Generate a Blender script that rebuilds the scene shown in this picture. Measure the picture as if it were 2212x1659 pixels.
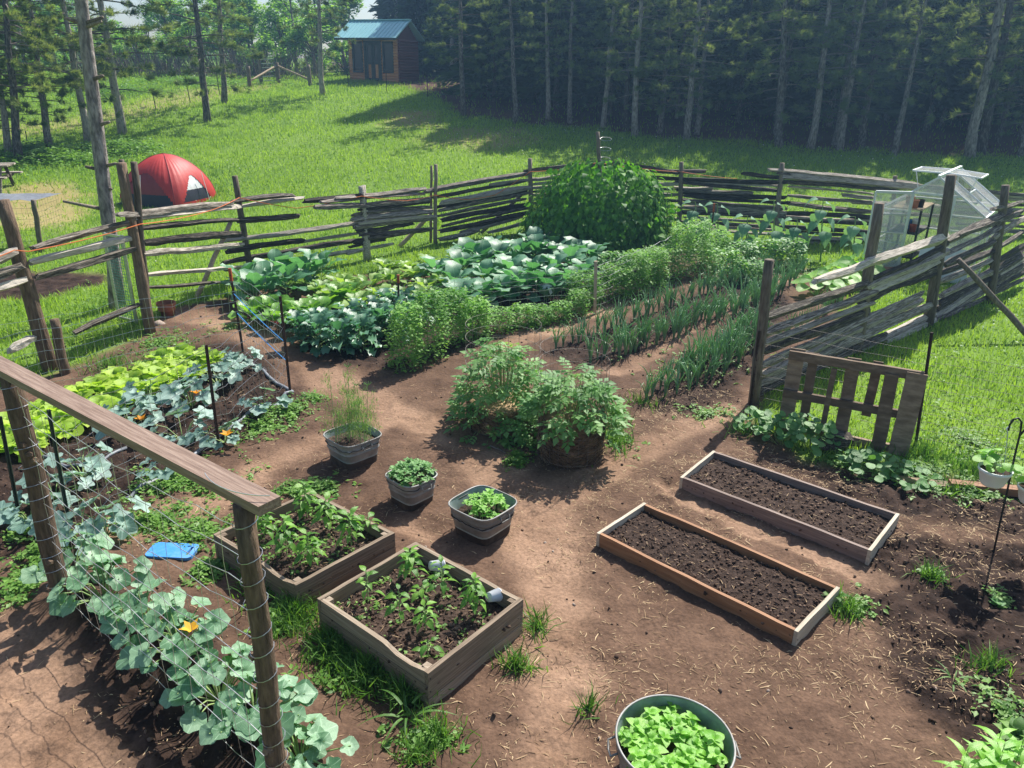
import bpy, math, random
import numpy as np
from mathutils import Vector, Matrix, Quaternion
random.seed(7); RNG = np.random.default_rng(7)
for o in list(bpy.data.objects): bpy.data.objects.remove(o)
SC = bpy.context.scene
COL = SC.collection
PI = math.pi
# ---------------------------------------------------------------- camera
FPX, CX, CY, HC = 1661.9, 1106.0, 829.5, 3.8        # pixel frame 2212 x 1659
PITCH, ROLL = math.radians(22.0), math.radians(1.0)
_f = np.array([0, math.cos(PITCH), -math.sin(PITCH)]); _r = np.array([1, 0, 0.]); _u = np.array([0, math.sin(PITCH), math.cos(PITCH)])
CR = math.cos(ROLL)*_r + math.sin(ROLL)*_u; CU = -math.sin(ROLL)*_r + math.cos(ROLL)*_u; CF = _f
CP = np.array([0, 0, HC])
cam = bpy.data.cameras.new('camera'); cam.sensor_width = 36; cam.lens = 36*FPX/2212; cam.clip_start = .05; cam.clip_end = 600
camo = bpy.data.objects.new('camera', cam); COL.objects.link(camo)
camo.matrix_world = Matrix(((CR[0], CU[0], -CF[0], 0), (CR[1], CU[1], -CF[1], 0), (CR[2], CU[2], -CF[2], HC), (0, 0, 0, 1)))
SC.camera = camo
SC.render.resolution_x, SC.render.resolution_y = 1024, 768
# ---------------------------------------------------------------- light
SUNV = Vector((.45, .73, 1.0)).normalized()          # towards the sun
SEL = math.asin(SUNV.z); SAZ = math.atan2(SUNV.x, SUNV.y)
w = bpy.data.worlds.new('World'); SC.world = w; w.use_nodes = True
nt = w.node_tree; bg = nt.nodes['Background']; sky = nt.nodes.new('ShaderNodeTexSky'); sky.sky_type = 'NISHITA'
sky.sun_disc = False; sky.sun_elevation = SEL; sky.sun_rotation = SAZ; sky.air_density = 1.0; sky.dust_density = 1.5; sky.ozone_density = 1.0
nt.links.new(sky.outputs[0], bg.inputs[0]); bg.inputs[1].default_value = .088
sl = bpy.data.lights.new('sun', 'SUN'); sl.energy = 5.0; sl.angle = math.radians(.53); sl.color = (1, .95, .87)
so = bpy.data.objects.new('sun', sl); COL.objects.link(so); so.rotation_euler = SUNV.to_track_quat('Z', 'Y').to_euler(); so.location = (20, 30, 40)
SC.view_settings.view_transform = 'Standard'; SC.view_settings.look = 'None'; SC.view_settings.gamma = 1; SC.view_settings.exposure = 0.75
SC.view_settings.use_curve_mapping = False
SC.render.engine = 'CYCLES'
SC.cycles.max_bounces = 6; SC.cycles.transparent_max_bounces = 12

# ---------------------------------------------------------------- terrain and pixel -> place
def terr(x, y):
    t = y-21.5; q = y-49.0
    return .065*(t+np.sqrt(t*t+9.0))-.062*(q+np.sqrt(q*q+25.0))-.02+.0078*0
def ray(px, py): return (px-CX)/FPX*CR-(py-CY)/FPX*CU+CF
_T = np.concatenate([np.arange(2.5, 30, .01), np.arange(30, 160, .05)])
def at(px, py, dz=0.0):
    "where the ray through a pixel meets the ground (raised by dz)"
    p = CP+_T[:, None]*ray(px, py); k = np.argmax(p[:, 2] < terr(p[:, 0], p[:, 1])+dz)
    return Vector(p[k])
def atz(px, py, z):
    d = ray(px, py); return Vector(CP+d*((z-HC)/d[2]))
def onplane(px, py, P, Q):
    "ray meets the upright plane through ground points P and Q"
    n = np.array([-(Q[1]-P[1]), Q[0]-P[0], 0.0]); d = ray(px, py)
    return Vector(CP+d*(((np.array([P[0], P[1], 0])-CP)@n)/(d@n)))
def pix(p):
    v = np.array(p)-CP; return CX+FPX*(v@CR)/(v@CF), CY-FPX*(v@CU)/(v@CF)
def height_to(base, py):
    lo, hi = 0.0, 9.0
    for _ in range(40):
        m = (lo+hi)/2
        if pix((base[0], base[1], base[2]+m))[1] > py: lo = m
        else: hi = m
    return lo
def top_at(base, px, py):
    "a point above base, leaning only sideways, seen at a pixel"
    h = height_to(base, py); d = ray(px, py); t = (base[1])/d[1]
    p = CP+d*t
    return Vector(p)
# ---------------------------------------------------------------- noise
def _h(i, j, s):
    v = np.sin(i*127.1+j*311.7+s*74.7)*43758.5453; return v-np.floor(v)
def vnoise(x, y, s=0):
    xi, yi = np.floor(x), np.floor(y); u, v = x-xi, y-yi; u = u*u*(3-2*u); v = v*v*(3-2*v)
    return (_h(xi, yi, s)*(1-u)+_h(xi+1, yi, s)*u)*(1-v)+(_h(xi, yi+1, s)*(1-u)+_h(xi+1, yi+1, s)*u)*v
def fbm(x, y, o=4, s=0):
    a = 0; t = 0; k = 1.0
    for i in range(o): a = a+vnoise(x, y, s+i)*k; t += k; x = x*2.03+11.3; y = y*2.03+4.1; k *= .5
    return a/t
def sstep(a, b, v): t = np.clip((v-a)/(b-a), 0, 1); return t*t*(3-2*t)
# ---------------------------------------------------------------- mesh helpers
class MB:
    def __init__(s): s.v = []; s.f = []; s.m = []; s.a = []
    def add(s, vs, fs, m=0, a=0.0):
        n = len(s.v); s.v += [tuple(map(float, q)) for q in vs]; s.f += [tuple(i+n for i in f) for f in fs]; s.m += [m]*len(fs)
        s.a += list(a) if hasattr(a, '__len__') else [a]*len(vs)
    def box(s, c, size, rot=None, m=0, jit=0.0):
        h = [x/2 for x in size]; vs = []
        for z in (-1, 1):
            for x, y in ((-1, -1), (1, -1), (1, 1), (-1, 1)):
                p = Vector((x*h[0]+random.uniform(-jit, jit), y*h[1]+random.uniform(-jit, jit), z*h[2]+random.uniform(-jit, jit)))
                if rot is not None: p = rot @ p
                vs.append(p+Vector(c))
        s.add(vs, [(3, 2, 1, 0), (4, 5, 6, 7), (0, 1, 5, 4), (1, 2, 6, 5), (2, 3, 7, 6), (3, 0, 4, 7)], m)
    def bar(s, a, b, w, h=None, m=0, up=(0, 0, 1), seg=1, jit=0.0, chamf=False):
        "a squared bar from a to b"
        a, b = Vector(a), Vector(b); h = h or w; d = (b-a).normalized(); up = Vector(up)
        if abs(d.dot(up)) > .98: up = Vector((0, 1, 0))
        x = d.cross(up).normalized(); y = x.cross(d).normalized(); vs = []; fs = []
        for i in range(seg+1):
            c = a.lerp(b, i/seg); 
            if 0 < i < seg or jit < .004: c = c+x*random.uniform(-jit, jit)+y*random.uniform(-jit, jit)
            for q, r in ((-1, -1), (1, -1), (1, 1), (-1, 1)): vs.append(c+x*q*w/2*(1+random.uniform(-jit, jit)*4)+y*r*h/2*(1+random.uniform(-jit, jit)*4))
        for i in range(seg):
            o = i*4
            for k in range(4): fs.append((o+k, o+(k+1) % 4, o+4+(k+1) % 4, o+4+k))
        fs += [(3, 2, 1, 0), tuple(seg*4+k for k in range(4))]; s.add(vs, fs, m)
    def tube(s, pts, r, n=6, m=0, cap=True, wob=0.0, a=0.0):
        pts = [Vector(p) for p in pts]; k = len(pts); rr = r if hasattr(r, '__len__') else [r]*k; vs = []; fs = []
        px = None
        for i in range(k):
            d = (pts[min(i+1, k-1)]-pts[max(i-1, 0)]).normalized()
            if px is None: px = d.orthogonal().normalized()
            px = (px-d*px.dot(d)).normalized(); py = d.cross(px)
            for j in range(n):
                t = j*2*PI/n; q = rr[i]*(1+random.uniform(-wob, wob)); vs.append(pts[i]+(px*math.cos(t)+py*math.sin(t))*q)
        for i in range(k-1):
            for j in range(n): fs.append((i*n+j, i*n+(j+1) % n, (i+1)*n+(j+1) % n, (i+1)*n+j))
        if cap: fs += [tuple(range(n-1, -1, -1)), tuple((k-1)*n+j for j in range(n))]
        s.add(vs, fs, m, a)
    def lathe(s, prof, n=24, m=0, c=(0, 0, 0)):
        vs = []; fs = []
        for r, z in prof:
            for j in range(n): vs.append((c[0]+r*math.cos(j*2*PI/n), c[1]+r*math.sin(j*2*PI/n), c[2]+z))
        for i in range(len(prof)-1):
            for j in range(n): fs.append((i*n+j, i*n+(j+1) % n, (i+1)*n+(j+1) % n, (i+1)*n+j))
        s.add(vs, fs, m)
    def mesh(s, name, smooth=False):
        me = bpy.data.meshes.new(name); me.from_pydata(s.v, [], s.f)
        if any(s.m): me.polygons.foreach_set('material_index', s.m)
        if any(s.a):
            at_ = me.attributes.new('rnd', 'FLOAT', 'POINT'); at_.data.foreach_set('value', np.array(s.a, dtype=np.float32))
        if smooth: me.polygons.foreach_set('use_smooth', [True]*len(me.polygons))
        me.update(); return me
def big_mesh(name, V, Tr, rnd=None, smooth=False):
    me = bpy.data.meshes.new(name); V = np.asarray(V, dtype=np.float32); Tr = np.asarray(Tr, dtype=np.int32); k = Tr.shape[1]
    me.vertices.add(len(V)); me.vertices.foreach_set('co', V.ravel())
    me.loops.add(Tr.size); me.loops.foreach_set('vertex_index', Tr.ravel())
    me.polygons.add(len(Tr)); me.polygons.foreach_set('loop_start', np.arange(0, Tr.size, k, dtype=np.int32))
    try: me.polygons.foreach_set('loop_total', np.full(len(Tr), k, dtype=np.int32))
    except Exception: pass
    if smooth: me.polygons.foreach_set('use_smooth', np.ones(len(Tr), dtype=bool))
    if rnd is not None:
        a = me.attributes.new('rnd', 'FLOAT', 'POINT'); a.data.foreach_set('value', np.asarray(rnd, dtype=np.float32))
    me.update(calc_edges=True); me.validate(); return me
def bake(pv, pt, locs, mats, rnd=None):
    "many copies of a small shape in one mesh; mats N x 3 x 3"
    pv = np.asarray(pv, float); pt = np.asarray(pt, int); N = len(locs)
    V = np.einsum('nij,kj->nki', mats, pv)+np.asarray(locs)[:, None, :]
    Tr = (pt[None]+(np.arange(N)*len(pv))[:, None, None]).reshape(-1, pt.shape[1])
    r = None if rnd is None else np.repeat(rnd, len(pv))
    return V.reshape(-1, 3), Tr, r
def join(parts):
    V = []; T = []; R = []; n = 0
    for v, t, r in parts:
        V.append(v); T.append(t+n); R.append(np.zeros(len(v)) if r is None else r); n += len(v)
    return np.concatenate(V), np.concatenate(T), np.concatenate(R)
def rotmats(yaw, tilt, tiltdir, sc):
    "yaw about z, then lean by tilt towards tiltdir, uniform or xyz scale"
    N = len(yaw); c, s_ = np.cos(yaw), np.sin(yaw); z = np.zeros(N); o = np.ones(N)
    Rz = np.stack([np.stack([c, -s_, z], -1), np.stack([s_, c, z], -1), np.stack([z, z, o], -1)], 1)
    ax = np.stack([-np.sin(tiltdir), np.cos(tiltdir), z], -1); K = np.zeros((N, 3, 3))
    K[:, 0, 1] = -ax[:, 2]; K[:, 0, 2] = ax[:, 1]; K[:, 1, 0] = ax[:, 2]; K[:, 1, 2] = -ax[:, 0]; K[:, 2, 0] = -ax[:, 1]; K[:, 2, 1] = ax[:, 0]
    R = np.eye(3)[None]+np.sin(tilt)[:, None, None]*K+(1-np.cos(tilt))[:, None, None]*(K@K)
    M = R@Rz; sc = np.asarray(sc, float)
    return M*(sc[:, None, None] if sc.ndim == 1 else sc[:, None, :])
def link(name, me, mats, parent=None, loc=(0, 0, 0), rot=None, scale=None):
    o = bpy.data.objects.new(name, me); COL.objects.link(o)
    if me is not None and mats is not None:
        if not isinstance(mats, (list, tuple)): mats = [mats]
        if len(me.materials) == 0:
            for q in mats: me.materials.append(q)
    o.parent = parent; o.location = loc
    if rot is not None:
        if isinstance(rot, Quaternion): o.rotation_mode = 'QUATERNION'; o.rotation_quaternion = rot
        else: o.rotation_euler = rot
    if scale is not None: o.scale = scale if hasattr(scale, '__len__') else (scale,)*3
    return o
def tag(o, label, cat=None, group=None, kind=None):
    if label: o['label'] = label
    if cat: o['category'] = cat
    if group: o['group'] = group
    if kind: o['kind'] = kind
    return o
def thing(name, label, cat, loc=(0, 0, 0), rz=0.0, group=None):
    return tag(link(name, None, None, None, loc, (0, 0, rz)), label, cat, group)
def struct(name, me, mats, kind='structure'):
    o = link(name, me, mats); o['kind'] = kind; return o
def lookq(d, up=Vector((0, 0, 1)), roll=0.0):
    "rotation taking local +Y to d and local +Z near up"
    y = Vector(d).normalized(); up = Vector(up)
    if abs(y.dot(up)) > .99: up = Vector((.3, 1, 0))
    x = y.cross(up).normalized(); z = x.cross(y)
    q = Matrix((x, y, z)).transposed().to_quaternion()
    return q @ Quaternion((0, 1, 0), roll)
# ---------------------------------------------------------------- materials
def new_mat(name):
    m = bpy.data.materials.new(name); m.use_nodes = True; t = m.node_tree; b = t.nodes['Principled BSDF']; return m, t, b
def nd(t, k, **kw):
    n = t.nodes.new(k)
    for a, v in kw.items():
        if a.startswith('i_'): n.inputs[a[2:].replace('_', ' ')].default_value = v
        else: setattr(n, a, v)
    return n
def rgb(c): return (c[0], c[1], c[2], 1)
def ramp(t, fac, stops):
    r = t.nodes.new('ShaderNodeValToRGB'); e = r.color_ramp.elements
    while len(e) < len(stops): e.new(.5)
    for q, (p, c) in zip(e, stops): q.position = p; q.color = rgb(c)
    t.links.new(fac, r.inputs[0]); return r.outputs[0]
def rnd_socket(t):
    a = nd(t, 'ShaderNodeAttribute', attribute_name='rnd'); o = nd(t, 'ShaderNodeObjectInfo'); s = nd(t, 'ShaderNodeMath', operation='ADD')
    t.links.new(a.outputs['Fac'], s.inputs[0]); t.links.new(o.outputs['Random'], s.inputs[1])
    f = nd(t, 'ShaderNodeMath', operation='FRACT'); t.links.new(s.outputs[0], f.inputs[0]); return f.outputs[0]
def bump(t, b, h, s, d=.02):
    n = nd(t, 'ShaderNodeBump'); n.inputs['Strength'].default_value = s; n.inputs['Distance'].default_value = d
    t.links.new(h, n.inputs['Height']); t.links.new(n.outputs[0], b.inputs['Normal'])
def simple(name, stops, scale=8.0, rough=.7, metal=0.0, detail=5, stretch=(1, 1, 1), bmp=.25, dist=.01, spec=.4, coord='Object', rmix=.35):
    "noise-driven colour with fine relief and a per-object shift"
    m, t, b = new_mat(name); tc = nd(t, 'ShaderNodeTexCoord'); mp = nd(t, 'ShaderNodeMapping'); mp.inputs['Scale'].default_value = stretch
    t.links.new(tc.outputs[coord], mp.inputs[0]); n = nd(t, 'ShaderNodeTexNoise'); n.inputs['Scale'].default_value = scale; n.inputs['Detail'].default_value = detail
    n.inputs['Roughness'].default_value = .6
    oi = nd(t, 'ShaderNodeObjectInfo'); ad = nd(t, 'ShaderNodeVectorMath', operation='ADD'); t.links.new(mp.outputs[0], ad.inputs[0])
    cb = nd(t, 'ShaderNodeCombineXYZ'); mu = nd(t, 'ShaderNodeMath', operation='MULTIPLY'); mu.inputs[1].default_value = 37.0
    t.links.new(oi.outputs['Random'], mu.inputs[0]); t.links.new(mu.outputs[0], cb.inputs[0]); t.links.new(mu.outputs[0], cb.inputs[2]); t.links.new(cb.outputs[0], ad.inputs[1])
    t.links.new(ad.outputs[0], n.inputs['Vector'])
    r = rnd_socket(t); mx = nd(t, 'ShaderNodeMath', operation='MULTIPLY_ADD'); sb = nd(t, 'ShaderNodeMath', operation='SUBTRACT'); sb.inputs[1].default_value = .5
    t.links.new(r, sb.inputs[0]); t.links.new(sb.outputs[0], mx.inputs[0]); mx.inputs[1].default_value = rmix; t.links.new(n.outputs['Fac'], mx.inputs[2])
    t.links.new(ramp(t, mx.outputs[0], stops), b.inputs['Base Color'])
    b.inputs['Roughness'].default_value = rough; b.inputs['Metallic'].default_value = metal; b.inputs['Specular IOR Level'].default_value = spec
    if bmp: bump(t, b, n.outputs['Fac'], bmp, dist)
    return m
def foliage(name, dark, light, trans=.35, rough=.45, spec=.4, hue=None, veins=0.0, nscale=6.0, tcol=None, radial=False):
    m, t, b = new_mat(name); r = rnd_socket(t)
    tc = nd(t, 'ShaderNodeTexCoord'); n = nd(t, 'ShaderNodeTexNoise'); n.inputs['Scale'].default_value = nscale; n.inputs['Detail'].default_value = 4
    t.links.new(tc.outputs['Object'], n.inputs['Vector'])
    mx = nd(t, 'ShaderNodeMath', operation='MULTIPLY_ADD'); mx.inputs[1].default_value = .65; t.links.new(r, mx.inputs[0])
    m2 = nd(t, 'ShaderNodeMath', operation='MULTIPLY'); m2.inputs[1].default_value = .35; t.links.new(n.outputs['Fac'], m2.inputs[0]); t.links.new(m2.outputs[0], mx.inputs[2])
    stops = [(.12, dark), (.85, light)]
    if hue: stops.append((.97, hue))
    c = ramp(t, mx.outputs[0], stops)
    if veins:
        # pale midrib and side veins drawn in each leaf's own coordinates
        sx = nd(t, 'ShaderNodeSeparateXYZ'); t.links.new(tc.outputs['Object'], sx.inputs[0])
        def mth(op, a, b_=None, c_=None):
            n_ = nd(t, 'ShaderNodeMath', operation=op)
            for q, v in zip(n_.inputs, (a, b_, c_)):
                if v is None: continue
                if isinstance(v, (int, float)): q.default_value = v
                else: t.links.new(v, q)
            return n_.outputs[0]
        ax = mth('ABSOLUTE', sx.outputs[0])
        if radial:
            an = mth('ARCTAN2', sx.outputs[0], mth('SUBTRACT', sx.outputs[1], .12)); co = mth('COSINE', mth('MULTIPLY', an, 5.0)); mk = mth('POWER', mth('MAXIMUM', co, 0.0), 40.0)
            fine = mth('POWER', mth('MAXIMUM', mth('SINE', mth('MULTIPLY', mth('ADD', sx.outputs[1], mth('MULTIPLY', ax, 1.3)), 70.0)), 0.0), 10.0); mk = mth('MAXIMUM', mk, mth('MULTIPLY', fine, .4))
        else:
            mid = mth('SUBTRACT', 1.0, mth('MINIMUM', mth('MULTIPLY', ax, 32.0), 1.0)); sd = mth('POWER', mth('MAXIMUM', mth('SINE', mth('MULTIPLY', mth('SUBTRACT', sx.outputs[1], mth('MULTIPLY', ax, .9)), 48.0)), 0.0), 9.0); mk = mth('MAXIMUM', mid, mth('MULTIPLY', sd, .55))
        mi = nd(t, 'ShaderNodeMix', data_type='RGBA', blend_type='MIX'); t.links.new(mth('MULTIPLY', mk, veins), mi.inputs['Factor'])
        t.links.new(c, mi.inputs['A']); mi.inputs['B'].default_value = rgb([min(1, q*1.35+.07) for q in light]); c = mi.outputs['Result']
    t.links.new(c, b.inputs['Base Color']); b.inputs['Roughness'].default_value = rough; b.inputs['Specular IOR Level'].default_value = spec
    nb = nd(t, 'ShaderNodeTexNoise'); nb.inputs['Scale'].default_value = nscale*7; nb.inputs['Detail'].default_value = 2; t.links.new(tc.outputs['Object'], nb.inputs['Vector'])
    bump(t, b, nb.outputs['Fac'], .25, .01)
    tr = nd(t, 'ShaderNodeBsdfTranslucent'); hs = nd(t, 'ShaderNodeMix', data_type='RGBA', blend_type='MULTIPLY'); hs.inputs['Factor'].default_value = 1
    t.links.new(c, hs.inputs['A']); hs.inputs['B'].default_value = rgb(tcol or (1.5, 1.5, .6)); t.links.new(hs.outputs['Result'], tr.inputs['Color'])
    ms = nd(t, 'ShaderNodeMixShader'); ms.inputs[0].default_value = trans; t.links.new(b.outputs[0], ms.inputs[1]); t.links.new(tr.outputs[0], ms.inputs[2])
    t.links.new(ms.outputs[0], t.nodes['Material Output'].inputs['Surface']); return m
M = {}
M['rail'] = simple('weathered_rail_wood', [(.34, (.022, .017, .013)), (.5, (.13, .105, .085)), (.66, (.42, .37, .31))], 9, .85, stretch=(.5, 9, 9), bmp=.8, dist=.02)
M['rail_pale'] = simple('silvery_rail_wood', [(.34, (.05, .04, .03)), (.5, (.28, .24, .19)), (.66, (.58, .52, .44))], 9, .85, stretch=(.5, 9, 9), bmp=.8, dist=.02)
M['post'] = simple('post_wood', [(.2, (.07, .05, .035)), (.55, (.2, .16, .12)), (.85, (.34, .28, .22))], 7, .85, stretch=(6, 6, .8), bmp=.6)
M['bark'] = simple('pine_bark', [(.32, (.06, .05, .045)), (.5, (.22, .19, .175)), (.72, (.46, .4, .36))], 6, .9, stretch=(3.0, 3.0, 1.0), bmp=1.0, dist=.05)
M['barkpost'] = simple('rough_post_bark', [(.2, (.05, .032, .02)), (.5, (.15, .1, .065)), (.85, (.3, .21, .14))], 14, .9, stretch=(3, 3, .5), bmp=1.0, dist=.02)
M['twig'] = simple('twig_wood', [(.2, (.07, .055, .045)), (.8, (.24, .2, .17))], 12, .9, bmp=0)
M['beam'] = simple('stained_beam_wood', [(.15, (.08, .048, .034)), (.5, (.21, .14, .105)), (.85, (.37, .27, .21))], 5, .6, stretch=(.7, 12, 12), bmp=.5)
M['bedgrey'] = simple('grey_board_wood', [(.15, (.085, .058, .037)), (.5, (.24, .18, .125)), (.85, (.44, .36, .27))], 5, .8, stretch=(.6, 14, 14), bmp=.5)
M['bedpale'] = simple('pale_board_wood', [(.15, (.24, .2, .14)), (.5, (.42, .36, .27)), (.85, (.56, .5, .4))], 5, .75, stretch=(.7, 10, 10), bmp=.4)
M['bedred'] = simple('reddish_board_wood', [(.15, (.14, .06, .028)), (.5, (.29, .14, .065)), (.85, (.42, .23, .12))], 5, .7, stretch=(.7, 10, 10), bmp=.4)
M['bedmauve'] = simple('greyed_board_wood', [(.15, (.13, .09, .075)), (.5, (.27, .2, .165)), (.85, (.38, .3, .25))], 5, .7, stretch=(.7, 10, 10), bmp=.4)
M['pallet'] = simple('pallet_wood', [(.15, (.06, .04, .025)), (.5, (.16, .11, .072)), (.85, (.36, .27, .19))], 5, .85, stretch=(1, 8, 3), bmp=.5)
M['soil'] = simple('dark_bed_soil', [(.25, (.018, .011, .008)), (.5, (.05, .032, .024)), (.78, (.125, .085, .065))], 24, .95, detail=8, bmp=1.0, dist=.03, spec=.2)
M['clod'] = simple('soil_clod', [(.1, (.035, .021, .015)), (.5, (.085, .054, .039)), (.9, (.19, .13, .095))], 18, .95, bmp=.6, spec=.15, rmix=.8)
M['straw'] = simple('dry_straw', [(.1, (.11, .06, .03)), (.5, (.3, .19, .1)), (.9, (.55, .41, .24))], 9, .8, bmp=0, rmix=1.0)
M['strawdark'] = simple('matted_straw', [(.1, (.08, .045, .024)), (.5, (.23, .14, .075)), (.9, (.48, .33, .18))], 9, .85, bmp=0, rmix=1.0)
M['galv'] = simple('galvanised_steel', [(.25, (.15, .145, .135)), (.55, (.27, .265, .25)), (.85, (.42, .42, .41))], 7, .6, .25, bmp=.15, spec=.5)
M['galvteal'] = simple('galvanised_inner', [(.25, (.2, .25, .25)), (.55, (.33, .4, .4)), (.85, (.48, .55, .54))], 10, .5, .4, bmp=.15)
M['rust'] = simple('rusty_tub_base', [(.25, (.03, .02, .015)), (.55, (.085, .06, .045)), (.85, (.18, .14, .11))], 9, .85, .1, bmp=.3)
M['wire'] = simple('galvanised_wire', [(.2, (.32, .33, .34)), (.8, (.6, .61, .62))], 30, .35, .8, bmp=0)
M['wirerust'] = simple('dull_wire', [(.2, (.12, .1, .09)), (.8, (.28, .26, .24))], 30, .6, .5, bmp=0)
M['tpost'] = simple('rusty_brown_steel', [(.2, (.035, .02, .016)), (.8, (.11, .065, .05))], 12, .7, .3, bmp=.2)
M['tgreen'] = simple('dark_green_steel', [(.2, (.018, .028, .02)), (.8, (.05, .07, .05))], 12, .6, .2, bmp=.2)
M['redtip'] = simple('orange_red_paint', [(.2, (.3, .05, .02)), (.8, (.45, .1, .04))], 12, .6, bmp=0)
M['black'] = simple('black_steel', [(.2, (.01, .01, .011)), (.8, (.03, .03, .032))], 12, .5, .3, bmp=.1)
M['hose'] = simple('grey_hose', [(.2, (.12, .13, .15)), (.8, (.26, .28, .31))], 12, .45, bmp=.1)
M['white'] = simple('white_plastic', [(.2, (.68, .69, .72)), (.8, (.82, .83, .85))], 5, .4, bmp=.05)
M['cloth'] = simple('white_cloth', [(.2, (.66, .67, .7)), (.8, (.82, .83, .86))], 15, .9, bmp=.3)
M['bluefoam'] = simple('blue_foam', [(.2, (.025, .17, .5)), (.6, (.05, .26, .66)), (.9, (.2, .4, .7))], 7, .55, bmp=.15)
M['bluetwine'] = simple('blue_twine', [(.2, (.03, .22, .6)), (.8, (.08, .34, .75))], 20, .6, bmp=0)
M['orange'] = simple('orange_twine', [(.2, (.62, .14, .03)), (.8, (.8, .28, .1))], 20, .7, bmp=0)
M['terracotta'] = simple('terracotta', [(.2, (.3, .11, .06)), (.8, (.45, .19, .11))], 10, .8, bmp=.1)
M['tentred'] = simple('red_tent_fabric', [(.2, (.42, .03, .028)), (.8, (.6, .055, .045))], 2, .55, bmp=.3, dist=.05)
M['tentdark'] = simple('dark_red_tent_fabric', [(.2, (.2, .03, .035)), (.8, (.28, .045, .05))], 2, .6, bmp=.2, dist=.05)
M['tentnavy'] = simple('navy_tent_fabric', [(.2, (.02, .022, .04)), (.8, (.045, .048, .075))], 3, .6, bmp=.2, dist=.03)
M['tentwhite'] = simple('white_tent_mesh', [(.2, (.55, .55, .57)), (.8, (.74, .74, .76))], 3, .6, bmp=.1, dist=.03)
M['alu'] = simple('aluminium', [(.2, (.62, .66, .72)), (.8, (.76, .8, .85))], 6, .35, .6, bmp=0)
M['roofblue'] = simple('blue_green_steel_roof', [(.2, (.26, .52, .56)), (.8, (.36, .64, .66))], 1.5, .28, .1, bmp=.05)
M['logwood'] = simple('orange_log_siding', [(.15, (.36, .14, .055)), (.5, (.56, .25, .11)), (.85, (.66, .34, .17))], 4, .7, stretch=(.5, 6, 6), bmp=.2)
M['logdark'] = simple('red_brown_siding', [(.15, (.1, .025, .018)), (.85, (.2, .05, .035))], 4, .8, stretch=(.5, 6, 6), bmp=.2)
M['trimgreen'] = simple('dark_green_trim', [(.2, (.008, .018, .017)), (.8, (.02, .038, .034))], 5, .5, bmp=.05)
M['fencewood'] = simple('raw_rail_wood', [(.2, (.34, .25, .16)), (.8, (.55, .43, .3))], 6, .8, stretch=(1, 6, 6), bmp=.2)
M['gategreen'] = simple('green_gate_steel', [(.2, (.012, .07, .05)), (.8, (.03, .12, .085))], 5, .5, bmp=0)
M['rock'] = simple('pinkish_stone', [(.2, (.22, .16, .13)), (.8, (.42, .34, .28))], 5, .9, bmp=.5)
M['hw_cloth'] = simple('green_wire_cloth', [(.2, (.03, .13, .1)), (.8, (.1, .3, .24))], 40, .5, bmp=0)
# leaves
M['squash'] = foliage('squash_leaf', (.07, .2, .085), (.29, .47, .29), .28, .42, .55, hue=(.4, .48, .14), veins=.6, nscale=7, tcol=(1.1, 1.5, .6), radial=True)
M['zuke'] = foliage('blue_green_leaf', (.13, .25, .19), (.32, .46, .4), .22, .5, .5, veins=.45, nscale=7, tcol=(1.1, 1.4, .7), radial=True)
M['lettuce'] = foliage('lettuce_leaf', (.26, .44, .035), (.5, .66, .1), .42, .45, .4, hue=(.5, .42, .12), nscale=9, tcol=(1.25, 1.35, .6))
M['chard'] = foliage('chard_leaf', (.04, .16, .018), (.2, .42, .06), .4, .3, .5, hue=(.36, .45, .07), veins=.4, nscale=8)
M['beet'] = foliage('beet_leaf', (.1, .24, .03), (.32, .48, .12), .4, .4, .5, hue=(.4, .1, .04), veins=.4, nscale=8)
M['kale'] = foliage('kale_leaf', (.03, .13, .075), (.16, .34, .2), .28, .36, .7, nscale=12, tcol=(1.2, 1.5, .7))
M['cabbage'] = foliage('cabbage_leaf', (.05, .17, .085), (.22, .4, .25), .3, .42, .5, hue=(.2, .42, .09), veins=.35, nscale=8, tcol=(1.1, 1.6, .6))
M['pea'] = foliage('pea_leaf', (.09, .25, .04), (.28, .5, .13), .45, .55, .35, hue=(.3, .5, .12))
M['onion'] = foliage('onion_leaf', (.13, .28, .14), (.32, .52, .3), .35, .35, .6, hue=(.36, .42, .2))
M['potato'] = foliage('potato_leaf', (.08, .23, .06), (.27, .48, .16), .42, .5, .4, hue=(.34, .46, .12))
M['bean'] = foliage('bean_leaf', (.025, .12, .012), (.13, .34, .04), .4, .55, .28)
M['pepper'] = foliage('pepper_leaf', (.06, .2, .025), (.24, .46, .07), .42, .35, .5, hue=(.42, .5, .06), veins=.35)
M['basil'] = foliage('basil_leaf', (.16, .4, .04), (.34, .62, .12), .4, .35, .5, veins=.3)
M['mint'] = foliage('mint_leaf', (.08, .24, .06), (.26, .46, .18), .35, .45, .45, veins=.3)
M['mintpale'] = foliage('pale_herb_leaf', (.14, .36, .05), (.34, .58, .14), .4, .45, .45, veins=.3)
M['dill'] = foliage('dill_frond', (.1, .22, .07), (.26, .4, .16), .4, .7, .3, hue=(.36, .46, .1))
M['sunfl'] = foliage('sunflower_leaf', (.08, .21, .12), (.22, .4, .25), .3, .6, .3, veins=.4)
M['nast'] = foliage('round_leaf', (.05, .17, .04), (.2, .4, .13), .35, .45, .45, veins=.35)
M['weed'] = foliage('weed_leaf', (.06, .17, .025), (.22, .4, .08), .4, .5, .4)
M['grass'] = foliage('grass_blade', (.095, .21, .025), (.3, .45, .085), .45, .55, .35, hue=(.42, .48, .12), nscale=.35)
M['grassdark'] = foliage('long_grass_blade', (.04, .13, .02), (.17, .33, .07), .4, .5, .4, hue=(.4, .42, .16))
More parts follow.
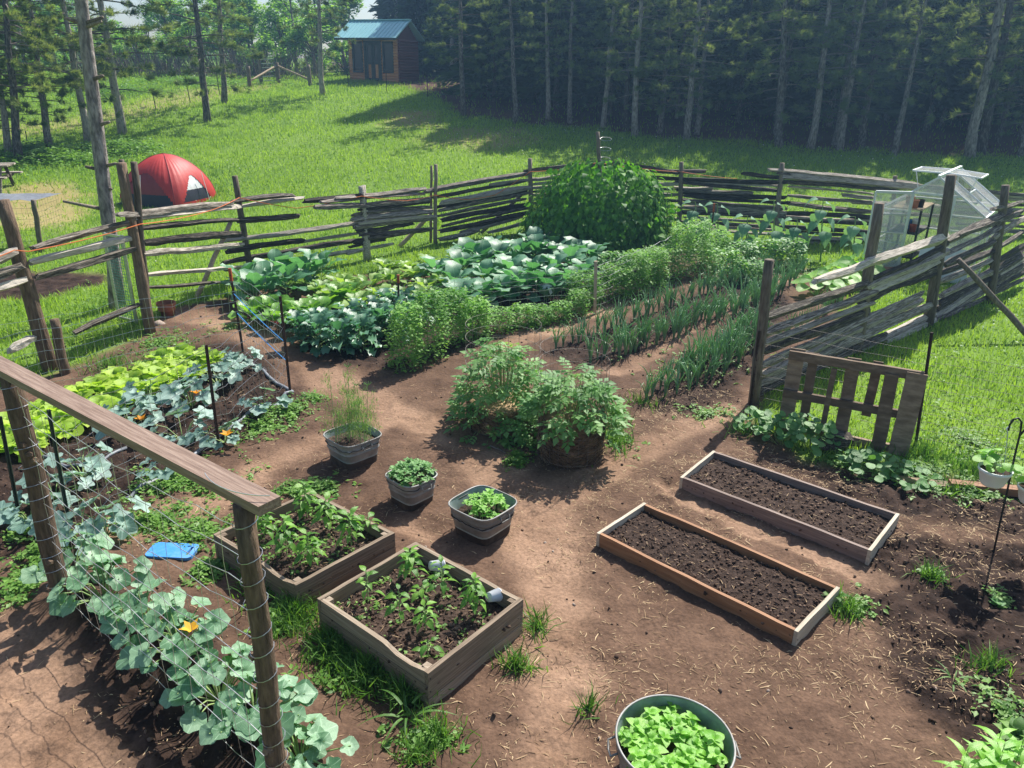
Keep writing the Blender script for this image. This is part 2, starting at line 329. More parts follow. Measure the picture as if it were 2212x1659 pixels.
M['needle'] = foliage('pine_needle', (.05, .1, .045), (.24, .32, .14), .48, .6, .3, hue=(.3, .27, .12), nscale=1.5, tcol=(1.5, 1.4, .5))
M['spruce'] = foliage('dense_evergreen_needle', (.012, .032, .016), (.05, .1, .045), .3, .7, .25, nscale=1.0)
M['decid'] = foliage('broadleaf_green', (.09, .23, .035), (.3, .5, .1), .48, .5, .35, nscale=.5)
M['stem'] = foliage('green_stem', (.16, .28, .08), (.34, .46, .18), .1, .5, .4)
M['redstem'] = foliage('red_stem', (.3, .02, .02), (.5, .05, .05), .15, .35, .5)
M['flower'] = foliage('orange_blossom', (.8, .28, .01), (.85, .5, .05), .3, .6, .3)
M['petal'] = foliage('white_clover', (.7, .7, .62), (.82, .82, .78), .2, .7, .3)
def poly_mat():
    m, t, b = new_mat('twin_wall_polycarbonate')
    b.inputs['Base Color'].default_value = (.82, .83, .84, 1); b.inputs['Roughness'].default_value = .25
    w_ = nd(t, 'ShaderNodeTexWave'); w_.inputs['Scale'].default_value = 30; w_.inputs['Distortion'].default_value = 0
    tc = nd(t, 'ShaderNodeTexCoord'); t.links.new(tc.outputs['Object'], w_.inputs['Vector'])
    tb = nd(t, 'ShaderNodeBsdfTransparent'); tb.inputs[0].default_value = (.95, .95, .93, 1); ms = nd(t, 'ShaderNodeMixShader')
    mr = nd(t, 'ShaderNodeMapRange'); mr.inputs[3].default_value = .72; mr.inputs[4].default_value = .84; t.links.new(w_.outputs['Fac'], mr.inputs[0]); t.links.new(mr.outputs[0], ms.inputs[0])
    t.links.new(b.outputs[0], ms.inputs[1]); t.links.new(tb.outputs[0], ms.inputs[2]); t.links.new(ms.outputs[0], t.nodes['Material Output'].inputs['Surface']); return m
M['poly'] = poly_mat()
def glass_mat():
    m, t, b = new_mat('dark_window_glass'); b.inputs['Base Color'].default_value = (.02, .03, .035, 1); b.inputs['Roughness'].default_value = .08
    b.inputs['Specular IOR Level'].default_value = .5; return m
M['glass'] = glass_mat()
# ================================================================ ground
def W2(pts): return np.array([at(x, y)[:2] for x, y in pts])
def in_poly(poly, X, Y):
    c = np.zeros(X.shape, bool); n = len(poly); j = n-1
    for i in range(n):
        xi, yi = poly[i]; xj, yj = poly[j]
        with np.errstate(divide='ignore', invalid='ignore'):
            c ^= ((yi > Y) != (yj > Y)) & (X < (xj-xi)*(Y-yi)/(yj-yi+1e-12)+xi)
        j = i
    return c
def seg_dist(line, X, Y, closed=False):
    d = np.full(X.shape, 1e9); n = len(line)
    for i in range(n if closed else n-1):
        a = line[i]; b = line[(i+1) % n]; ab = b-a; t = np.clip(((X-a[0])*ab[0]+(Y-a[1])*ab[1])/(ab@ab+1e-12), 0, 1)
        d = np.minimum(d, np.hypot(X-a[0]-t*ab[0], Y-a[1]-t*ab[1]))
    return d
def sdf(poly, X, Y): d = seg_dist(poly, X, Y, True); return np.where(in_poly(poly, X, Y), -d, d)
SOIL = W2([(-500, 930), (-60, 850), (110, 806), (322, 722), (350, 668), (560, 625), (800, 590), (950, 560), (1150, 540), (1480, 545), (1700, 560), (1860, 640),
           (1640, 862), (1640, 900), (1730, 985), (1985, 1030), (2212, 1062), (2500, 1110), (2700, 1700), (2400, 2300), (1100, 2500), (-300, 2300), (-900, 1500)])
PATHW = .8
PATHS = [(W2([(1230, 2000), (1210, 1659), (1235, 1450), (1190, 1230), (1140, 1090), (1010, 960), (870, 890), (730, 830), (660, 770), (480, 690), (390, 672)]), .42),
         (W2([(1130, 1085), (1300, 1015), (1470, 930), (1560, 890)]), .35), (W2([(870, 895), (680, 950), (560, 1010), (440, 1090), (300, 1130)]), .36),
         (W2([(1330, 800), (1480, 720), (1650, 620), (1780, 560)]), .22), (W2([(1090, 745), (1250, 690), (1420, 620)]), .22),
         (W2([(-200, 1330), (40, 1420), (60, 1600), (-100, 1900)]), .55), (W2([(60, 1620), (350, 1800), (600, 1900)]), .4), (W2([(880, 1130), (960, 1180), (900, 1260)]), .2), (W2([(1420, 1040), (1600, 1130), (1900, 1250)]), .16)]
DARKS = [W2([(-150, 1050), (160, 860), (450, 730), (560, 760), (650, 850), (640, 905), (480, 985), (300, 1075), (120, 1180), (-150, 1260)]),
         W2([(130, 1240), (260, 1260), (640, 1560), (720, 1800), (330, 1800), (240, 1560), (110, 1400)]),
         W2([(640, 780), (840, 800), (960, 770), (1080, 700), (1290, 650), (1420, 600), (1400, 560), (700, 640)]), W2([(1180, 760), (1380, 680), (1620, 590), (1700, 620), (1330, 790)]),
         W2([(1370, 880), (1500, 900), (1620, 800), (1720, 640), (1640, 620)]), W2([(1500, 960), (1990, 1030), (2300, 1080), (2300, 1200), (1960, 1120), (1540, 985)]),
         W2([(1850, 1150), (2300, 1150), (2300, 1700), (1950, 1500)]), W2([(-50, 590), (215, 590), (235, 615), (90, 640), (-50, 640)])]
FOREST = [(700, 150), (930, 205), (1003, 250), (1113, 268), (1303, 274), (1483, 300), (1683, 316), (1815, 322), (1935, 328), (2095, 334), (2400, 340)]
def zones(X, Y):
    j = (fbm(X*1.3, Y*1.3, 4, 3)-.5)
    soil = 1-sstep(-.12, .16, sdf(SOIL, X, Y)+j*.55)
    d = DARKS[-1]; soil = np.maximum(soil, 1-sstep(-.1, .2, sdf(d, X, Y)+j*.8))
    path = np.zeros(X.shape)
    for l, wd in PATHS: wd = wd*PATHW; path = np.maximum(path, 1-sstep(wd*.45, wd*1.25, seg_dist(l, X, Y)+j*.5))
    dark = np.zeros(X.shape)
    for q in DARKS: dark = np.maximum(dark, 1-sstep(-.18, .14, sdf(q, X, Y)+j*.7))
    v = np.stack([X, Y, terr(X, Y)], -1)-CP; dep = v@CF; px = CX+FPX*(v@CR)/np.maximum(dep, .1); py = CY-FPX*(v@CU)/np.maximum(dep, .1)
    ey = np.interp(px, [p[0] for p in FOREST], [p[1] for p in FOREST], left=-500)
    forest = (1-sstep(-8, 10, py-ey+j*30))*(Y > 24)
    dry = np.maximum(1-sstep(60, 150, np.hypot(px-80, (py-445)*2.1)+j*90), .8*(1-sstep(20, 70, np.hypot((px-880)*.7, (py-258)*2.6)+j*60)))
    dry = np.maximum(dry, .6*(1-sstep(30, 110, np.hypot((px-1040)*.6, (py-300)*3)+j*70)))
    dry = np.maximum(dry, .55*(1-sstep(.6, 2.2, seg_dist(W2([(-100, 300), (200, 262), (380, 215), (540, 185)]), X, Y)+j*2))*(Y > 24))
    return soil, path, dark, forest, dry*(Y > 14), px, py
def geo(a, b, s, g):
    o = []; 
    while a < b: o.append(a); a += s; s *= g
    return o
ys = np.array(list(-np.array(geo(-2.0, 14, .3, 1.35))[::-1])+list(np.arange(2.06, 8.6, .036))+list(np.arange(8.6, 21, .065))+geo(21, 190, .12, 1.055))
xs_r = list(np.arange(0, 5.4, .036))+list(np.arange(5.4, 9.5, .065))+geo(9.5, 150, .12, 1.085)
xs = np.array([-q for q in xs_r[:0:-1]]+xs_r)
X, Y = np.meshgrid(xs, ys); soil, path, dark, forest, dry, PXg, PYg = zones(X, Y)
near = 1-sstep(20, 26, Y)
rid = np.exp(-(seg_dist(W2([(150, 1290), (380, 1440), (640, 1660), (700, 1760)]), X, Y)/.26)**2)*.13*(1-sstep(-2.0, -1.5, X+3.9-Y*.0-10)*0)
LUMP = (fbm(X*5, Y*5, 4, 9)-.5)*.07+(fbm(X*13, Y*13, 3, 21)-.5)*.06-.045*np.clip(fbm(X*3.1+7, Y*3.1, 2, 27)-.62, 0, 1)*3
Z = terr(X, Y)+near*(soil*(-.01+LUMP*(.55+1.1*dark)*(1-.6*path))-.02*path*soil+rid)+(1-near)*(fbm(X*.25, Y*.25, 3, 5)-.5)*.25*sstep(24, 32, Y)
# trodden dents along the paths
_g = np.random.default_rng(88)
for _k in range(150):
    _l = PATHS[_g.choice([0, 0, 1, 2, 5, 8])][0]; _i = _g.integers(0, len(_l)-1); _p = _l[_i]+(_l[_i+1]-_l[_i])*_g.random()+_g.normal(0, .22, 2); _a = _g.uniform(0, 3.14); _m = (np.abs(X-_p[0]) < .3) & (np.abs(Y-_p[1]) < .3)
    if _m.any():
        _u = (X[_m]-_p[0])*math.cos(_a)+(Y[_m]-_p[1])*math.sin(_a); _v = -(X[_m]-_p[0])*math.sin(_a)+(Y[_m]-_p[1])*math.cos(_a); _q = (_u/.13)**2+(_v/.055)**2
        Z[_m] += -.016*np.exp(-_q**2)+.009*np.exp(-(_q-1.9)**2*1.5)
Z += sstep(60, 150, Y)*6*(fbm(X*.03, Y*.03, 3, 8)-.3)
n1 = fbm(X*2.2, Y*2.2, 4, 31); n2 = fbm(X*9, Y*9, 3, 37); n3 = fbm(X*.35, Y*.35, 3, 41)
def lerp3(a, b, t): return a*(1-t[..., None])+b*t[..., None]
C = lambda *c: np.array(c)
tan = lerp3(C(.16, .095, .06), C(.31, .198, .132), np.clip(n1*1.7-.35, 0, 1)); brown = lerp3(C(.062, .036, .024), C(.18, .11, .073), np.clip(n1*.8+n2*.6-.25, 0, 1))
dk = lerp3(C(.015, .009, .007), C(.066, .041, .03), np.clip(n2*1.6-.35, 0, 1))
S = lerp3(brown, tan, np.clip(path*1.0, 0, 1)); S = lerp3(S, dk, np.clip(dark*(1-path*.5), 0, 1))
gr = lerp3(C(.07, .15, .018), C(.18, .28, .05), np.clip(n3*.9+n1*.5-.15, 0, 1)); gr = lerp3(gr, lerp3(C(.27, .21, .08), C(.38, .31, .14), n1), np.clip(dry*1.1, 0, .92))
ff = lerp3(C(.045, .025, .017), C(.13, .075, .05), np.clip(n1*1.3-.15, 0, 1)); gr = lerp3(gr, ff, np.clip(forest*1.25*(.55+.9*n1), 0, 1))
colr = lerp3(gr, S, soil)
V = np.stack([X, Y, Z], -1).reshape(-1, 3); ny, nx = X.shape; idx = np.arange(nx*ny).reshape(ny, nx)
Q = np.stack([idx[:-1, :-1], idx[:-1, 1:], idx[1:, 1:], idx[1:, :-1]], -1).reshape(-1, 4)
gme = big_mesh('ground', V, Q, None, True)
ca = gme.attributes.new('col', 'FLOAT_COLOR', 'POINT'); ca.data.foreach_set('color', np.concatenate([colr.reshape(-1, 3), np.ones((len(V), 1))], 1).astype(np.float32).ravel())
def ground_mat():
    m, t, b = new_mat('earth_and_turf'); a = nd(t, 'ShaderNodeAttribute', attribute_name='col'); tc = nd(t, 'ShaderNodeTexCoord')
    n = nd(t, 'ShaderNodeTexNoise'); n.inputs['Scale'].default_value = 35; n.inputs['Detail'].default_value = 8; n.inputs['Roughness'].default_value = .65; t.links.new(tc.outputs['Object'], n.inputs['Vector'])
    mr = nd(t, 'ShaderNodeMapRange'); mr.inputs[1].default_value = .3; mr.inputs[2].default_value = .7; mr.inputs[3].default_value = .68; mr.inputs[4].default_value = 1.32; t.links.new(n.outputs['Fac'], mr.inputs[0])
    mx = nd(t, 'ShaderNodeMix', data_type='RGBA', blend_type='MULTIPLY'); mx.inputs['Factor'].default_value = 1; t.links.new(a.outputs['Color'], mx.inputs['A']); t.links.new(mr.outputs[0], mx.inputs['B'])
    t.links.new(mx.outputs['Result'], b.inputs['Base Color']); b.inputs['Roughness'].default_value = .95; b.inputs['Specular IOR Level'].default_value = .15
    n2_ = nd(t, 'ShaderNodeTexNoise'); n2_.inputs['Scale'].default_value = 26; n2_.inputs['Detail'].default_value = 6; t.links.new(tc.outputs['Object'], n2_.inputs['Vector'])
    bump(t, b, n2_.outputs['Fac'], .55, .025); return m
struct('ground', gme, ground_mat())
def gz(x, y):
    "height of the built ground sheet"
    i = np.clip(np.searchsorted(ys, y)-1, 0, ny-2); j = np.clip(np.searchsorted(xs, x)-1, 0, nx-2)
    u = (x-xs[j])/(xs[j+1]-xs[j]); v = (y-ys[i])/(ys[i+1]-ys[i])
    return (Z[i, j]*(1-u)+Z[i, j+1]*u)*(1-v)+(Z[i+1, j]*(1-u)+Z[i+1, j+1]*u)*v
def ON(px, py, sink=.0):
    p = at(px, py); p.z = float(gz(p.x, p.y))-sink; return p

# ---------------------------------------------------------------- grass (meadow)
def scatter(n, y0, y1, pw=1.0, mx=.08, seed=1):
    "points on the ground in the wedge in front of the house, thinning with distance"
    g = np.random.default_rng(seed); u = g.random(n); d = (y0**pw+(y1**pw-y0**pw)*u)**(1/pw); a = g.uniform(-.76, .76, n); return d*a, d
def blades(X_, Y_, h, wd, seed, lean=.5, seg=1):
    g = np.random.default_rng(seed); N = len(X_); H = h*(.55+.9*g.random(N)); wv = wd*(.6+.8*g.random(N))
    if seg == 1: pv = [(-.5, 0, 0), (.5, 0, 0), (0, .22, 1)]; pt = [(0, 1, 2)]
    else: pv = [(-.5, 0, 0), (.5, 0, 0), (.42, .1, .55), (-.42, .1, .55), (0, .5, .95)]; pt = [(0, 1, 2), (0, 2, 3), (3, 2, 4)]
    M_ = rotmats(g.uniform(0, 2*PI, N), np.abs(g.normal(0, lean, N)), g.uniform(0, 2*PI, N), np.stack([wv, H, H], -1))
    return bake(pv, pt, np.stack([X_, Y_, gz(X_, Y_)-.01], -1), M_, g.random(N))
gx, gy = scatter(460000, 7.5, 58, .9, seed=2); so_, pa_, da_, fo_, dr_, _, _ = zones(gx, gy)
RG = np.random.default_rng(5)
pk = (1-so_)*(1-.93*fo_)*(1-.85*dr_)*(gy > 7.5); keep = RG.random(len(gx)) < pk*(.5+.7*fbm(gx*.8, gy*.8, 3, 51)); gx, gy = gx[keep], gy[keep]
hh = .05+.08*fbm(gx*.5, gy*.5, 3, 61)+.0013*gy; ww = .011+.00075*gy
v, t_, r_ = blades(gx, gy, hh, ww, 4, .5)
cl = fbm(gx*.9, gy*.9, 3, 71); r_ = np.clip(np.repeat(cl*.9-.1, 3)+.35*(r_-.5), 0, .86)
struct('meadow_grass', big_mesh('meadow_grass', v, t_, r_), M['grass'], 'stuff')
# clover heads and small white flowers in the meadow
fx, fy = scatter(1500, 15, 40, 1, seed=12); s_, _, _, f_, d_, _, _ = zones(fx, fy); k = (s_ < .1) & (f_ < .3) & (fbm(fx*.4, fy*.4, 3, 81) > .5); fx, fy = fx[k], fy[k]
g = np.random.default_rng(13); N = len(fx)
v, t_, r_ = bake([(1, 0, 0), (-1, 0, 0), (0, 1, 0), (0, -1, 0), (0, 0, 1), (0, 0, -1)], [(0, 2, 4), (2, 1, 4), (1, 3, 4), (3, 0, 4), (2, 0, 5), (1, 2, 5), (3, 1, 5), (0, 3, 5)],
                 np.stack([fx, fy, gz(fx, fy)+.12+.08*g.random(N)], -1), rotmats(np.zeros(N), np.zeros(N), np.zeros(N), .011+.012*g.random(N)), g.random(N))
struct('clover_flowers', big_mesh('clover_flowers', v, t_, r_), M['petal'], 'stuff')
# ---------------------------------------------------------------- weeds, long grass, straw, clods in the garden
def px_blobs(blobs, per, seed, keepz=None):
    g = np.random.default_rng(seed); xs_, ys_ = [], []
    for bx, by, rx, ry, k in blobs:
        n = int(per*k); a = g.uniform(0, 2*PI, n); r = np.abs(g.normal(0, .62, n)); c = at(bx, by); e = at(bx+rx, by); f2 = at(bx, by+ry)
        R1 = (e-c).length; R2 = abs(f2.y-c.y); xs_.append(c.x+R1*r*np.cos(a)); ys_.append(c.y+R2*r*np.sin(a)+0*a)
    return np.concatenate(xs_), np.concatenate(ys_)
LG = [(640, 1330, 60, 60, 5), (720, 1390, 60, 60, 7), (800, 1450, 70, 60, 7), (880, 1500, 50, 40, 4), (560, 1260, 50, 40, 3), (640, 1300, 30, 40, 2), (940, 1590, 60, 35, 1.3), (1120, 1440, 40, 20, 1.2),
      (1160, 1350, 25, 30, 1), (1830, 1320, 40, 30, 1.2), (2010, 1250, 30, 20, 1), (2140, 1440, 40, 20, 1), (1270, 1530, 25, 20, .5), (900, 1640, 60, 25, 1), (1330, 950, 45, 40, 2), (1380, 870, 60, 15, 1),
      (1990, 980, 80, 40, 4), (2120, 1020, 90, 35, 5), (1800, 960, 60, 30, 1.5), (2060, 1060, 60, 25, 1.5), (1600, 930, 50, 20, 1), (350, 780, 60, 40, 3), (240, 790, 70, 30, 3), (900, 620, 200, 10, 2), (1650, 540, 180, 12, 4), (1080, 555, 120, 12, 3), (830, 590, 120, 14, 3), (1340, 905, 30, 15, 1)]
bx, by = px_blobs(LG, 125, 21); N = len(bx)
v, t_, r_ = blades(bx, by, .15, .009, 22, .85, 3)
struct('long_grass', big_mesh('long_grass', v, t_, np.clip(r_*.9, 0, .95)), M['grassdark'], 'stuff')
LEAF4 = ([(0, 0, 0), (.28, .45, .06), (0, .5, -.02), (-.28, .45, .06), (0, 1, -.08)], [(0, 1, 2), (0, 2, 3), (2, 1, 4), (3, 2, 4)])
def leafscatter(X_, Y_, size, h, seed, n=7, spread=1.0, zs=None):
    "low rosettes of small leaves"
    g = np.random.default_rng(seed); N = len(X_); X2 = np.repeat(X_, n)+g.normal(0, .02*spread, N*n); Y2 = np.repeat(Y_, n)+g.normal(0, .02*spread, N*n)
    zb = gz(X2, Y2) if zs is None else np.repeat(zs, n)
    Z2 = zb+np.repeat(h*g.random(N), n)*g.random(N*n); M_ = rotmats(g.uniform(0, 2*PI, N*n), g.uniform(-.6, .5, N*n), g.uniform(0, 2*PI, N*n), size*(.5+g.random(N*n)))
    return bake(LEAF4[0], LEAF4[1], np.stack([X2, Y2, Z2], -1), M_, np.repeat(g.random(N), n)*.6+.35*g.random(N*n))
WB = [(380, 1040, 120, 50, 9), (330, 1120, 90, 40, 6), (100, 1190, 70, 40, 4), (60, 1260, 60, 60, 4), (620, 890, 60, 40, 5), (560, 920, 60, 30, 4), (680, 860, 30, 20, 1), (700, 1050, 60, 20, 2), (640, 1060, 40, 20, 2), (430, 1150, 60, 40, 4), (60, 1140, 50, 30, 3), (450, 1230, 40, 30, 3),
      (1530, 890, 60, 14, 2), (1950, 1020, 120, 25, 6), (2100, 1060, 120, 25, 5), (1830, 1000, 60, 20, 3), (2190, 1560, 50, 90, 2.5), (2010, 1240, 25, 15, .7), (1850, 1310, 45, 25, 1.2), (2160, 1290, 20, 15, .6), (930, 1590, 80, 30, 1.6), (2100, 960, 90, 60, 6),
      (600, 1330, 40, 50, 3), (760, 1440, 70, 50, 4), (1120, 990, 30, 20, 2), (1220, 970, 70, 18, 3), (1330, 945, 35, 25, 2), (350, 740, 80, 30, 5), (700, 620, 160, 14, 4), (900, 580, 160, 14, 5), (1130, 555, 110, 12, 5), (1560, 560, 120, 14, 5), (1760, 590, 80, 20, 4), (240, 650, 120, 70, 7), (500, 700, 60, 15, 1), (1500, 790, 150, 60, 4), (1150, 700, 60, 30, 2)]
wx, wy = px_blobs(WB, 38, 31)
v, t_, r_ = leafscatter(wx, wy, .042, .07, 32)
struct('low_weeds', big_mesh('low_weeds', v, t_, r_), M['weed'], 'stuff')
# broad leaved weeds and clover in the near lawn
g = np.random.default_rng(35); vx = g.uniform(-16, 14, 9000); vy = g.uniform(7.5, 24, 9000); s_, _, _, _, d_, _, _ = zones(vx, vy); k = (s_ < .15) & (d_ < .4) & (g.random(9000) < 1.4*np.clip(fbm(vx*.9, vy*.9, 3, 87)-.3, 0, 1))
v, t_, r_ = leafscatter(vx[k], vy[k], .055, .1, 36, 8, 2.5); struct('lawn_weeds', big_mesh('lawn_weeds', v, t_, r_), M['weed'], 'stuff')
# straw and root litter, thickest right of the main path
def litter(n, X_, Y_, seed, L=.062):
    g = np.random.default_rng(seed); N = len(X_); M_ = rotmats(g.uniform(0, 2*PI, N), g.normal(0, .12, N), g.uniform(0, 2*PI, N), np.stack([L*(.2+1.6*g.random(N)**3), .0016+.0026*g.random(N)**2, .0022+.002*g.random(N)], -1))
    pv = [(-.5, 0, .1), (.5, .6, .1), (.5, -.6, .1), (0, 2.2, .9), (0, 1.2, 1.6), (0, .3, .9)]
    pt = [(0, 3, 4), (0, 4, 5), (3, 1, 4), (4, 1, 2), (4, 2, 5)]
    return bake(pv, pt, np.stack([X_, Y_, gz(X_, Y_)+.002], -1), M_, g.random(N))
g = np.random.default_rng(41); lx = g.uniform(-4.6, 5.2, 75000); ly = g.uniform(2.4, 9.4, 75000); s_, p_, d_, _, _, lpx, lpy = zones(lx, ly)
cl = fbm(lx*2.6, ly*2.6, 4, 91); pr_ = (.1+1.6*np.clip(cl-.42, 0, 1)*3)*np.where(lpx > 1080, 1.0, .22)*(s_ > .6)*(1-.55*p_)*np.where((lpx > 1650) & (lpy > 1100), 1.25, 1)
k = g.random(len(lx)) < pr_; v, t_, r_ = litter(0, lx[k], ly[k], 42)
struct('straw_litter', big_mesh('straw_litter', v, t_, r_), M['straw'], 'stuff')
def ico():
    p = (1+5**.5)/2; v = np.array([(-1, p, 0), (1, p, 0), (-1, -p, 0), (1, -p, 0), (0, -1, p), (0, 1, p), (0, -1, -p), (0, 1, -p), (p, 0, -1), (p, 0, 1), (-p, 0, -1), (-p, 0, 1)], float)
    t = [(0, 11, 5), (0, 5, 1), (0, 1, 7), (0, 7, 10), (0, 10, 11), (1, 5, 9), (5, 11, 4), (11, 10, 2), (10, 7, 6), (7, 1, 8), (3, 9, 4), (3, 4, 2), (3, 2, 6), (3, 6, 8), (3, 8, 9), (4, 9, 5), (2, 4, 11), (6, 2, 10), (8, 6, 7), (9, 8, 1)]
    return v/np.linalg.norm(v[0]), np.array(t)
ICV, ICT = ico(); ICV2 = ICV*(1+.35*(np.random.default_rng(3).random((12, 1))-.5)*2)
def clods(X_, Y_, Z_, size, seed):
    g = np.random.default_rng(seed); N = len(X_); sz = size*(.35+g.random(N)**2*1.2)
    return bake(ICV2, ICT, np.stack([X_, Y_, Z_+sz*.2], -1), rotmats(g.uniform(0, 2*PI, N), g.uniform(0, 3, N), g.uniform(0, 2*PI, N), np.stack([sz, sz*(.6+.5*g.random(N)), sz*(.5+.4*g.random(N))], -1)), g.random(N))
cx = g.uniform(-5.2, 5.4, 60000); cy = g.uniform(2.4, 14.5, 60000); s_, p_, d_, _, _, _, _ = zones(cx, cy); k = g.random(len(cx)) < (.02+.55*d_*(1-p_*.8))*(s_ > .7)*(.3+fbm(cx*3, cy*3, 3, 95))
struct('soil_clods', big_mesh('soil_clods', *clods(cx[k], cy[k], gz(cx[k], cy[k]), .0145, 44)), M['clod'], 'stuff')
# pebbles one can pick out on the path
STM = big_mesh('pebble', ICV2*np.array([1, .8, .6]), ICT, None, True)
for i, (x, y) in enumerate([(1205, 1160), (1178, 1165), (1195, 1185), (1295, 1590), (1480, 1020), (920, 1180), (1000, 995), (2020, 1490), (1660, 1490), (1240, 1300), (1370, 1640), (1020, 880)]):
    p = ON(x, y); tag(link('stone', STM, M['rock'], None, p, (random.random(), random.random(), random.random()*6), .016+.012*random.random()), 'small pale stone lying on the bare soil path', 'stone', 'stones on the path')
# ================================================================ fences
def split_rail(a, b, th, seed):
    "a long split log: irregular 5-sided section, tapered ragged ends; runs along local X from 0 to L"
    g = random.Random(seed); L = (b-a).length; n = max(4, int(L/.3)); ph = [g.uniform(0, 6.3) for _ in range(5)]; base = [g.uniform(.75, 1.3) for _ in range(5)]
    mb = MB(); vs = []; fs = []; bow = g.uniform(-.025, .025); cy_ = cz_ = 0
    for i in range(n+1):
        t = i/n; tp = min(1, .78+min(t, 1-t)*4); cy_ = cy_*.8+g.uniform(-.008, .008); cz_ = cz_*.8+g.uniform(-.008, .008)
        for k in range(5):
            an = k*2*PI/5+ph[0]; r = th/2*base[k]*tp*(1+.1*math.sin(t*7+ph[k])+g.uniform(-.13, .13))
            vs.append((t*L+(g.uniform(-.05, .05) if i in (0, n) else 0), cy_+math.cos(an)*r, cz_+math.sin(an)*r*.9+bow*math.sin(t*PI)))
        if i:
            for k in range(5): fs.append(((i-1)*5+k, (i-1)*5+(k+1) % 5, i*5+(k+1) % 5, i*5+k))
    fs += [(4, 3, 2, 1, 0), tuple(n*5+k for k in range(5))]; mb.add(vs, fs); return mb.mesh('rail')
def place_x(me, name, mat, parent, a, b):
    d = (b-a).normalized(); x = d; z = Vector((0, 0, 1)); y = z.cross(x).normalized(); z = x.cross(y)
    q = Matrix((x, y, z)).transposed().to_quaternion(); return link(name, me, mat, parent, a-(parent.location if parent else Vector()), q)
def round_post(name, mat, parent, a, b, r0, r1, n=9, wob=.05, bend=.01):
    mb = MB(); k = 7; pts = []; b_ = b-a
    for i in range(k): pts.append(b_*(i/(k-1))+Vector((random.uniform(-bend, bend), random.uniform(-bend, bend), 0))*(0 if i in (0, k-1) else 1))
    mb.tube(pts, [r0+(r1-r0)*i/(k-1) for i in range(k)], n, wob=wob)
    return link(name, mb.mesh(name, True), mat, parent, a-(parent.location if parent else Vector()))
RTH = 1.2; DENSE = False
def fence(label, P, Q, rails, posts, conv, off=.0, braces=(), name='split_rail_fence', group=None):
    P, Q = Vector((P.x, P.y, 0)), Vector((Q.x, Q.y, 0)); root = thing(name, label, 'fence', (P.x, P.y, float(gz(P.x, P.y))), 0, group)
    n = Vector((-(Q-P).y, (Q-P).x, 0)).normalized()
    if n.y > 0: n = -n
    if DENSE:
        rs = sorted(rails, key=lambda q: (q[1]+q[3])/2); ex_ = []
        for p_, q_ in zip(rs, rs[1:]):
            if 13 < (q_[1]+q_[3]-p_[1]-p_[3])/2 < 45 and abs(p_[0]-q_[0]) < 160: ex_.append(((p_[0]+q_[0])/2+random.uniform(-15, 15), (p_[1]+q_[1])/2, (p_[2]+q_[2])/2+random.uniform(-15, 15), (p_[3]+q_[3])/2, .075, 0))
        rails = list(rails)+ex_
    for i, rl in enumerate(rails):
        x0, y0, x1, y1, th, pale = rl; th *= RTH; a0, b0 = conv(x0, y0), conv(x1, y1)
        a, b = onplane(*a0, P, Q), onplane(*b0, P, Q); o = n*(off+(.05 if i % 2 else -.05)*0+random.uniform(-.03, .03))
        a.z = max(a.z, float(gz(a.x, a.y))+.05); b.z = max(b.z, float(gz(b.x, b.y))+.05)
        place_x(split_rail(a, b, th, hash((i, int(x0), int(y0))) & 65535), 'rail', M['rail_pale'] if pale else M['rail'], root, a+o, b+o)
    for (bx_, by_, tx, ty, r, mk) in posts:
        a = ON(bx_, by_, .06); b = top_at(a, tx, ty); round_post('post', M[mk], root, a, b, r, r*.82)
    for (x0, y0, x1, y1, r, mk, dy) in braces:
        a0 = conv(x0, y0); b0 = conv(x1, y1); a = onplane(*a0, P, Q); b = onplane(*b0, P, Q)
        lo, hi = (a, b) if a.z < b.z else (b, a); lo = lo-n*dy; lo.z = float(gz(lo.x, lo.y)); round_post('brace', M[mk], root, lo, hi-n*.05, r, r*.9)
    return root
c2 = lambda x, y: (x*.6532, 403+y*.6532); c3 = lambda x, y: (633.6+x*.6532, 322.6+y*.6532); c1 = lambda x, y: (1382.5+x*.6532, 322.6+y*.6532); c4 = lambda x, y: (1566.8+x*.5084, 426.3+y*.5084)
fA, fB = ON(110, 800), ON(325, 718); f1, f2, f3, f4 = ON(545, 602), ON(792, 562), ON(940, 527), ON(1147, 500); f5, f6, f7 = ON(1467, 505), ON(1672, 530), ON(1925, 520)
fZ = fA+(fA-fB)*1.2
fence('silvery split rail fence left of the lettuce bed, running to the big pine', fA, fB, [(105, 205, 432, 118, .1, 1), (100, 255, 428, 175, .1, 1), (112, 300, 432, 208, .11, 1), (250, 482, 462, 393, .1, 1), (-60, 255, 62, 213, .1, 0), (-60, 305, 66, 260, .1, 1), (-60, 352, 78, 308, .1, 1), (30, 545, 115, 500, .1, 1)],
      [(110, 800, 5, 432, .1, 'barkpost'), (140, 805, 117, 690, .07, 'barkpost')], c2)
fence('dark split rail fence with gaps in front of the red tent', fB, f1, [(385, 92, 760, 52, .09, 0), (440, 106, 800, 66, .1, 1), (455, 140, 780, 112, .1, 0), (468, 186, 790, 156, .11, 0), (470, 222, 800, 195, .09, 1), (488, 293, 812, 266, .08, 1), (495, 331, 735, 315, .07, 1)],
      [(325, 718, 262, 352, .085, 'barkpost'), (322, 712, 289, 350, .06, 'post'), (316, 700, 262, 345, .05, 'post')], c2, braces=[(685, 270, 775, 108, .045, 'fencewood', .3)])
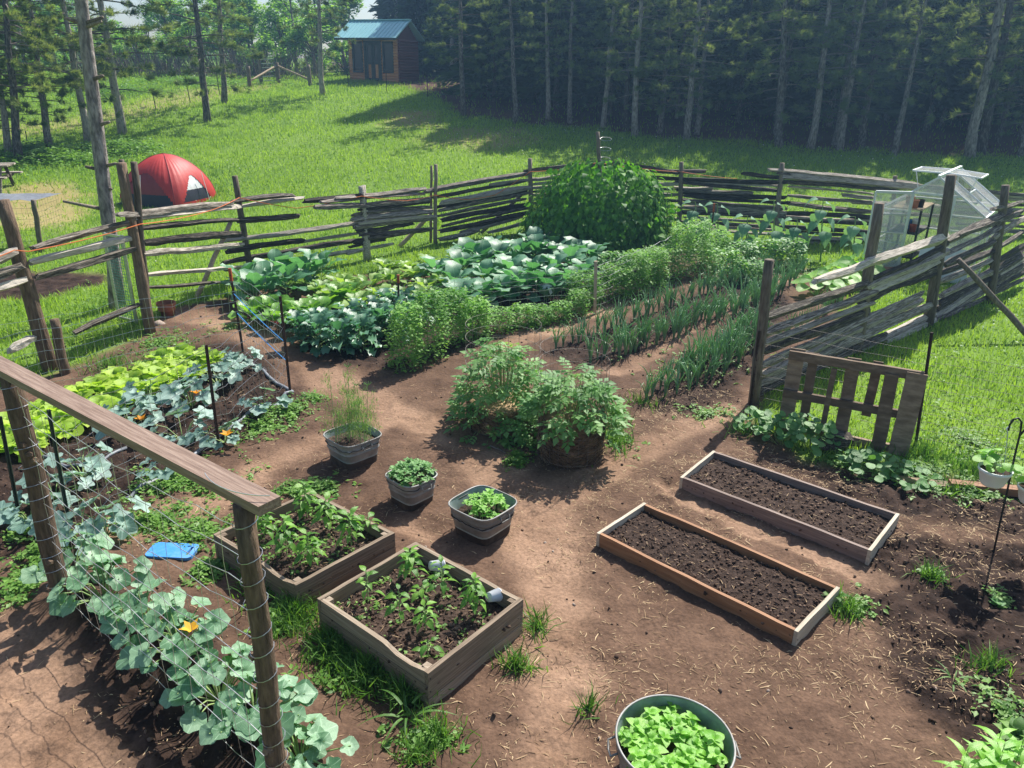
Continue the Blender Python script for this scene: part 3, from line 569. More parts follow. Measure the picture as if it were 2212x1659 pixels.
fence('dark split rail fence bay behind the collard plants', f1, f2, [(760, 52, 970, 28, .09, 0), (800, 66, 1003, 36, .1, 1), (780, 112, 992, 97, .1, 0), (745, 182, 1200, 122, .1, 0), (750, 216, 1000, 178, .09, 0), (980, 184, 1195, 150, .08, 0), (735, 256, 1205, 180, .1, 0), (1000, 49, 1200, 30, .1, 0), (1040, 70, 1200, 58, .1, 0), (740, 275, 900, 256, .09, 0), (1010, 235, 1200, 208, .07, 1)],
      [(545, 602, 507, 380, .065, 'post')], c2)
DENSE = True
fence('dark split rail fence bay behind the beet rows', f2, f3, [(140, 160, 440, 130, .1, 0), (70, 191, 450, 166, .1, 0), (213, 201, 450, 176, .08, 0), (195, 233, 462, 206, .1, 0), (200, 258, 462, 230, .1, 0), (215, 282, 335, 255, .09, 0), (205, 306, 312, 290, .09, 0), (180, 345, 330, 312, .07, 1), (250, 291, 458, 262, .1, 0)],
      [(792, 562, 780, 402, .075, 'rail_pale'), (797, 560, 786, 400, .05, 'rail_pale')], c3, braces=[(388, 288, 462, 214, .05, 'fencewood', .4)])
fence('dark split rail fence bay left of the bean dome', f3, f4, [(438, 142, 778, 80, .12, 0), (485, 177, 782, 126, .11, 0), (480, 206, 782, 146, .1, 0), (490, 236, 778, 181, .1, 0), (483, 271, 778, 206, .11, 0), (478, 297, 612, 267, .1, 0), (640, 276, 775, 240, .09, 0), (655, 119, 800, 100, .09, 0)],
      [(940, 527, 941, 355, .05, 'post'), (930, 524, 932, 358, .035, 'post')], c3, braces=[(640, 222, 782, 128, .045, 'rail', .35)])
fence('split rail fence bay hidden behind the bean dome', f4, f5, [(762, 72, 1080, 44, .1, 1), (785, 100, 880, 86, .1, 0), (785, 128, 1270, 115, .09, 0), (785, 150, 1270, 150, .09, 0), (785, 180, 1270, 190, .09, 0), (785, 215, 1270, 230, .09, 0), (1080, 48, 1275, 78, .1, 0)],
      [(1147, 500, 1145, 342, .065, 'post')], c3)
fence('split rail fence bay just right of the bean dome behind sunflowers', f5, f6, [(20, 68, 215, 72, .1, 0), (40, 91, 490, 109, .1, 0), (110, 126, 235, 130, .08, 0), (115, 106, 458, 138, .08, 0), (145, 141, 482, 158, .09, 0), (140, 166, 482, 195, .09, 0), (138, 190, 480, 212, .1, 0), (138, 212, 480, 228, .1, 0), (138, 238, 480, 256, .1, 0), (140, 262, 480, 284, .08, 0), (340, 78, 480, 92, .09, 0)],
      [(1467, 505, 1472, 350, .065, 'post')], c1)
fence('split rail fence bay with a thick pale top rail behind the greenhouse door', f6, f7, [(425, 69, 925, 118, .1, 1), (470, 88, 932, 128, .16, 0), (488, 122, 770, 148, .06, 1), (486, 151, 772, 178, .09, 0), (668, 152, 772, 162, .09, 0), (486, 176, 768, 206, .1, 0), (480, 210, 765, 226, .1, 0), (480, 232, 762, 246, .1, 0), (480, 256, 755, 272, .1, 0), (478, 285, 748, 300, .1, 0), (480, 310, 742, 326, .08, 0), (700, 175, 1000, 190, .09, 0), (770, 210, 1050, 222, .09, 0), (770, 250, 1050, 262, .09, 0)],
      [(1672, 530, 1690, 352, .065, 'post'), (1925, 520, 1934, 380, .06, 'post')], c1)
f8 = f7+(f7-f6)*1.25
fence('split rail fence bay right of the greenhouse roof', f7, f8, [(925, 122, 1290, 152, .12, 0), (1000, 150, 1300, 172, .1, 0), (1000, 190, 1300, 205, .1, 0), (1050, 225, 1300, 240, .1, 0), (1050, 262, 1300, 275, .1, 0)], [(2145, 560, 2172, 400, .06, 'post')], c1)
RTH = 1.05; DENSE = False
r0, r1_, r2_, r3_ = ON(1628, 869), ON(1845, 765), ON(2000, 705), ON(2135, 655); rE = r0+(r3_-r0)*1.45
fence('weathered split rail fence slanting back from the pallet towards the greenhouse', r0, r3_, [
    (400, 362, 690, 262, .13, 1), (640, 280, 968, 170, .15, 1), (188, 525, 650, 366, .12, 1), (190, 588, 660, 408, .12, 1), (600, 430, 935, 318, .12, 0), (620, 385, 968, 232, .12, 0), (185, 668, 640, 488, .12, 0), (600, 460, 930, 300, .13, 0), (170, 722, 850, 410, .12, 0), (160, 802, 840, 482, .12, 1), (165, 832, 520, 642, .12, 0), (490, 642, 922, 448, .12, 0), (600, 692, 912, 498, .12, 1), (690, 676, 912, 546, .11, 1), (160, 832, 700, 590, .11, 0),
    (960, 196, 1240, 62, .14, 1), (1010, 165, 1230, 72, .1, 1), (930, 332, 1175, 228, .12, 0), (950, 292, 1155, 190, .11, 1), (938, 422, 1175, 300, .12, 0), (930, 482, 1290, 232, .12, 0), (900, 542, 1290, 300, .12, 0), (905, 562, 1290, 345, .11, 0), (1150, 182, 1290, 90, .14, 1), (1165, 52, 1290, 22, .12, 1), (1150, 332, 1290, 250, .12, 0), (1140, 402, 1290, 315, .12, 0), (1150, 240, 1290, 150, .12, 1), (185, 625, 650, 448, .1, 0), (175, 765, 860, 440, .11, 0), (240, 785, 700, 560, .1, 0), (640, 412, 950, 272, .11, 1), (650, 350, 962, 206, .1, 0), (930, 366, 1172, 262, .1, 1), (930, 452, 1180, 330, .11, 0), (920, 516, 1290, 268, .11, 1), (960, 242, 1200, 120, .1, 0), (1170, 122, 1290, 60, .1, 0), (1150, 290, 1290, 205, .11, 0), (1150, 366, 1290, 282, .11, 1), (560, 600, 900, 470, .1, 0), (420, 720, 880, 520, .1, 1)],
      [(1628, 869, 1662, 561, .07, 'post'), (1848, 765, 1900, 439, .085, 'post'), (2003, 705, 2055, 378, .09, 'post'), (2138, 655, 2172, 400, .08, 'post')], c4, off=-.09)
# prop pole leaning on the right fence
a = onplane(*c4(945, 255), r0, r3_); b = ON(2240, 745)
pp = round_post('prop_pole', M['post'], None, b, a+Vector((.1, -.12, 0)), .05, .042); tag(pp, 'long grey pole propped against the slanting rail fence', 'pole')
# orange twine along the fence tops
def twine(name, pts, r, mat, label, cat='twine', sag=.04):
    mb = MB(); P_ = []
    for i in range(len(pts)-1):
        for k in range(5):
            t = k/5; q = pts[i].lerp(pts[i+1], t); q.z -= sag*4*t*(1-t)*(pts[i+1]-pts[i]).length*.35; P_.append(q)
    P_.append(pts[-1]); mb.tube([p-P_[0] for p in P_], r, 5); return tag(link(name, mb.mesh(name), mat, None, P_[0]), label, cat)
twine('orange_twine', [onplane(x, y, fA, fB)+Vector((.06, -.08, .0)) for x, y in ((-30, 560), (30, 537), (60, 540), (300, 482))]+[onplane(x, y, fB, f1)+Vector((.05, -.1, 0)) for x, y in ((455, 452), (515, 425))]+[onplane(x, y, f1, f2)+Vector((.03, -.1, 0)) for x, y in ((640, 448), (780, 422))]+
      [onplane(x, y, f2, f3)+Vector((.02, -.1, 0)) for x, y in ((880, 432), (938, 420))]+[onplane(x, y, f3, f4)+Vector((0, -.1, 0)) for x, y in ((1010, 430), (1070, 420), (1145, 370))]+[onplane(x, y, f4, f5)+Vector((0, -.1, 0)) for x, y in ((1240, 362), (1290, 350), (1400, 365), (1470, 370))]+[onplane(1590, 385, f5, f6)+Vector((0, -.1, 0))], .007, M['orange'], 'thin orange twine strung along the top of the rail fence')
# ---------------------------------------------------------------- wire mesh fences with steel posts
def wire_panel(root, P, Q, h0, h1, rows, cols, mat, r=.0016, jit=.012, slack=.0, z0=0.02):
    mb = MB(); P, Q = Vector(P), Vector(Q); L = (Q-P).length; n = max(2, int(L/.22))
    for k in range(rows):
        f_ = k/(rows-1); ph = random.uniform(0, 6)
        pts = []
        for i in range(n+1):
            t = i/n; p = P.lerp(Q, t); zb = float(gz(p.x, p.y)); hh_ = h0+(h1-h0)*t
            pts.append(Vector((p.x, p.y, zb+z0+(hh_-z0)*f_-slack*math.sin(t*PI)*f_+jit*math.sin(i*2.1+ph)))-root.location)
        mb.tube(pts, r*1.35, 4, cap=False)
    for k in range(cols+1):
        t = k/cols; p = P.lerp(Q, t); zb = float(gz(p.x, p.y)); hh_ = h0+(h1-h0)*t-slack*math.sin(t*PI)
        mb.tube([Vector((p.x, p.y, zb+z0))-root.location, Vector((p.x+random.uniform(-jit, jit), p.y, zb+(z0+hh_)/2))-root.location, Vector((p.x, p.y, zb+hh_))-root.location], r*.75, 4, cap=False)
    return link('wire_mesh', mb.mesh('wire_mesh'), mat, root)
def tpost(root, a, b, mat, tip=False):
    d = b-a; mb = MB(); u = d.normalized(); mb.bar(Vector(), d, .034, .006, up=(0, 1, 0)); mb.bar(u*.0, d, .006, .03, up=(0, 1, 0))
    n = int(d.length/.09)
    for i in range(1, n): mb.box(u*(d.length*i/n)+Vector((0, -.018, 0)), (.014, .008, .018))
    o = link('steel_post', mb.mesh('steel_post'), mat, root, a-root.location)
    if tip:
        m2 = MB(); m2.bar(d*.86, d*1.003, .038, .036, up=(0, 1, 0)); link('painted_tip', m2.mesh('painted_tip'), M['redtip'], o)
    return o
W1 = thing('wire_fence', 'wire mesh fence on brown steel posts around the lettuce and zucchini bed', 'fence', ON(472, 955))
pp_ = [((45, 1135, 0, 900), 'tgreen', 0), ((150, 1135, 105, 885), 'tgreen', 0), ((472, 957, 445, 745), 'tpost', 0), ((627, 847, 605, 640), 'tpost', 0), ((525, 757, 496, 580), 'tpost', 1)]
TP = []
for (x, y, tx, ty), mk, tip in pp_:
    a = ON(x, y, .05); b = top_at(a, tx, ty); tpost(W1, a, b, M[mk], tip); TP.append((a, b))
for i, j in ((1, 2), (2, 3), (3, 4)): wire_panel(W1, TP[i][0], TP[j][0], TP[i][1].z-TP[i][0].z-.12, TP[j][1].z-TP[j][0].z-.1, 8, 14, M['wire'], .0019, .015, .03)
wl = ON(30, 872); wire_panel(W1, wl, TP[4][0], 1.0, 1.05, 8, 26, M['wire'], .0019, .015, .03)
W2_ = thing('wire_fence', 'pale wire trellis fence carrying the pea vines beside the onion rows', 'fence', ON(862, 702))
e0 = ON(862, 705, .04); e1 = top_at(e0, 860, 594); tpost(W2_, e0, e1, M['tpost'], 1); s0 = ON(1285, 675, .04); s1 = top_at(s0, 1287, 564)
mb = MB(); mb.bar(Vector(), s1-s0, .05, .04, up=(0, 1, 0)); link('wooden_stake', mb.mesh('wooden_stake'), M['fencewood'], W2_, s0-W2_.location)
t0 = ON(1530, 560, .04); t1 = top_at(t0, 1543, 440); tpost(W2_, t0, t1, M['tpost'], 1)
wire_panel(W2_, e0, s0, .78, .85, 8, 22, M['wire'], .0022, .015, .06); wire_panel(W2_, s0, t0, .85, .95, 8, 24, M['wire'], .0022, .015, .06)
W3 = thing('wire_fence', 'square wire mesh fence in front of the wooden pallet and right lawn', 'fence', ON(1628, 872))
q0 = ON(1632, 880); q1 = ON(1978, 965, .05); q1t = top_at(q1, 2013, 718); tpost(W3, q1, q1t, M['tpost']); q2 = ON(2330, 1040); tpost(W3, q2, top_at(q2, 2370, 800), M['tpost'])
qq = ON(1622, 872, .04); tpost(W3, qq, top_at(qq, 1640, 715), M['tpost'])
wire_panel(W3, q0, q1, 1.12, 1.1, 9, 24, M['wirerust'], .0017, .006); wire_panel(W3, q1, q2, 1.1, 1.1, 12, 36, M['wirerust'], .0015, .006)
# blue twine ties on the wire fence
for (i, j, f1_, f2_, lb) in ((4, 3, .72, .55, 'upper blue twine stretched between two steel posts by the chard'), (4, 3, .5, .36, 'lower blue twine stretched between two steel posts by the chard')):
    twine('blue_twine', [TP[i][0].lerp(TP[i][1], f1_), TP[j][0].lerp(TP[j][1], f2_)], .006, M['bluetwine'], lb, sag=.03)
# ---------------------------------------------------------------- trellis: two bark posts, plank on top, wire between
g2 = ON(143, 1336, .05); hB = 1.95
bR = atz(525, 1088, g2.z+hB); g1 = Vector((bR.x, bR.y, float(gz(bR.x, bR.y))-.05)); bL = atz(20, 800, g2.z+hB)
TR = thing('trellis', 'rustic bark post trellis with a brown plank on top, over the squash row', 'trellis', g1)
def wrapped(base, top, r, seed):
    o = round_post('post', M['barkpost'], TR, base, top, r*1.05, r*.95, 12, .07, .012)
    for k in range(13):
        z = .12+k*.145+random.uniform(-.03, .03); p = (top-base)*(z/(top-base).length); mb = MB()
        mb.tube([p+Vector((math.cos(t)*(r*1.1+.004), math.sin(t)*(r*1.1+.004), math.sin(t+seed)*.015)) for t in np.linspace(0, 2*PI, 14)], .0022, 4, cap=False)
        link('wire_loop', mb.mesh('wire_loop'), M['wire'], o)
    for k in range(5):
        z = random.uniform(.3, 1.7); t = random.uniform(0, 6); p = (top-base)*(z/1.95)+Vector((math.cos(t)*r*.9, math.sin(t)*r*.9, 0)); mb = MB(); mb.tube([p, p+Vector((math.cos(t)*.03, math.sin(t)*.03, .01))], [.028, .018], 7); link('knot', mb.mesh('knot'), M['barkpost'], o)
wrapped(g1, Vector((bR.x, bR.y, g2.z+hB)), .05, 1); wrapped(g2, Vector((bL.x, bL.y, g2.z+hB)), .064, 2)
zt = g2.z+hB
eR = atz(583, 1094, zt+.028); eL = atz(-140, 718, zt+.028)
mb = MB(); mb.bar(Vector(), Vector(((eR-eL).length, 0, 0)), .118, .05, seg=10, jit=.0012); place_x(mb.mesh('top_plank'), 'top_plank', M['beam'], TR, eL, eR)
P_, Q_ = Vector((bL.x, bL.y, 0)), Vector((bR.x, bR.y, 0)); mb = MB()
for k in range(11):
    z = .16+k*.165; pts = []
    for i in range(13):
        t = i/12; q = P_.lerp(Q_, t); pts.append(Vector((q.x, q.y, zt-1.95+z-.10*math.sin(t*PI)*(z/1.9)+.015*math.sin(i*2.3+k)))-g1)
    mb.tube(pts, .0021, 4, cap=False)
for k in range(17):
    t = (k+.5)/17; q = P_.lerp(Q_, t); mb.tube([Vector((q.x+.01*math.sin(i*1.7+k), q.y, zt-1.85+i*.3*.97-.1*math.sin(t*PI)*i/6))-g1 for i in range(7)], .0014, 4, cap=False)
mb.tube([eL.lerp(eR, f)-g1+Vector((math.sin(f*40)*.05, .09*math.cos(f*30), .05)) for f in np.linspace(.9, .985, 12)], .0025, 4, cap=False)
link('wire_mesh', mb.mesh('wire_mesh'), M['wire'], TR)
# ---------------------------------------------------------------- left: netted cage, wire gate by the pine, pot
CG = thing('netted_cage', 'low wire cage with grey netting lid on the grass behind the left fence', 'cage', ON(88, 540))
cb = ON(90, 545); ct = top_at(cb, 72, 432); round_post('post', M['post'], CG, cb, ct, .055, .05); cb2 = cb+Vector((-1.5, -.25, 0)); cb2.z = float(gz(cb2.x, cb2.y))
hc_ = ct.z-cb.z-.06
wire_panel(CG, cb, cb2, hc_, hc_, 10, 14, M['wirerust'], .002, .004)
wire_panel(CG, cb, cb+Vector((-.1, 1.2, 0)), hc_, hc_, 10, 10, M['wirerust'], .002, .004)
mb = MB(); n_ = 8
for i in range(n_):
    for j in range(n_): 
        pass
gv = [Vector((-1.5*i/n_, -.25*i/n_+1.2*j/n_, .0+hc_+.03+.04*math.sin(i*1.3)*math.cos(j)))+cb-CG.location for i in range(n_+1) for j in range(n_+1)]
mb.add(gv, [(i*(n_+1)+j, (i+1)*(n_+1)+j, (i+1)*(n_+1)+j+1, i*(n_+1)+j+1) for i in range(n_) for j in range(n_)]); link('netting_lid', mb.mesh('netting_lid', True), M['hose'], CG)
GT = thing('wire_gate', 'narrow gate panel of green wire cloth between the big pine and a post', 'gate', ON(272, 690)); ga, gb = ON(258, 690), ON(296, 700); hg = height_to(ga, 505)
mb = MB()
for k in range(30): z = .05+hg*k/30; mb.tube([ga+Vector((0, 0, z))-GT.location, gb+Vector((0, 0, z))-GT.location], .0035, 4, cap=False)
for k in range(10): q = ga.lerp(gb, k/9); mb.tube([q-GT.location, q+Vector((0, 0, hg))-GT.location], .0035, 4, cap=False)
link('wire_cloth', mb.mesh('wire_cloth'), M['hw_cloth'], GT)
mb = MB()
for q in (ga, gb): mb.bar(q-GT.location, q+Vector((0, 0, hg+.03))-GT.location, .04, .03)
mb.bar(ga+Vector((0, 0, hg))-GT.location, gb+Vector((0, 0, hg))-GT.location, .035); mb.bar(ga+Vector((0, 0, .04))-GT.location, gb+Vector((0, 0, .04))-GT.location, .035); link('frame', mb.mesh('frame'), M['wire'], GT)
def lathe_pot(name, label, cat, loc, prof, mat, soil_r=None, soil_z=0, group=None):
    root = thing(name, label, cat, loc, 0, group); mb = MB(); mb.lathe(prof, 20); link('pot_body', mb.mesh('pot_body', True), mat, root)
    if soil_r: m2 = MB(); m2.lathe([(soil_r, 0), (soil_r*.5, .01), (.001, .015)], 14, c=(0, 0, soil_z)); link('soil', m2.mesh('soil'), M['soil'], root)
    return root
lathe_pot('plant_pot', 'small dark terracotta pot on bare soil by the corner post', 'pot', ON(362, 678), [(.001, 0), (.1, 0), (.14, .19), (.155, .19), (.155, .23), (.14, .23), (.135, .1)], M['terracotta'], .13, .16)
tag(link('boulder', STM, M['rock'], None, ON(345, 700), (.1, .2, .6), (.13, .11, .14)), 'tan rock beside the corner fence post', 'rock')
# ================================================================ raised beds
def raised_bed(label, corners, h, mats, rows=1, th=.032, soil_drop=.05, group=None, stakes=False, lump=.03, seed=0):
    z0 = min(float(gz(c[0], c[1])) for c in corners)-.02; c0 = Vector((sum(c[0] for c in corners)/4, sum(c[1] for c in corners)/4, z0))
    root = thing('raised_bed', label, 'raised bed', c0, 0, group); L = [Vector((c[0]-c0.x, c[1]-c0.y, 0)) for c in corners]
    for i in range(4):
        a, b = L[i], L[(i+1) % 4]; d = (b-a).normalized(); n = Vector((d.y, -d.x, 0)); ext = th/2 if i % 2 == 0 else -th/2-.0015
        inn = Vector((-n.x, -n.y, 0))
        if inn.dot(-(a+b)/2) < 0: inn = -inn
        for k in range(rows):
            ha, hb = h/rows*k, h/rows*(k+1)-(.004 if k < rows-1 else 0); cz = (ha+hb)/2+.0; of = inn*(th/2+.003*((i+k) % 2)); mb = MB()
            A = a-d*(ext-th/2)+of if i % 2 == 0 else a+d*(th+.002)+of
            B = b+d*(ext-th/2)+of if i % 2 == 0 else b-d*(th+.002)+of
            ln = (B-A).length
            # board with slightly uneven top edge, along local X
            nseg = max(6, int(ln/.12)); vs = []; fs = []; g = random.Random(seed*50+i*7+k); wv = 0
            for s in range(nseg+1):
                x = ln*s/nseg; wv = wv*.7+g.uniform(-.003, .003); tz = (hb-ha)/2+(wv if k == rows-1 else 0); y0 = g.uniform(-.0015, .0015)
                if k == rows-1 and rows > 1 and i == 3 and 1 <= s <= 2: tz -= .03
                for yy, zz in ((-th/2+y0, -(hb-ha)/2), (th/2+y0, -(hb-ha)/2), (th/2+y0, tz), (-th/2+y0, tz)): vs.append((x, yy, zz))
                if s:
                    o = (s-1)*4
                    for q in range(4): fs.append((o+q, o+(q+1) % 4, o+4+(q+1) % 4, o+4+q))
            fs += [(3, 2, 1, 0), tuple(nseg*4+q for q in range(4))]; mb.add(vs, fs)
            bo = link('board', mb.mesh('board'), M[mats[i]], root, A+Vector((0, 0, cz)), (0, 0, math.atan2(d.y, d.x)))
            if i % 2 == 0:
                for e in (.02, ln-.02):
                    m2 = MB(); s_ = 1 if (Matrix.Rotation(math.atan2(d.y, d.x), 3, 'Z') @ Vector((0, 1, 0))).dot(inn) < 0 else -1
                    m2.lathe([(.006, 0), (.004, .003), (.0005, .004)], 6); me = m2.mesh('screw'); link('screw', me, M['black'], bo, (e, s_*(th/2+.001), 0), (-s_*PI/2, 0, 0))
    if stakes:
        for i in range(4):
            d = -L[i].normalized(); m2 = MB(); p = L[i]+d*.085; m2.box(p+Vector((0, 0, h/2-.005)), (.05, .05, h-.0), Matrix.Rotation(math.atan2((L[1]-L[0]).y, (L[1]-L[0]).x), 3, 'Z'), jit=.003); link('corner_stake', m2.mesh('corner_stake'), M['bedgrey'], root)
    # soil fill
    nu, nv = 46, 30; vs = []; fs = []; ins = .04
    for i in range(nu+1):
        for j in range(nv+1):
            u = ins*.4+(1-.8*ins)*i/nu; v = ins*.4+(1-.8*ins)*j/nv; p = (L[0].lerp(L[1], u)).lerp(L[3].lerp(L[2], u), v)
            e = min(u, 1-u, v, 1-v); z = h-soil_drop-.02*max(0, 1-e*8)+lump*(float(fbm(np.array(p.x*9+seed*7), np.array(p.y*9), 4, 3))-.5)*2
            vs.append((p.x, p.y, z))
    for i in range(nu):
        for j in range(nv): a = i*(nv+1)+j; fs.append((a, a+nv+1, a+nv+2, a+1))
    mb = MB(); mb.add(vs, fs); so2 = link('soil', mb.mesh('soil', True), M['soil'], root)
    g = np.random.default_rng(seed+90); k = g.choice(len(vs), 1700); sv = np.array(vs)[k]+g.normal(0, .012, (1700, 3))*np.array([1, 1, .2])
    ok = [abs(1) for _ in k]; co = link('soil_clods', big_mesh('soil_clods', *clods(sv[:, 0], sv[:, 1], sv[:, 2], .0125, seed+5)), M['clod'], root); co['kind'] = 'stuff'
    k2 = g.choice(len(vs), 120); sv2 = np.array(vs)[k2]; NN = 120
    pv = [(-.5, 0, 0), (.5, .6, 0), (.5, -.6, 0), (0, 1.5, .9), (0, .3, 1.4)]; v_, t2, r2 = bake(pv, [(0, 3, 4), (3, 1, 4), (4, 1, 2)], sv2+np.array([0, 0, .012]), rotmats(g.uniform(0, 6, NN), g.normal(0, .15, NN), g.uniform(0, 6, NN), np.stack([.03+.05*g.random(NN), np.full(NN, .003), np.full(NN, .003)], -1)), g.random(NN))
    s3 = link('straw_bits', big_mesh('straw_bits', v_, t2, r2), M['straw'], root); s3['kind'] = 'stuff'
    def surf(u, v): p = (L[0].lerp(L[1], u)).lerp(L[3].lerp(L[2], u), v); return Vector((p.x+c0.x, p.y+c0.y, c0.z+h-soil_drop+lump*(float(fbm(np.array(p.x*9+seed*7), np.array(p.y*9), 4, 3))-.5)*2))
    root_soil = surf; return root, surf
BD1, S1 = raised_bed('low reddish brown raised bed of bare dark soil, the nearer of two long ones', [(.76, 5.73), (1.25, 6.26), (2.6, 5.01), (2.09, 4.48)], .16, ['bedpale', 'bedred', 'bedpale', 'bedred'], 1, .03, .055, 'long empty raised beds', seed=1)
BD2, S2 = raised_bed('low grey brown raised bed of bare dark soil in front of the pallet', [(1.69, 6.77), (2.16, 7.37), (3.59, 6.14), (3.07, 5.53)], .17, ['bedpale', 'bedmauve', 'bedpale', 'bedmauve'], 1, .03, .06, 'long empty raised beds', seed=2)
BD3, S3 = raised_bed('weathered square raised bed crowded with pepper plants behind the bark post', [(-2.46, 5.44), (-1.83, 6.17), (-.96, 5.51), (-1.59, 4.77)], .27, ['bedgrey']*4, 2, .034, .09, 'square pepper beds', True, seed=3)
BD4, S4 = raised_bed('weathered square raised bed with seven small peppers and two white cups', [(-1.38, 4.56), (-.76, 5.31), (.11, 4.59), (-.5, 3.83)], .32, ['bedgrey']*4, 3, .034, .11, 'square pepper beds', True, seed=4)
# white plastic cups lying in the nearer pepper bed
def cup(label, loc, rot, mk, col):
    root = thing('plastic_cup', label, 'cup', loc, 0, 'white cups in the pepper bed'); root.rotation_euler = rot
    mb = MB(); mb.lathe([(.001, .001), (.036, 0), (.048, .1), (.05, .1), (.05, .106), (.046, .106), (.045, .1), (.034, .004), (.001, .006)], 20); link('cup_body', mb.mesh('cup_body', True), M['white'], root)
    m2 = MB()
    for c_, z0_, z1_, r_ in ((0, .03, .06, .0405), (1, .06, .07, .0445)):
        vs = []; fs = []
        for i in range(9):
            t = -.9+1.8*i/8
            for z in (z0_, z1_): vs.append(((.036+z*.12+.0012)*math.cos(t), (.036+z*.12+.0012)*math.sin(t), z))
        fs = [(2*i, 2*i+2, 2*i+3, 2*i+1) for i in range(8)]; m2.add(vs, fs, c_)
    link('printed_band', m2.mesh('printed_band', True), [M[mk], M[col]], root)
cup('white cup with red print lying by the back corner of the pepper bed', atz(930, 1222, .25), (1.9, .3, 2.2), 'redtip', 'bluefoam')
cup('white cup with green print lying by the right corner of the pepper bed', atz(1056, 1290, .25), (1.9, .3, 2.5), 'gategreen', 'bluefoam')
# ================================================================ tubs
def superell(n, a, e): 
    o = []
    for i in range(n):
        t = 2*PI*i/n; c, s = math.cos(t), math.sin(t); r = (abs(c)**e+abs(s)**e)**(-1/e); o.append((a*r*c, a*r*s))
    return o
def square_tub(label, c, side, yaw, h, soilz, rustmk='rust'):
    root = thing('square_washtub', label, 'washtub', c, yaw, 'square galvanised washtubs'); n = 44
    def shell(prof, name, mat, par=None, smooth=True):
        mb = MB(); vs = []; fs = []
        for s, z, e in prof:
            for x, y in superell(n, side/2*s, e): vs.append((x, y, z))
        for i in range(len(prof)-1):
            for j in range(n): fs.append((i*n+j, i*n+(j+1) % n, (i+1)*n+(j+1) % n, (i+1)*n+j))
        mb.add(vs, fs); return link(name, mb.mesh(name, smooth), mat, par or root)
    shell([(.74, .0, 6), (.755, .02, 6), (.79, h*.33, 5.5)], 'stained_base', M[rustmk])
    shell([(.792, h*.33, 5.5), (.84, h*.56, 5), (.875, h*.585, 5), (.875, h*.6, 5), (.85, h*.63, 5), (.87, h*.72, 4.8), (.905, h*.745, 4.8), (.905, h*.76, 4.8), (.88, h*.79, 4.8), (.97, h*.985, 4.4)], 'tub_wall', M['galv'])
    shell([(.955, h*.985, 4.4), (.84, h*.7, 4.8), (.79, h*.3, 5.5)], 'inner_wall', M['galvteal'])
    pts = [Vector((x, y, h)) for x, y in superell(n, side/2*.97, 4.4)]; mb = MB(); mb.tube(pts+[pts[0]], .0075, 6, cap=False); link('rim', mb.mesh('rim', True), M['galv'], root)
    for s in (-1, 1):
        mb = MB(); y = s*(side/2*.93); mb.tube([(-.05, y, h*.9), (-.055, y+s*.022, h*.86), (-.05, y+s*.03, h*.76), (.05, y+s*.03, h*.76), (.055, y+s*.022, h*.86), (.05, y, h*.9)], .006, 6); hd = link('handle', mb.mesh('handle', True), M['galv'], root)
        m2 = MB(); m2.box((0, y+s*.002, h*.89), (.12, .012, .02)); link('handle_plate', m2.mesh('handle_plate'), M['galv'], root)
    mb = MB(); vs = [(0, 0, soilz+.02)]
    for k, f in enumerate((.4, .8, 1.0)):
        for x, y in superell(n, side/2*(.77+.2*soilz/h)*f, 5): vs.append((x, y, soilz+.02*(1-f)+random.uniform(-.008, .008)))
    fs = [(0, 1+j, 1+(j+1) % n) for j in range(n)]+[(1+k*n+j, 1+(k+1)*n+j, 1+(k+1)*n+(j+1) % n, 1+k*n+(j+1) % n) for k in range(2) for j in range(n)]
    mb.add(vs, fs); link('soil', mb.mesh('soil', True), M['soil'], root); return root
TH = .31
def tub_from(L, R, label, soilz, extra=0.0):
    a, b = atz(*L, TH), atz(*R, TH); c = (a+b)/2; s = (b-a).length/1.414/.905; yaw = math.atan2((b-a).y, (b-a).x)+PI/4; c.z = float(gz(c.x, c.y))-.015; return square_tub(label, c, s, yaw, TH, soilz), c, s
TDL, cD, sD = tub_from((693, 931), (829, 933), 'grey square washtub growing feathery dill', .24)
TMT, cM, sM = tub_from((827, 1013), (949, 1012), 'grey square washtub overflowing with low leafy herbs', .26)
TCT, cT, sT = tub_from((962, 1079), (1123, 1074), 'rust stained square washtub with a clump of mint, nearest the path', .2)
# round tub
RZ = .34; ra, rb = atz(1331, 1580, RZ), atz(1588, 1584, RZ); rc = (ra+rb)/2; rr = (rb-ra).length/2; rc.z = float(gz(rc.x, rc.y))-.015
RT = thing('round_washtub', 'round galvanised tub full of basil at the bottom of the picture', 'washtub', rc)
mb = MB(); mb.lathe([(rr*.82, 0), (rr*.86, RZ*.3), (rr*.885, RZ*.32), (rr*.87, RZ*.36), (rr*.94, RZ*.7), (rr*.965, RZ*.72), (rr*.95, RZ*.76), (rr*.99, RZ*.98)], 56); link('tub_wall', mb.mesh('tub_wall', True), M['galv'], RT)
mb = MB(); mb.lathe([(rr*.975, RZ*.98), (rr*.84, RZ*.2)], 56); link('inner_wall', mb.mesh('inner_wall', True), M['galvteal'], RT)
mb = MB(); mb.tube([(math.cos(t)*rr*.985, math.sin(t)*rr*.985, RZ) for t in np.linspace(0, 2*PI, 57)], .007, 6, cap=False); link('rim', mb.mesh('rim', True), M['galv'], RT)
for s in (-1, 1):
    mb = MB(); mb.tube([(s*rr*.97, -.06, RZ*.85), (s*(rr+.03), -.06, RZ*.78), (s*(rr+.035), 0, RZ*.74), (s*(rr+.03), .06, RZ*.78), (s*rr*.97, .06, RZ*.85)], .007, 6); link('handle', mb.mesh('handle', True), M['galv'], RT)
mb = MB(); mb.lathe([(rr*.9, .2), (rr*.5, .215), (.001, .21)], 30); link('soil', mb.mesh('soil', True), M['soil'], RT)
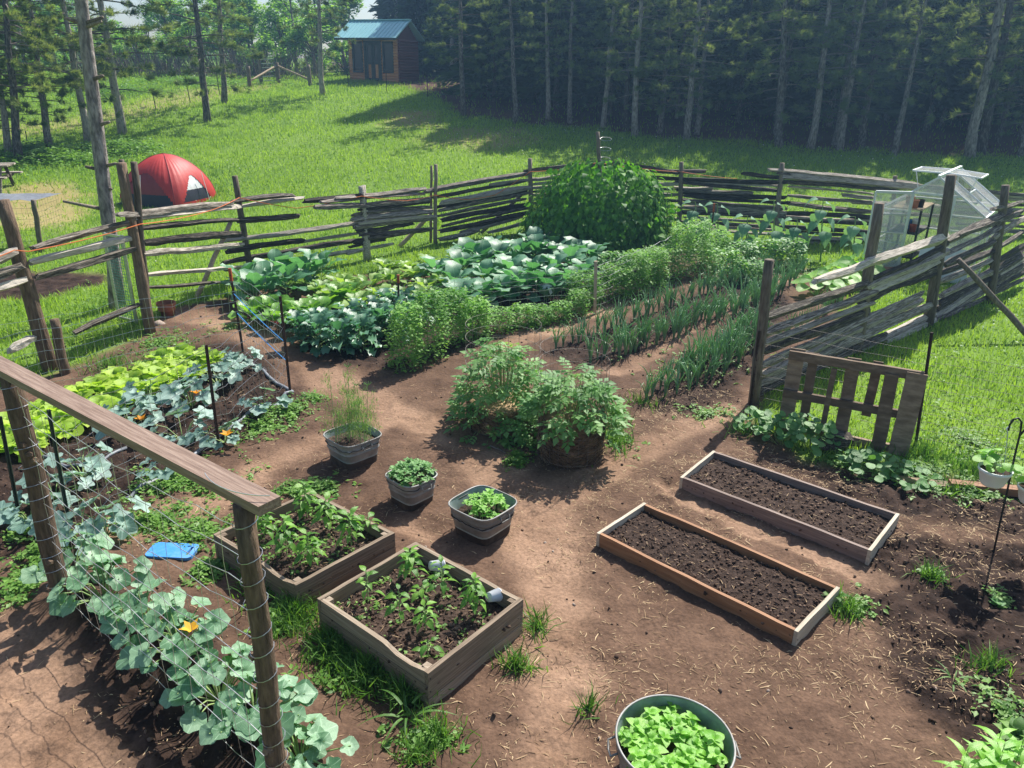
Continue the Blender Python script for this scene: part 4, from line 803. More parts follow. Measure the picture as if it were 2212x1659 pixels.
# ================================================================ kneeling pad
kp = [ON(314, 1196), ON(350, 1172), ON(430, 1186), ON(398, 1212)]; kc = sum(kp, Vector())/4; kd = (kp[3]-kp[0]); kyaw = math.atan2(kd.y, kd.x)
KP = thing('kneeling_pad', 'flat blue foam kneeling pad with a hand slot on the soil', 'kneeling pad', kc+Vector((0, 0, .012)), kyaw); lx_, ly_ = kd.length*.98, (kp[1]-kp[0]).length
lx_ = (atz(430, 1190, 0)-atz(314, 1196, 0)).length*.92; ly_ = lx_*.52; KP.rotation_euler[2] = math.atan2((atz(430, 1196, 0)-atz(314, 1190, 0)).y, (atz(430, 1196, 0)-atz(314, 1190, 0)).x)
out = []
for cx_, cy_, a0 in ((lx_/2-.04, ly_/2-.04, 0), (-lx_/2+.04, ly_/2-.04, 90), (-lx_/2+.04, -ly_/2+.04, 180), (lx_/2-.04, -ly_/2+.04, 270)):
    for k in range(5): t = math.radians(a0+22.5*k); out.append((cx_+.04*math.cos(t), cy_+.04*math.sin(t)))
hole = [(lx_/2-.05+.012*math.cos(t), (.05 if math.sin(t) > 0 else -.05)+.012*math.sin(t)) for t in np.linspace(0, 2*PI, 20, endpoint=False)]
import bmesh
bm = bmesh.new(); ov = [bm.verts.new((x, y, .014)) for x, y in out]; hv = [bm.verts.new((x, y, .014)) for x, y in hole]; es = [bm.edges.new((ov[i], ov[(i+1) % len(ov)])) for i in range(len(ov))]+[bm.edges.new((hv[i], hv[(i+1) % 20])) for i in range(20)]
bmesh.ops.triangle_fill(bm, use_beauty=True, edges=es); r_ = bmesh.ops.extrude_face_region(bm, geom=bm.faces[:]); bmesh.ops.translate(bm, verts=[q for q in r_['geom'] if isinstance(q, bmesh.types.BMVert)], vec=(0, 0, -.028)); bmesh.ops.recalc_face_normals(bm, faces=bm.faces[:])
me = bpy.data.meshes.new('foam_pad'); bm.to_mesh(me); bm.free(); link('foam_pad', me, M['bluefoam'], KP)
# ================================================================ pallet
pa, pb = ON(1680, 930), ON(1952, 982); PL = thing('wooden_pallet', 'old wooden pallet standing upright behind the wire fence', 'pallet', pa); pd = (pb-pa); pd.z = 0; pl = pd.length; PL.rotation_euler = (-.03, 0, math.atan2(pd.y, pd.x)); ph = 1.0
mb = MB()
for z, hgt in ((.93, .1), (.47, .09), (.06, .09)):
    for y in ((0.0,) if z != .06 else (0.0,)):
        m2 = MB(); m2.bar((-.01, y, z), (pl+.02, y, z-.015), .05, hgt, seg=8, jit=.002); link('stringer', m2.mesh('stringer'), M['pallet'], PL)
for x, wd, y, z0, z1 in ((.08, .16, .04, 0, 1.0), (.33, .1, .04, .03, .98), (.6, .06, -.04, .1, .86), (.85, .14, .04, .02, .99), (1.13, .1, .05, .35, .99), (1.36, .14, -.04, .0, .9), (1.62, .2, -.04, 0, .95)):
    x = x/1.7*pl; m2 = MB(); m2.bar((x, y, z0), (x+random.uniform(-.02, .02), y, z1), .02, wd, up=(1, 0, 0), seg=4, jit=.0015); link('slat', m2.mesh('slat'), M['pallet'], PL)
p = ON(1790, 975); tag(link('log_chunk', split_rail(Vector((0, 0, 0)), Vector((.42, 0, 0)), .2, 5), M['rail'], None, p+Vector((-.1, 0, .09)), (0, .1, .4)), 'short dark log chunk at the foot of the pallet', 'log')
m2 = MB(); m2.bar((0, 0, .03), (.75, .05, .03), .12, .04, seg=5, jit=.002); tag(link('loose_board', m2.mesh('loose_board'), M['pallet'], None, ON(1935, 1035), (0, 0, -.3)), 'loose weathered board lying in weeds below the pallet', 'board')
m2 = MB(); m2.bar((0, 0, .05), (1.4, .1, .05), .1, .08, seg=5, jit=.002); tag(link('edging_timber', m2.mesh('edging_timber'), M['bedred'], None, ON(2050, 1050), (0, 0, -.25)), 'low rotting timber edging between lawn and soil at right', 'timber')
# ================================================================ hanging pots
hk = ON(2147, 1192, .03); HK = thing('shepherd_hook', 'black shepherd hook pole standing in soil at the right edge', 'hook', hk)
def ray_y(px, py, y): d = ray(px, py); return Vector(CP+d*(y/d[1]))
Yh = hk.y-.02
pts = [hk]+[ray_y(x, y, Yh) for x, y in ((2160, 1130), (2176, 1060), (2192, 985), (2204, 935), (2207, 912), (2200, 903), (2189, 906), (2181, 918), (2178, 930))]
mb = MB(); mb.tube([q-hk for q in pts], .0085, 7); link('pole', mb.mesh('pole', True), M['black'], HK)
pts = [ray_y(x, y, Yh) for x, y in ((2204, 940), (2216, 925), (2230, 928), (2238, 945), (2240, 960))]; mb = MB(); mb.tube([q-hk for q in pts], .0085, 7); link('second_hook', mb.mesh('second_hook', True), M['black'], HK)
POTS = []
for px_, py_, hx, hy, lb in ((2151, 1012, 2177, 932, 'white hanging pot of round leaved nasturtium, left of the hook'), (2236, 1052, 2240, 962, 'white hanging pot cut off by the right edge of the picture')):
    c = ray_y(px_, py_, Yh-.06); R_ = .125; root = thing('hanging_pot', lb, 'hanging pot', c-Vector((0, 0, .15)), 0, 'white hanging pots'); mb = MB(); n = 48
    prof = [(.001, 0), (.6*R_, 0), (.72*R_, .02), (.93*R_, .12), (R_, .125), (1.03*R_, .15), (.97*R_, .152), (.93*R_, .125)]; vs = []; fs = []
    for r, z in prof:
        for j in range(n): q = r*(1+(.012 if j % 2 and .01 < z < .122 else 0)); vs.append((q*math.cos(j*2*PI/n), q*math.sin(j*2*PI/n), z))
    for i in range(len(prof)-1):
        for j in range(n): fs.append((i*n+j, i*n+(j+1) % n, (i+1)*n+(j+1) % n, (i+1)*n+j))
    mb.add(vs, fs); link('pot_body', mb.mesh('pot_body', True), M['white'], root)
    m2 = MB(); m2.lathe([(.92*R_, .125), (.4*R_, .135), (.001, .135)], 16); link('soil', m2.mesh('soil'), M['soil'], root)
    top = ray_y(hx, hy, Yh)-root.location
    for k in range(3): t = k*2.1+.4; m2 = MB(); m2.tube([(R_*math.cos(t), R_*math.sin(t), .148), top], .002, 4); link('hanger_wire', m2.mesh('hanger_wire'), M['wire'], root)
    m2 = MB(); m2.tube([top+Vector((.0, 0, 0)), top+Vector((-.02, 0, .025)), top+Vector((0, 0, .05)), top+Vector((.02, 0, .035))], .0045, 6); link('hanger_hook', m2.mesh('hanger_hook'), M['white'], root)
    POTS.append((root, R_))
# ================================================================ greenhouse
gx0, gy0, gyaw = 8.439, 15.801, -.649; gzz = float(gz(gx0, gy0)); GH = thing('greenhouse', 'small polycarbonate greenhouse with silver frame, open door and raised roof vents', 'greenhouse', (gx0, gy0, gzz-.03), gyaw)
w2, gl, he, hr, hd_ = .956, 2.35, 1.33, 2.04, 1.7
def gbar(name, a, b, t=.035, mk='alu'): m2 = MB(); m2.bar(a, b, t, t); return link(name, m2.mesh(name), M[mk], GH)
def gpanel(a, b, c, d, name='panel', mat='poly', par=None):
    m2 = MB(); a, b, c, d = map(Vector, (a, b, c, d)); n = (b-a).cross(d-a).normalized()*.004; m2.add([a-n, b-n, c-n, d-n, a+n, b+n, c+n, d+n], [(3, 2, 1, 0), (4, 5, 6, 7), (0, 1, 5, 4), (1, 2, 6, 5), (2, 3, 7, 6), (3, 0, 4, 7)]); return link(name, m2.mesh(name), M[mat], par or GH)
for x in (-w2, w2):
    for y in (0, gl/2, gl): gbar('corner_post' if y != gl/2 else 'stud', (x, y, 0), (x, y, he))
    for z in (.03, .66, he): gbar('side_bar', (x, 0, z), (x, gl, z), .04 if z == he else .03)
    for y in (0, gl/3, 2*gl/3, gl): gbar('roof_bar', (x, y, he+.02), (0, y, hr), .035)
    for k in range(3):
        y0_, y1_ = gl*k/3+.02, gl*(k+1)/3-.02
        if k == 1: s = x/w2; gpanel((x, y0_, he+.01), (x, y1_, he+.01), (x*.5, y1_, he+(hr-he)*.5), (x*.5, y0_, he+(hr-he)*.5), 'roof_panel')
        else: gpanel((x, y0_, he+.01), (x, y1_, he+.01), (0, y1_, hr-.01), (0, y0_, hr-.01), 'roof_panel')
    gbar('roof_bar', (x*.5, gl/3, he+(hr-he)*.5), (x*.5, 2*gl/3, he+(hr-he)*.5), .03)
    for z0_, z1_ in ((.05, .64), (.68, he-.03)):
        for y0_, y1_ in ((.02, gl/2-.02), (gl/2+.02, gl-.02)): gpanel((x, y0_, z0_), (x, y1_, z0_), (x, y1_, z1_), (x, y0_, z1_), 'wall_panel')
    # opened roof vent, hinged at the ridge
    s = 1 if x > 0 else -1; v0 = Vector((s*.02, gl/3-.05, hr+.02)); v1 = Vector((s*.02, 2*gl/3+.05, hr+.02)); ou = Vector((s*.62, 0, -.05 if s > 0 else .0)); gpanel(v0, v1, v1+ou, v0+ou, 'roof_vent')
    for a, b in ((v0, v0+ou), (v1, v1+ou), (v0+ou, v1+ou)): gbar('vent_frame', a, b, .03)
    gbar('vent_stay', v0+ou*.9, (x*.5, gl/3, he+(hr-he)*.5), .014)
gbar('ridge', (0, -.04, hr+.015), (0, gl+.04, hr+.015), .055)
for y in (0, gl):
    gbar('base_bar', (-w2, y, .03), (w2, y, .03)); 
    if y == gl:
        for z in (.66, he): gbar('gable_bar', (-w2, y, z), (w2, y, z), .03)
        gbar('gable_stud', (0, y, 0), (0, y, hr)); gpanel((-w2, y, .05), (0, y, .05), (0, y, he), (-w2, y, he), 'wall_panel'); gpanel((0, y, .05), (w2, y, .05), (w2, y, he), (0, y, he), 'wall_panel')
        gpanel((-w2, y, he+.02), (0, y, he+.02), (0, y, hr-.05), (-.05, y, hr-.05), 'gable_panel'); gpanel((0, y, he+.02), (w2, y, he+.02), (.05, y, hr-.05), (0, y, hr-.05), 'gable_panel')
xo0, xo1 = -.40, .36
for x in (xo0, xo1): gbar('door_jamb', (x, 0, 0), (x, 0, hd_))
gbar('door_header', (-.46, 0, hd_), (.46, 0, hd_), .04)
for x0_, x1_ in ((-w2, xo0), (xo1, w2)):
    for z0_, z1_ in ((.05, .64), (.68, he-.03)): gpanel((x0_+.02, 0, z0_), (x1_-.02, 0, z0_), (x1_-.02, 0, z1_), (x0_+.02, 0, z1_), 'wall_panel')
    for z in (.66, he): gbar('gable_bar', (x0_, 0, z), (x1_, 0, z), .03)
gpanel((-.42, 0, hd_+.02), (.42, 0, hd_+.02), (.04, 0, hr-.04), (-.04, 0, hr-.04), 'gable_panel')
gpanel((-w2+.03, 0, he+.02), (xo0-.02, 0, he+.02), (xo0-.02, 0, hd_-.02), (xo0-.03, 0, hd_-.02), 'gable_panel'); gpanel((xo1+.02, 0, he+.02), (w2-.03, 0, he+.02), (xo1+.03, 0, hd_-.02), (xo1+.02, 0, hd_-.02), 'gable_panel')
best = None; Rg = Matrix.Rotation(gyaw, 3, 'Z')
for k in range(100, 270):
    t = math.radians(k); q = Vector((xo0+.74*math.cos(t), .74*math.sin(t), hd_)); wq = Rg @ q+GH.location; e = abs(pix(wq)[0]-1893)+(abs(pix(wq)[1]-417)*.5)
    if (best is None or e < best[0]) and q.y < 0: best = (e, t)
DT = best[1]; hx_ = Vector((math.cos(DT), math.sin(DT), 0)); H0 = Vector((xo0, -.02, 0))
DR = link('door', None, None, GH, H0)
def dbar(a, b, t=.035): m2 = MB(); m2.bar(a, b, t, t); link('door_frame', m2.mesh('door_frame'), M['alu'], DR)
for f in (.02, .74): dbar(hx_*f+Vector((0, 0, .05)), hx_*f+Vector((0, 0, hd_)))
for z in (.05, .46, .88, 1.26, hd_): dbar(hx_*.02+Vector((0, 0, z)), hx_*.74+Vector((0, 0, z)), .05 if z == hd_ else .03)
for z0_, z1_ in ((.07, .45), (.47, .87), (.89, 1.25), (1.27, hd_-.02)): gpanel(hx_*.03+Vector((0, 0, z0_)), hx_*.73+Vector((0, 0, z0_)), hx_*.73+Vector((0, 0, z1_)), hx_*.03+Vector((0, 0, z1_)), 'door_panel', par=DR)
def GW(x, y, z): return Rg @ Vector((x, y, z))+GH.location
# shelf rack inside, with pots and cans
SH = thing('shelf_rack', 'black metal shelf rack standing inside the greenhouse', 'shelf', GW(-.5, .75, .05), gyaw)
for x in (-.28, .28):
    for y in (-.6, .6): m2 = MB(); m2.bar((x, y, 0), (x, y, 1.32), .04, .04); link('upright', m2.mesh('upright'), M['black'], SH)
for z in (.3, .8, 1.3): m2 = MB(); m2.box((0, 0, z), (.6, 1.26, .025)); link('shelf', m2.mesh('shelf'), M['black'] if z < 1.2 else M['fencewood'], SH)
for i, (x, y, z, r, h_, mk, nm, lb) in enumerate([(.16, -.45, .815, .07, .16, 'redtip', 'paint_can', 'red and white can on the middle greenhouse shelf, nearest'), (.16, -.22, .815, .075, .24, 'white', 'bucket', 'tall white bucket on the middle greenhouse shelf'), (.1, -.5, 1.315, .09, .17, 'terracotta', 'plant_pot', 'terracotta pot on the greenhouse top shelf, front corner'), (.17, -.25, 1.315, .08, .15, 'black', 'plant_pot', 'black plastic pot on the greenhouse top shelf'), (-.1, .1, 1.315, .09, .15, 'terracotta', 'plant_pot', 'terracotta pot further back on the greenhouse top shelf'), (.0, -.1, .815, .08, .2, 'bluefoam', 'paint_can', 'blue can behind the bucket on the middle greenhouse shelf')]):
    lathe_pot(nm, lb, 'pot' if 'pot' in nm else 'can' if 'can' in nm else 'bucket', GW(-.5+x, .75+y, .05+z), [(.001, 0), (r*.85, 0), (r, h_*.85), (r*1.05, h_*.86), (r*1.05, h_), (r*.95, h_), (r*.9, h_*.7)], M[mk], r*.9, h_*.75)
m2 = MB(); m2.box((0, 0, .34), (.95, .03, .68)); tag(link('white_panel', m2.mesh('white_panel'), M['white'], None, GW(.42, -.14, .02), (-.14, 0, gyaw)), 'white corrugated sheet leaning against the greenhouse front', 'panel')
m2 = MB(); m2.box((0, 0, .0), (.4, .3, .16)); m2.box((0, 0, .085), (.44, .34, .02)); tag(link('wooden_box', m2.mesh('wooden_box'), M['bedred'], None, GW(-.35, -.45, .11), (0, 0, gyaw+.3)), 'low wooden box on the ground in front of the greenhouse', 'box')
# ================================================================ red tent
tl, tr_ = at(266, 452), at(468, 446); tcn = (tl+tr_)/2+Vector((-.4, .95, 0)); tcn.z = float(gz(tcn.x, tcn.y))-.05; ta = (tr_-tl).length/2*.86; H_ = 1.34
TN = thing('dome_tent', 'red dome tent with navy base and white mesh side on the meadow edge', 'tent', tcn, -.28)
nz, nt_ = 44, 160; PT = np.zeros((nz+1, nt_, 3))
for i in range(nz+1):
    t = i/nz; wv = (1-t**2.3)**.56; e = 2+3.2*(1-t)**1.2
    for j, (x, y) in enumerate(superell(nt_, 1.0, e)):
        c = abs(x*y)**.5; r_ = 1+.02*math.cos(j*4*2*PI/nt_*2); PT[i, j] = (x*ta*wv, y*ta*wv, H_*t-.02*math.sin(j*1.7)*t*(1-t))
MBs = {k: MB() for k in ('rain_fly', 'body_panel', 'base_band', 'mesh_window')}
for i in range(nz):
    for j in range(nt_):
        j2 = (j+1) % nt_; q = [PT[i, j], PT[i, j2], PT[i+1, j2], PT[i+1, j]]; c = sum(q)/4; an = math.degrees(math.atan2(c[1], c[0])); z = c[2]
        k = 'rain_fly'; u = None
        for ce in (-90, 0, 90, 180, -180):
            if abs(an-ce) <= 45: u = (an-ce)/45; face = ce
        arch = .82*(1-abs(u)**2.2)+.06
        if face == 0:
            if .12 < z < .8*(1-abs(u+.1)**1.6*1.7): k = 'mesh_window' if z > .42 else 'base_band'
            elif z < .15: k = 'rain_fly'
        elif z < .34 and z < arch: k = 'base_band'
        elif z < arch: k = 'body_panel'
        sc = 1.0 if k == 'rain_fly' else .985
        MBs[k].add([p*np.array([sc, sc, 1]) for p in q], [(0, 1, 2, 3)])
for k, mk in (('rain_fly', 'tentred'), ('body_panel', 'tentdark'), ('base_band', 'tentnavy'), ('mesh_window', 'tentwhite')): link(k, MBs[k].mesh(k, True), M[mk], TN)
m2 = MB(); m2.add([(-ta*.96, -ta*.96, .03), (ta*.96, -ta*.96, .03), (ta*.96, ta*.96, .03), (-ta*.96, ta*.96, .03)], [(0, 1, 2, 3)]); link('groundsheet', m2.mesh('groundsheet'), M['tentnavy'], TN)
for dx, dy in ((1, 1), (-1, -1), (1, -1), (-1, 1)):
    m2 = MB(); m2.tube([PT[i, int((math.atan2(dy, dx) % (2*PI))/(2*PI)*nt_)]*1.006 for i in range(0, nz+1, 2)], .009, 5); link('tent_pole', m2.mesh('tent_pole'), M['tentdark'], TN)
for x_, y_ in ((0, -1), (1.0, .2)):
    m2 = MB(); m2.tube([(x_*ta*.98, y_*ta*.98, .86), (x_*ta*1.12, y_*ta*1.12, .02)], .008, 4); link('guy_line', m2.mesh('guy_line'), M['tentwhite'], TN)
# ================================================================ picnic table at the left edge
pt0 = ON(-32, 412); PT_ = thing('picnic_table', 'weathered picnic table half out of the picture at far left', 'table', pt0, .25)
for k in range(5): m2 = MB(); m2.box((0, -.3+.15*k, .74), (1.7, .14, .04)); link('tabletop_board', m2.mesh('tabletop_board'), M['rail_pale'], PT_)
for y in (-.7, .7):
    for k in (-1, 1): m2 = MB(); m2.box((0, y+k*.07, .44), (1.7, .13, .04)); link('bench_board', m2.mesh('bench_board'), M['rail_pale'], PT_)
for x in (-.6, .6):
    for s in (-1, 1): m2 = MB(); m2.bar((x, s*.62, 0), (x, s*.2, .72), .04, .09, up=(1, 0, 0)); link('leg', m2.mesh('leg'), M['rail'], PT_)
    m2 = MB(); m2.bar((x, -.75, .4), (x, .75, .4), .04, .09); link('bench_support', m2.mesh('bench_support'), M['rail'], PT_)
# ================================================================ cabin
cF = at(862, 180); CAB = thing('log_cabin', 'small orange log cabin with blue metal roof at the edge of the woods', 'cabin', (cF.x, cF.y, float(gz(cF.x, cF.y))-.1), -.36); cw, cd_, ch = 3.2, 2.4, 2.3
nb = 15; bh = ch/nb
holes = [(-2.92, -2.32, .55, 2.12), (-2.13, -1.11, 0, 2.16), (-.92, -.32, .55, 2.12)]
for k in range(nb):
    z = bh*(k+.5)+.12; segs = [(-cw, 0)]
    for a, b, z0_, z1_ in holes:
        if z0_ < z-.12 < z1_: segs = [q for s in segs for q in (((s[0], a), (b, s[1])) if s[0] < a and b < s[1] else (s,))]
    for a, b in segs: m2 = MB(); m2.tube([(a, .0, z), (b, .0, z)], bh*.54, 8); link('log', m2.mesh('log'), M['logwood'], CAB)
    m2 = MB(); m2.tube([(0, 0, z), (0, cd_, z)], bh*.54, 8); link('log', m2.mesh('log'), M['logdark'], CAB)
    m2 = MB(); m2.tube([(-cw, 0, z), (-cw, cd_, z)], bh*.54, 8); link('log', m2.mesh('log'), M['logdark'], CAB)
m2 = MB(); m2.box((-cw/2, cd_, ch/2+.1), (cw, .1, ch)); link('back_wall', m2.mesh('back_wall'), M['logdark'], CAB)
m2 = MB(); m2.box((-cw/2, cd_/2, .06), (cw+.1, cd_+.1, .14)); link('floor', m2.mesh('floor'), M['logdark'], CAB)
for a, b, z0_, z1_ in (holes[0], holes[2]):
    wn = link('window', None, None, CAB, ((a+b)/2, -.06, z0_+.12)); W_, H2 = b-a, z1_-z0_
    m2 = MB(); m2.box((0, .04, H2/2), (W_-.08, .02, H2-.08)); link('pane', m2.mesh('pane'), M['glass'], wn); m2 = MB()
    for x in (-W_/2, W_/2): m2.box((x, 0, H2/2), (.1, .06, H2+.1))
    for z in (0, H2): m2.box((0, -.002, z), (W_+.1, .06, .1))
    link('frame', m2.mesh('frame'), M['trimgreen'], wn)
a, b, z0_, z1_ = holes[1]; m2 = MB(); 
for x in (a, b): m2.box((x, -.05, 1.2), (.12, .08, 2.2))
m2.box(((a+b)/2, -.053, 2.26), (b-a+.12, .08, .14)); link('door_casing', m2.mesh('door_casing'), M['trimgreen'], CAB)
for s in (0, 1):
    dl = (b-a)/2-.07; dx = a+.06+s*(dl+.02)+dl/2; dr = link('door', None, None, CAB, (dx, -.03, .14)); m2 = MB()
    for x in (-dl/2+.06, dl/2-.06): m2.box((x, 0, 1.02), (.12, .05, 2.04))
    for z, h_ in ((.1, .2), (1.02, .18), (1.98, .12)): m2.box((0, -.002, z), (dl-.24, .05, h_))
    link('door_frame', m2.mesh('door_frame'), M['trimgreen'], dr); m2 = MB(); m2.box((0, .01, 1.52), (dl-.22, .02, .84)); link('pane', m2.mesh('pane'), M['glass'], dr)
    m2 = MB(); m2.box((0, .01, .56), (dl-.22, .02, .76)); link('lower_panel', m2.mesh('lower_panel'), M['logwood'], dr); m2 = MB(); m2.box((dl/2*(1-2*s)*.8, -.04, 1.0), (.03, .04, .1)); link('handle', m2.mesh('handle'), M['black'], dr)
ez, rz_ = ch+.14, ch+1.15; xl, xr = -cw-.5, .3; yf, yb, ym = -.75, cd_+.4, cd_/2-.1
RF = link('roof', None, None, CAB, (0, 0, 0))
for y0_ in (yf, yb):
    m2 = MB(); m2.add([(xl, y0_, ez), (xr, y0_, ez), (xr, ym, rz_), (xl, ym, rz_), (xl, y0_, ez-.05), (xr, y0_, ez-.05), (xr, ym, rz_-.05), (xl, ym, rz_-.05)], [(0, 1, 2, 3), (7, 6, 5, 4), (0, 4, 5, 1), (1, 5, 6, 2), (2, 6, 7, 3), (3, 7, 4, 0)]); link('roof_sheet', m2.mesh('roof_sheet'), M['roofblue'], RF)
    for k in range(17): x = xl+.03+(xr-xl-.06)*k/16; m2 = MB(); m2.bar((x, y0_, ez+.012), (x, ym, rz_+.012), .03, .03); link('standing_rib', m2.mesh('standing_rib'), M['roofblue'], RF)
    m2 = MB(); m2.bar((xl, y0_-.01, ez-.05), (xr, y0_-.01, ez-.05), .03, .12); link('fascia', m2.mesh('fascia'), M['trimgreen'], RF)
m2 = MB(); m2.bar((xl, ym, rz_+.03), (xr, ym, rz_+.03), .2, .05); link('ridge_cap', m2.mesh('ridge_cap'), M['roofblue'], RF)
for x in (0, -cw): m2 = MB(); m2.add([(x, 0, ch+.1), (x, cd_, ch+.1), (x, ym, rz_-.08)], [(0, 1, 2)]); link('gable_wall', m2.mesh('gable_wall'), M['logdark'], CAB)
m2 = MB(); m2.add([(0, 0, 0)]*0, []); 
for k in range(5): m2 = MB(); m2.box((-cw/2-.6, -.25-.16*k, .08), (cw+1.6, .15, .05)); link('deck_board', m2.mesh('deck_board'), M['rail_pale'], CAB)
# ================================================================ far fence with braces, steel posts and a green gate
FF = thing('wire_fence', 'far wire fence on dark steel posts crossing the meadow at left', 'fence', ON(338, 242)); fp = []
for x, y, tx, ty in ((60, 313, 55, 283), (255, 266, 246, 223), (338, 242, 328, 194), (411, 221, 402, 177), (475, 205, 468, 163)):
    a = ON(x, y); b = top_at(a, tx, ty); tpost(FF, a, b, M['black']); fp.append((a, b))
ab = []
for x, y, tx, ty, r in ((540, 189, 535, 143, .11), (602, 179, 597, 135, .12), (670, 184, 665, 140, .11), (564, 181, 560, 125, .09)):
    a = ON(x, y); b = top_at(a, tx, ty); round_post('post', M['post'], FF, a, b, r, r); ab.append((a, b))
for i, j in ((0, 1), (2, 1)): round_post('brace_rail', M['fencewood'], FF, ab[i][0].lerp(ab[i][1], .3), ab[j][0].lerp(ab[j][1], .85), .055, .055)
fl = fp+[ab[0]]
for i in range(len(fl)-1): wire_panel(FF, fl[i][0], fl[i+1][0], 1.1, 1.15, 5, 8, M['wirerust'], .0035, .01)
wire_panel(FF, ab[1][0], ab[2][0], 1.1, 1.1, 5, 6, M['wirerust'], .0035, .01)
GG = thing('metal_gate', 'dark green tubular gate between far fence posts', 'gate', ab[3][0]); ga, gb = ab[3][0]-GG.location, ab[1][0]-GG.location
for k in range(6): m2 = MB(); m2.tube([ga+Vector((.1, 0, .15+.22*k)), gb+Vector((-.1, 0, .15+.22*k))], .022, 6); link('gate_rail', m2.mesh('gate_rail'), M['gategreen'], GG)
for q in (ga+Vector((.1, 0, 0)), gb-Vector((.1, 0, 0))): m2 = MB(); m2.tube([q+Vector((0, 0, .1)), q+Vector((0, 0, 1.3))], .025, 6); link('gate_stile', m2.mesh('gate_stile'), M['gategreen'], GG)
F2 = thing('wire_fence', 'thin wire fence on steel posts in front of the cabin', 'fence', ON(835, 203)); fq = []
for x, y, tx, ty in ((753, 193, 751, 160), (835, 203, 834, 158), (924, 215, 923, 164), (1016, 235, 1015, 190), (1290, 262, 1289, 215), (1604, 285, 1605, 240), (2000, 310, 2006, 262)):
    a = ON(x, y); tpost(F2, a, top_at(a, tx, ty), M['black']); fq.append(a)
for i in range(len(fq)-1): wire_panel(F2, fq[i], fq[i+1], 1.1, 1.1, 4, 6, M['wirerust'], .003, .01)
# hoses in the left bed
def ground_tube(name, pxs, r, mat, label, cat, lift=.02):
    ps = [ON(x, y) for x, y in pxs]; P2 = []
    for i in range(len(ps)-1):
        for k in range(5): q = ps[i].lerp(ps[i+1], k/5); q.z = float(gz(q.x, q.y))+lift; P2.append(q)
    mb = MB(); mb.tube([q-P2[0] for q in P2], r, 6); return tag(link(name, mb.mesh(name, True), mat, None, P2[0]), label, cat)
ground_tube('soaker_hose', [(270, 1075), (330, 1045), (420, 985), (500, 925), (560, 880), (632, 848), (590, 822), (540, 780), (500, 770)], .022, M['hose'], 'flat grey soaker hose looping round the zucchini patch to a steel post', 'hose')
ground_tube('soaker_hose', [(80, 980), (130, 1005), (200, 1010), (290, 960)], .018, M['hose'], 'dark hose lying beside the lettuce at the left', 'hose')
ground_tube('stick', [(1058, 960), (1080, 968), (1096, 978)], .008, M['twig'], 'thin bent stick lying on the bare path', 'stick', .008)
# ================================================================ leaves
_LC = {}
def _finish(name, vs, fs, vein, mat):
    me = bpy.data.meshes.new(name); me.from_pydata(vs, [], fs); a = me.attributes.new('vein', 'FLOAT', 'POINT'); a.data.foreach_set('value', np.array(vein, dtype=np.float32))
    me.polygons.foreach_set('use_smooth', [True]*len(me.polygons)); me.materials.append(M[mat]); me.update(); return me
def strip_leaf(mat, prof, fold=.25, droop=.25, wave=0.0, n=5, seed=0, wf=3.0, name='leaf'):
    key = (mat, tuple(prof), fold, droop, wave, seed)
    if key in _LC: return _LC[key]
    g = random.Random(seed); vs = []; fs = []; vein = []; ph = g.uniform(0, 6); cols = 5 if wave else 3
    for i in range(n+1):
        t = i/n; wd = np.interp(t, np.linspace(0, 1, len(prof)), prof)/2; zc = .12*math.sin(t*PI)*.5-droop*t*t; yy = t*(1-.12*droop*t)
        for k in range(cols):
            s = -1+2*k/(cols-1); zz = zc+abs(s)*wd*fold+(wave*math.sin(t*wf*6.3+ph+s*2.5)*abs(s)**1.5+g.uniform(-1, 1)*wave*.4*abs(s) if wave else 0); vs.append((s*wd*(1+(g.uniform(-.14, .14) if wave else 0)), yy, zz)); vein.append(1.0 if s == 0 else 0.0)
        if i:
            for k in range(cols-1): a = (i-1)*cols+k; fs.append((a, a+1, a+cols+1, a+cols))
    _LC[key] = _finish(name, vs, fs, vein, mat); return _LC[key]
def lobed_leaf(mat, lobes=5, depth=.22, cup=.12, seed=0, pts=26, notch=.6, rag=.055):
    key = (mat, lobes, depth, cup, seed, pts)
    if key in _LC: return _LC[key]
    g = random.Random(seed); vs = [(0, .0, 0)]; vein = [1.0]; fs = []
    out = []
    for i in range(pts):
        t = -PI+2*PI*(i+.5)/pts; a = t  # angle from +Y
        r = .5*(1-depth*.5+depth*.5*math.cos(a*lobes))*(1+.12*math.cos(a)); back = max(0, abs(a)/PI-.86)/.14; r *= 1-notch*back; out.append((a, r*(1+g.uniform(-rag, rag))))
    ph = g.uniform(0, 6)
    for f in (.55, 1.0):
        for a, r in out:
            q = r*f; vs.append((math.sin(a)*q, math.cos(a)*q+.12, cup*(f*f-.25)*.6*(1+.5*math.sin(a*2+ph))+g.uniform(-.026, .026)*f-.14*f*f*max(0, math.cos(a))))
            vein.append(.75*max(0, math.cos(a*lobes))**6*(1.1-f) if f < 1 else 0.0)
    for i in range(pts):
        j = (i+1) % pts; fs += [(0, 1+j, 1+i), (1+i, 1+j, 1+pts+j, 1+pts+i)]
    fs = [f[::-1] for f in fs]
    _LC[key] = _finish('leaf', vs, fs, vein, mat); return _LC[key]
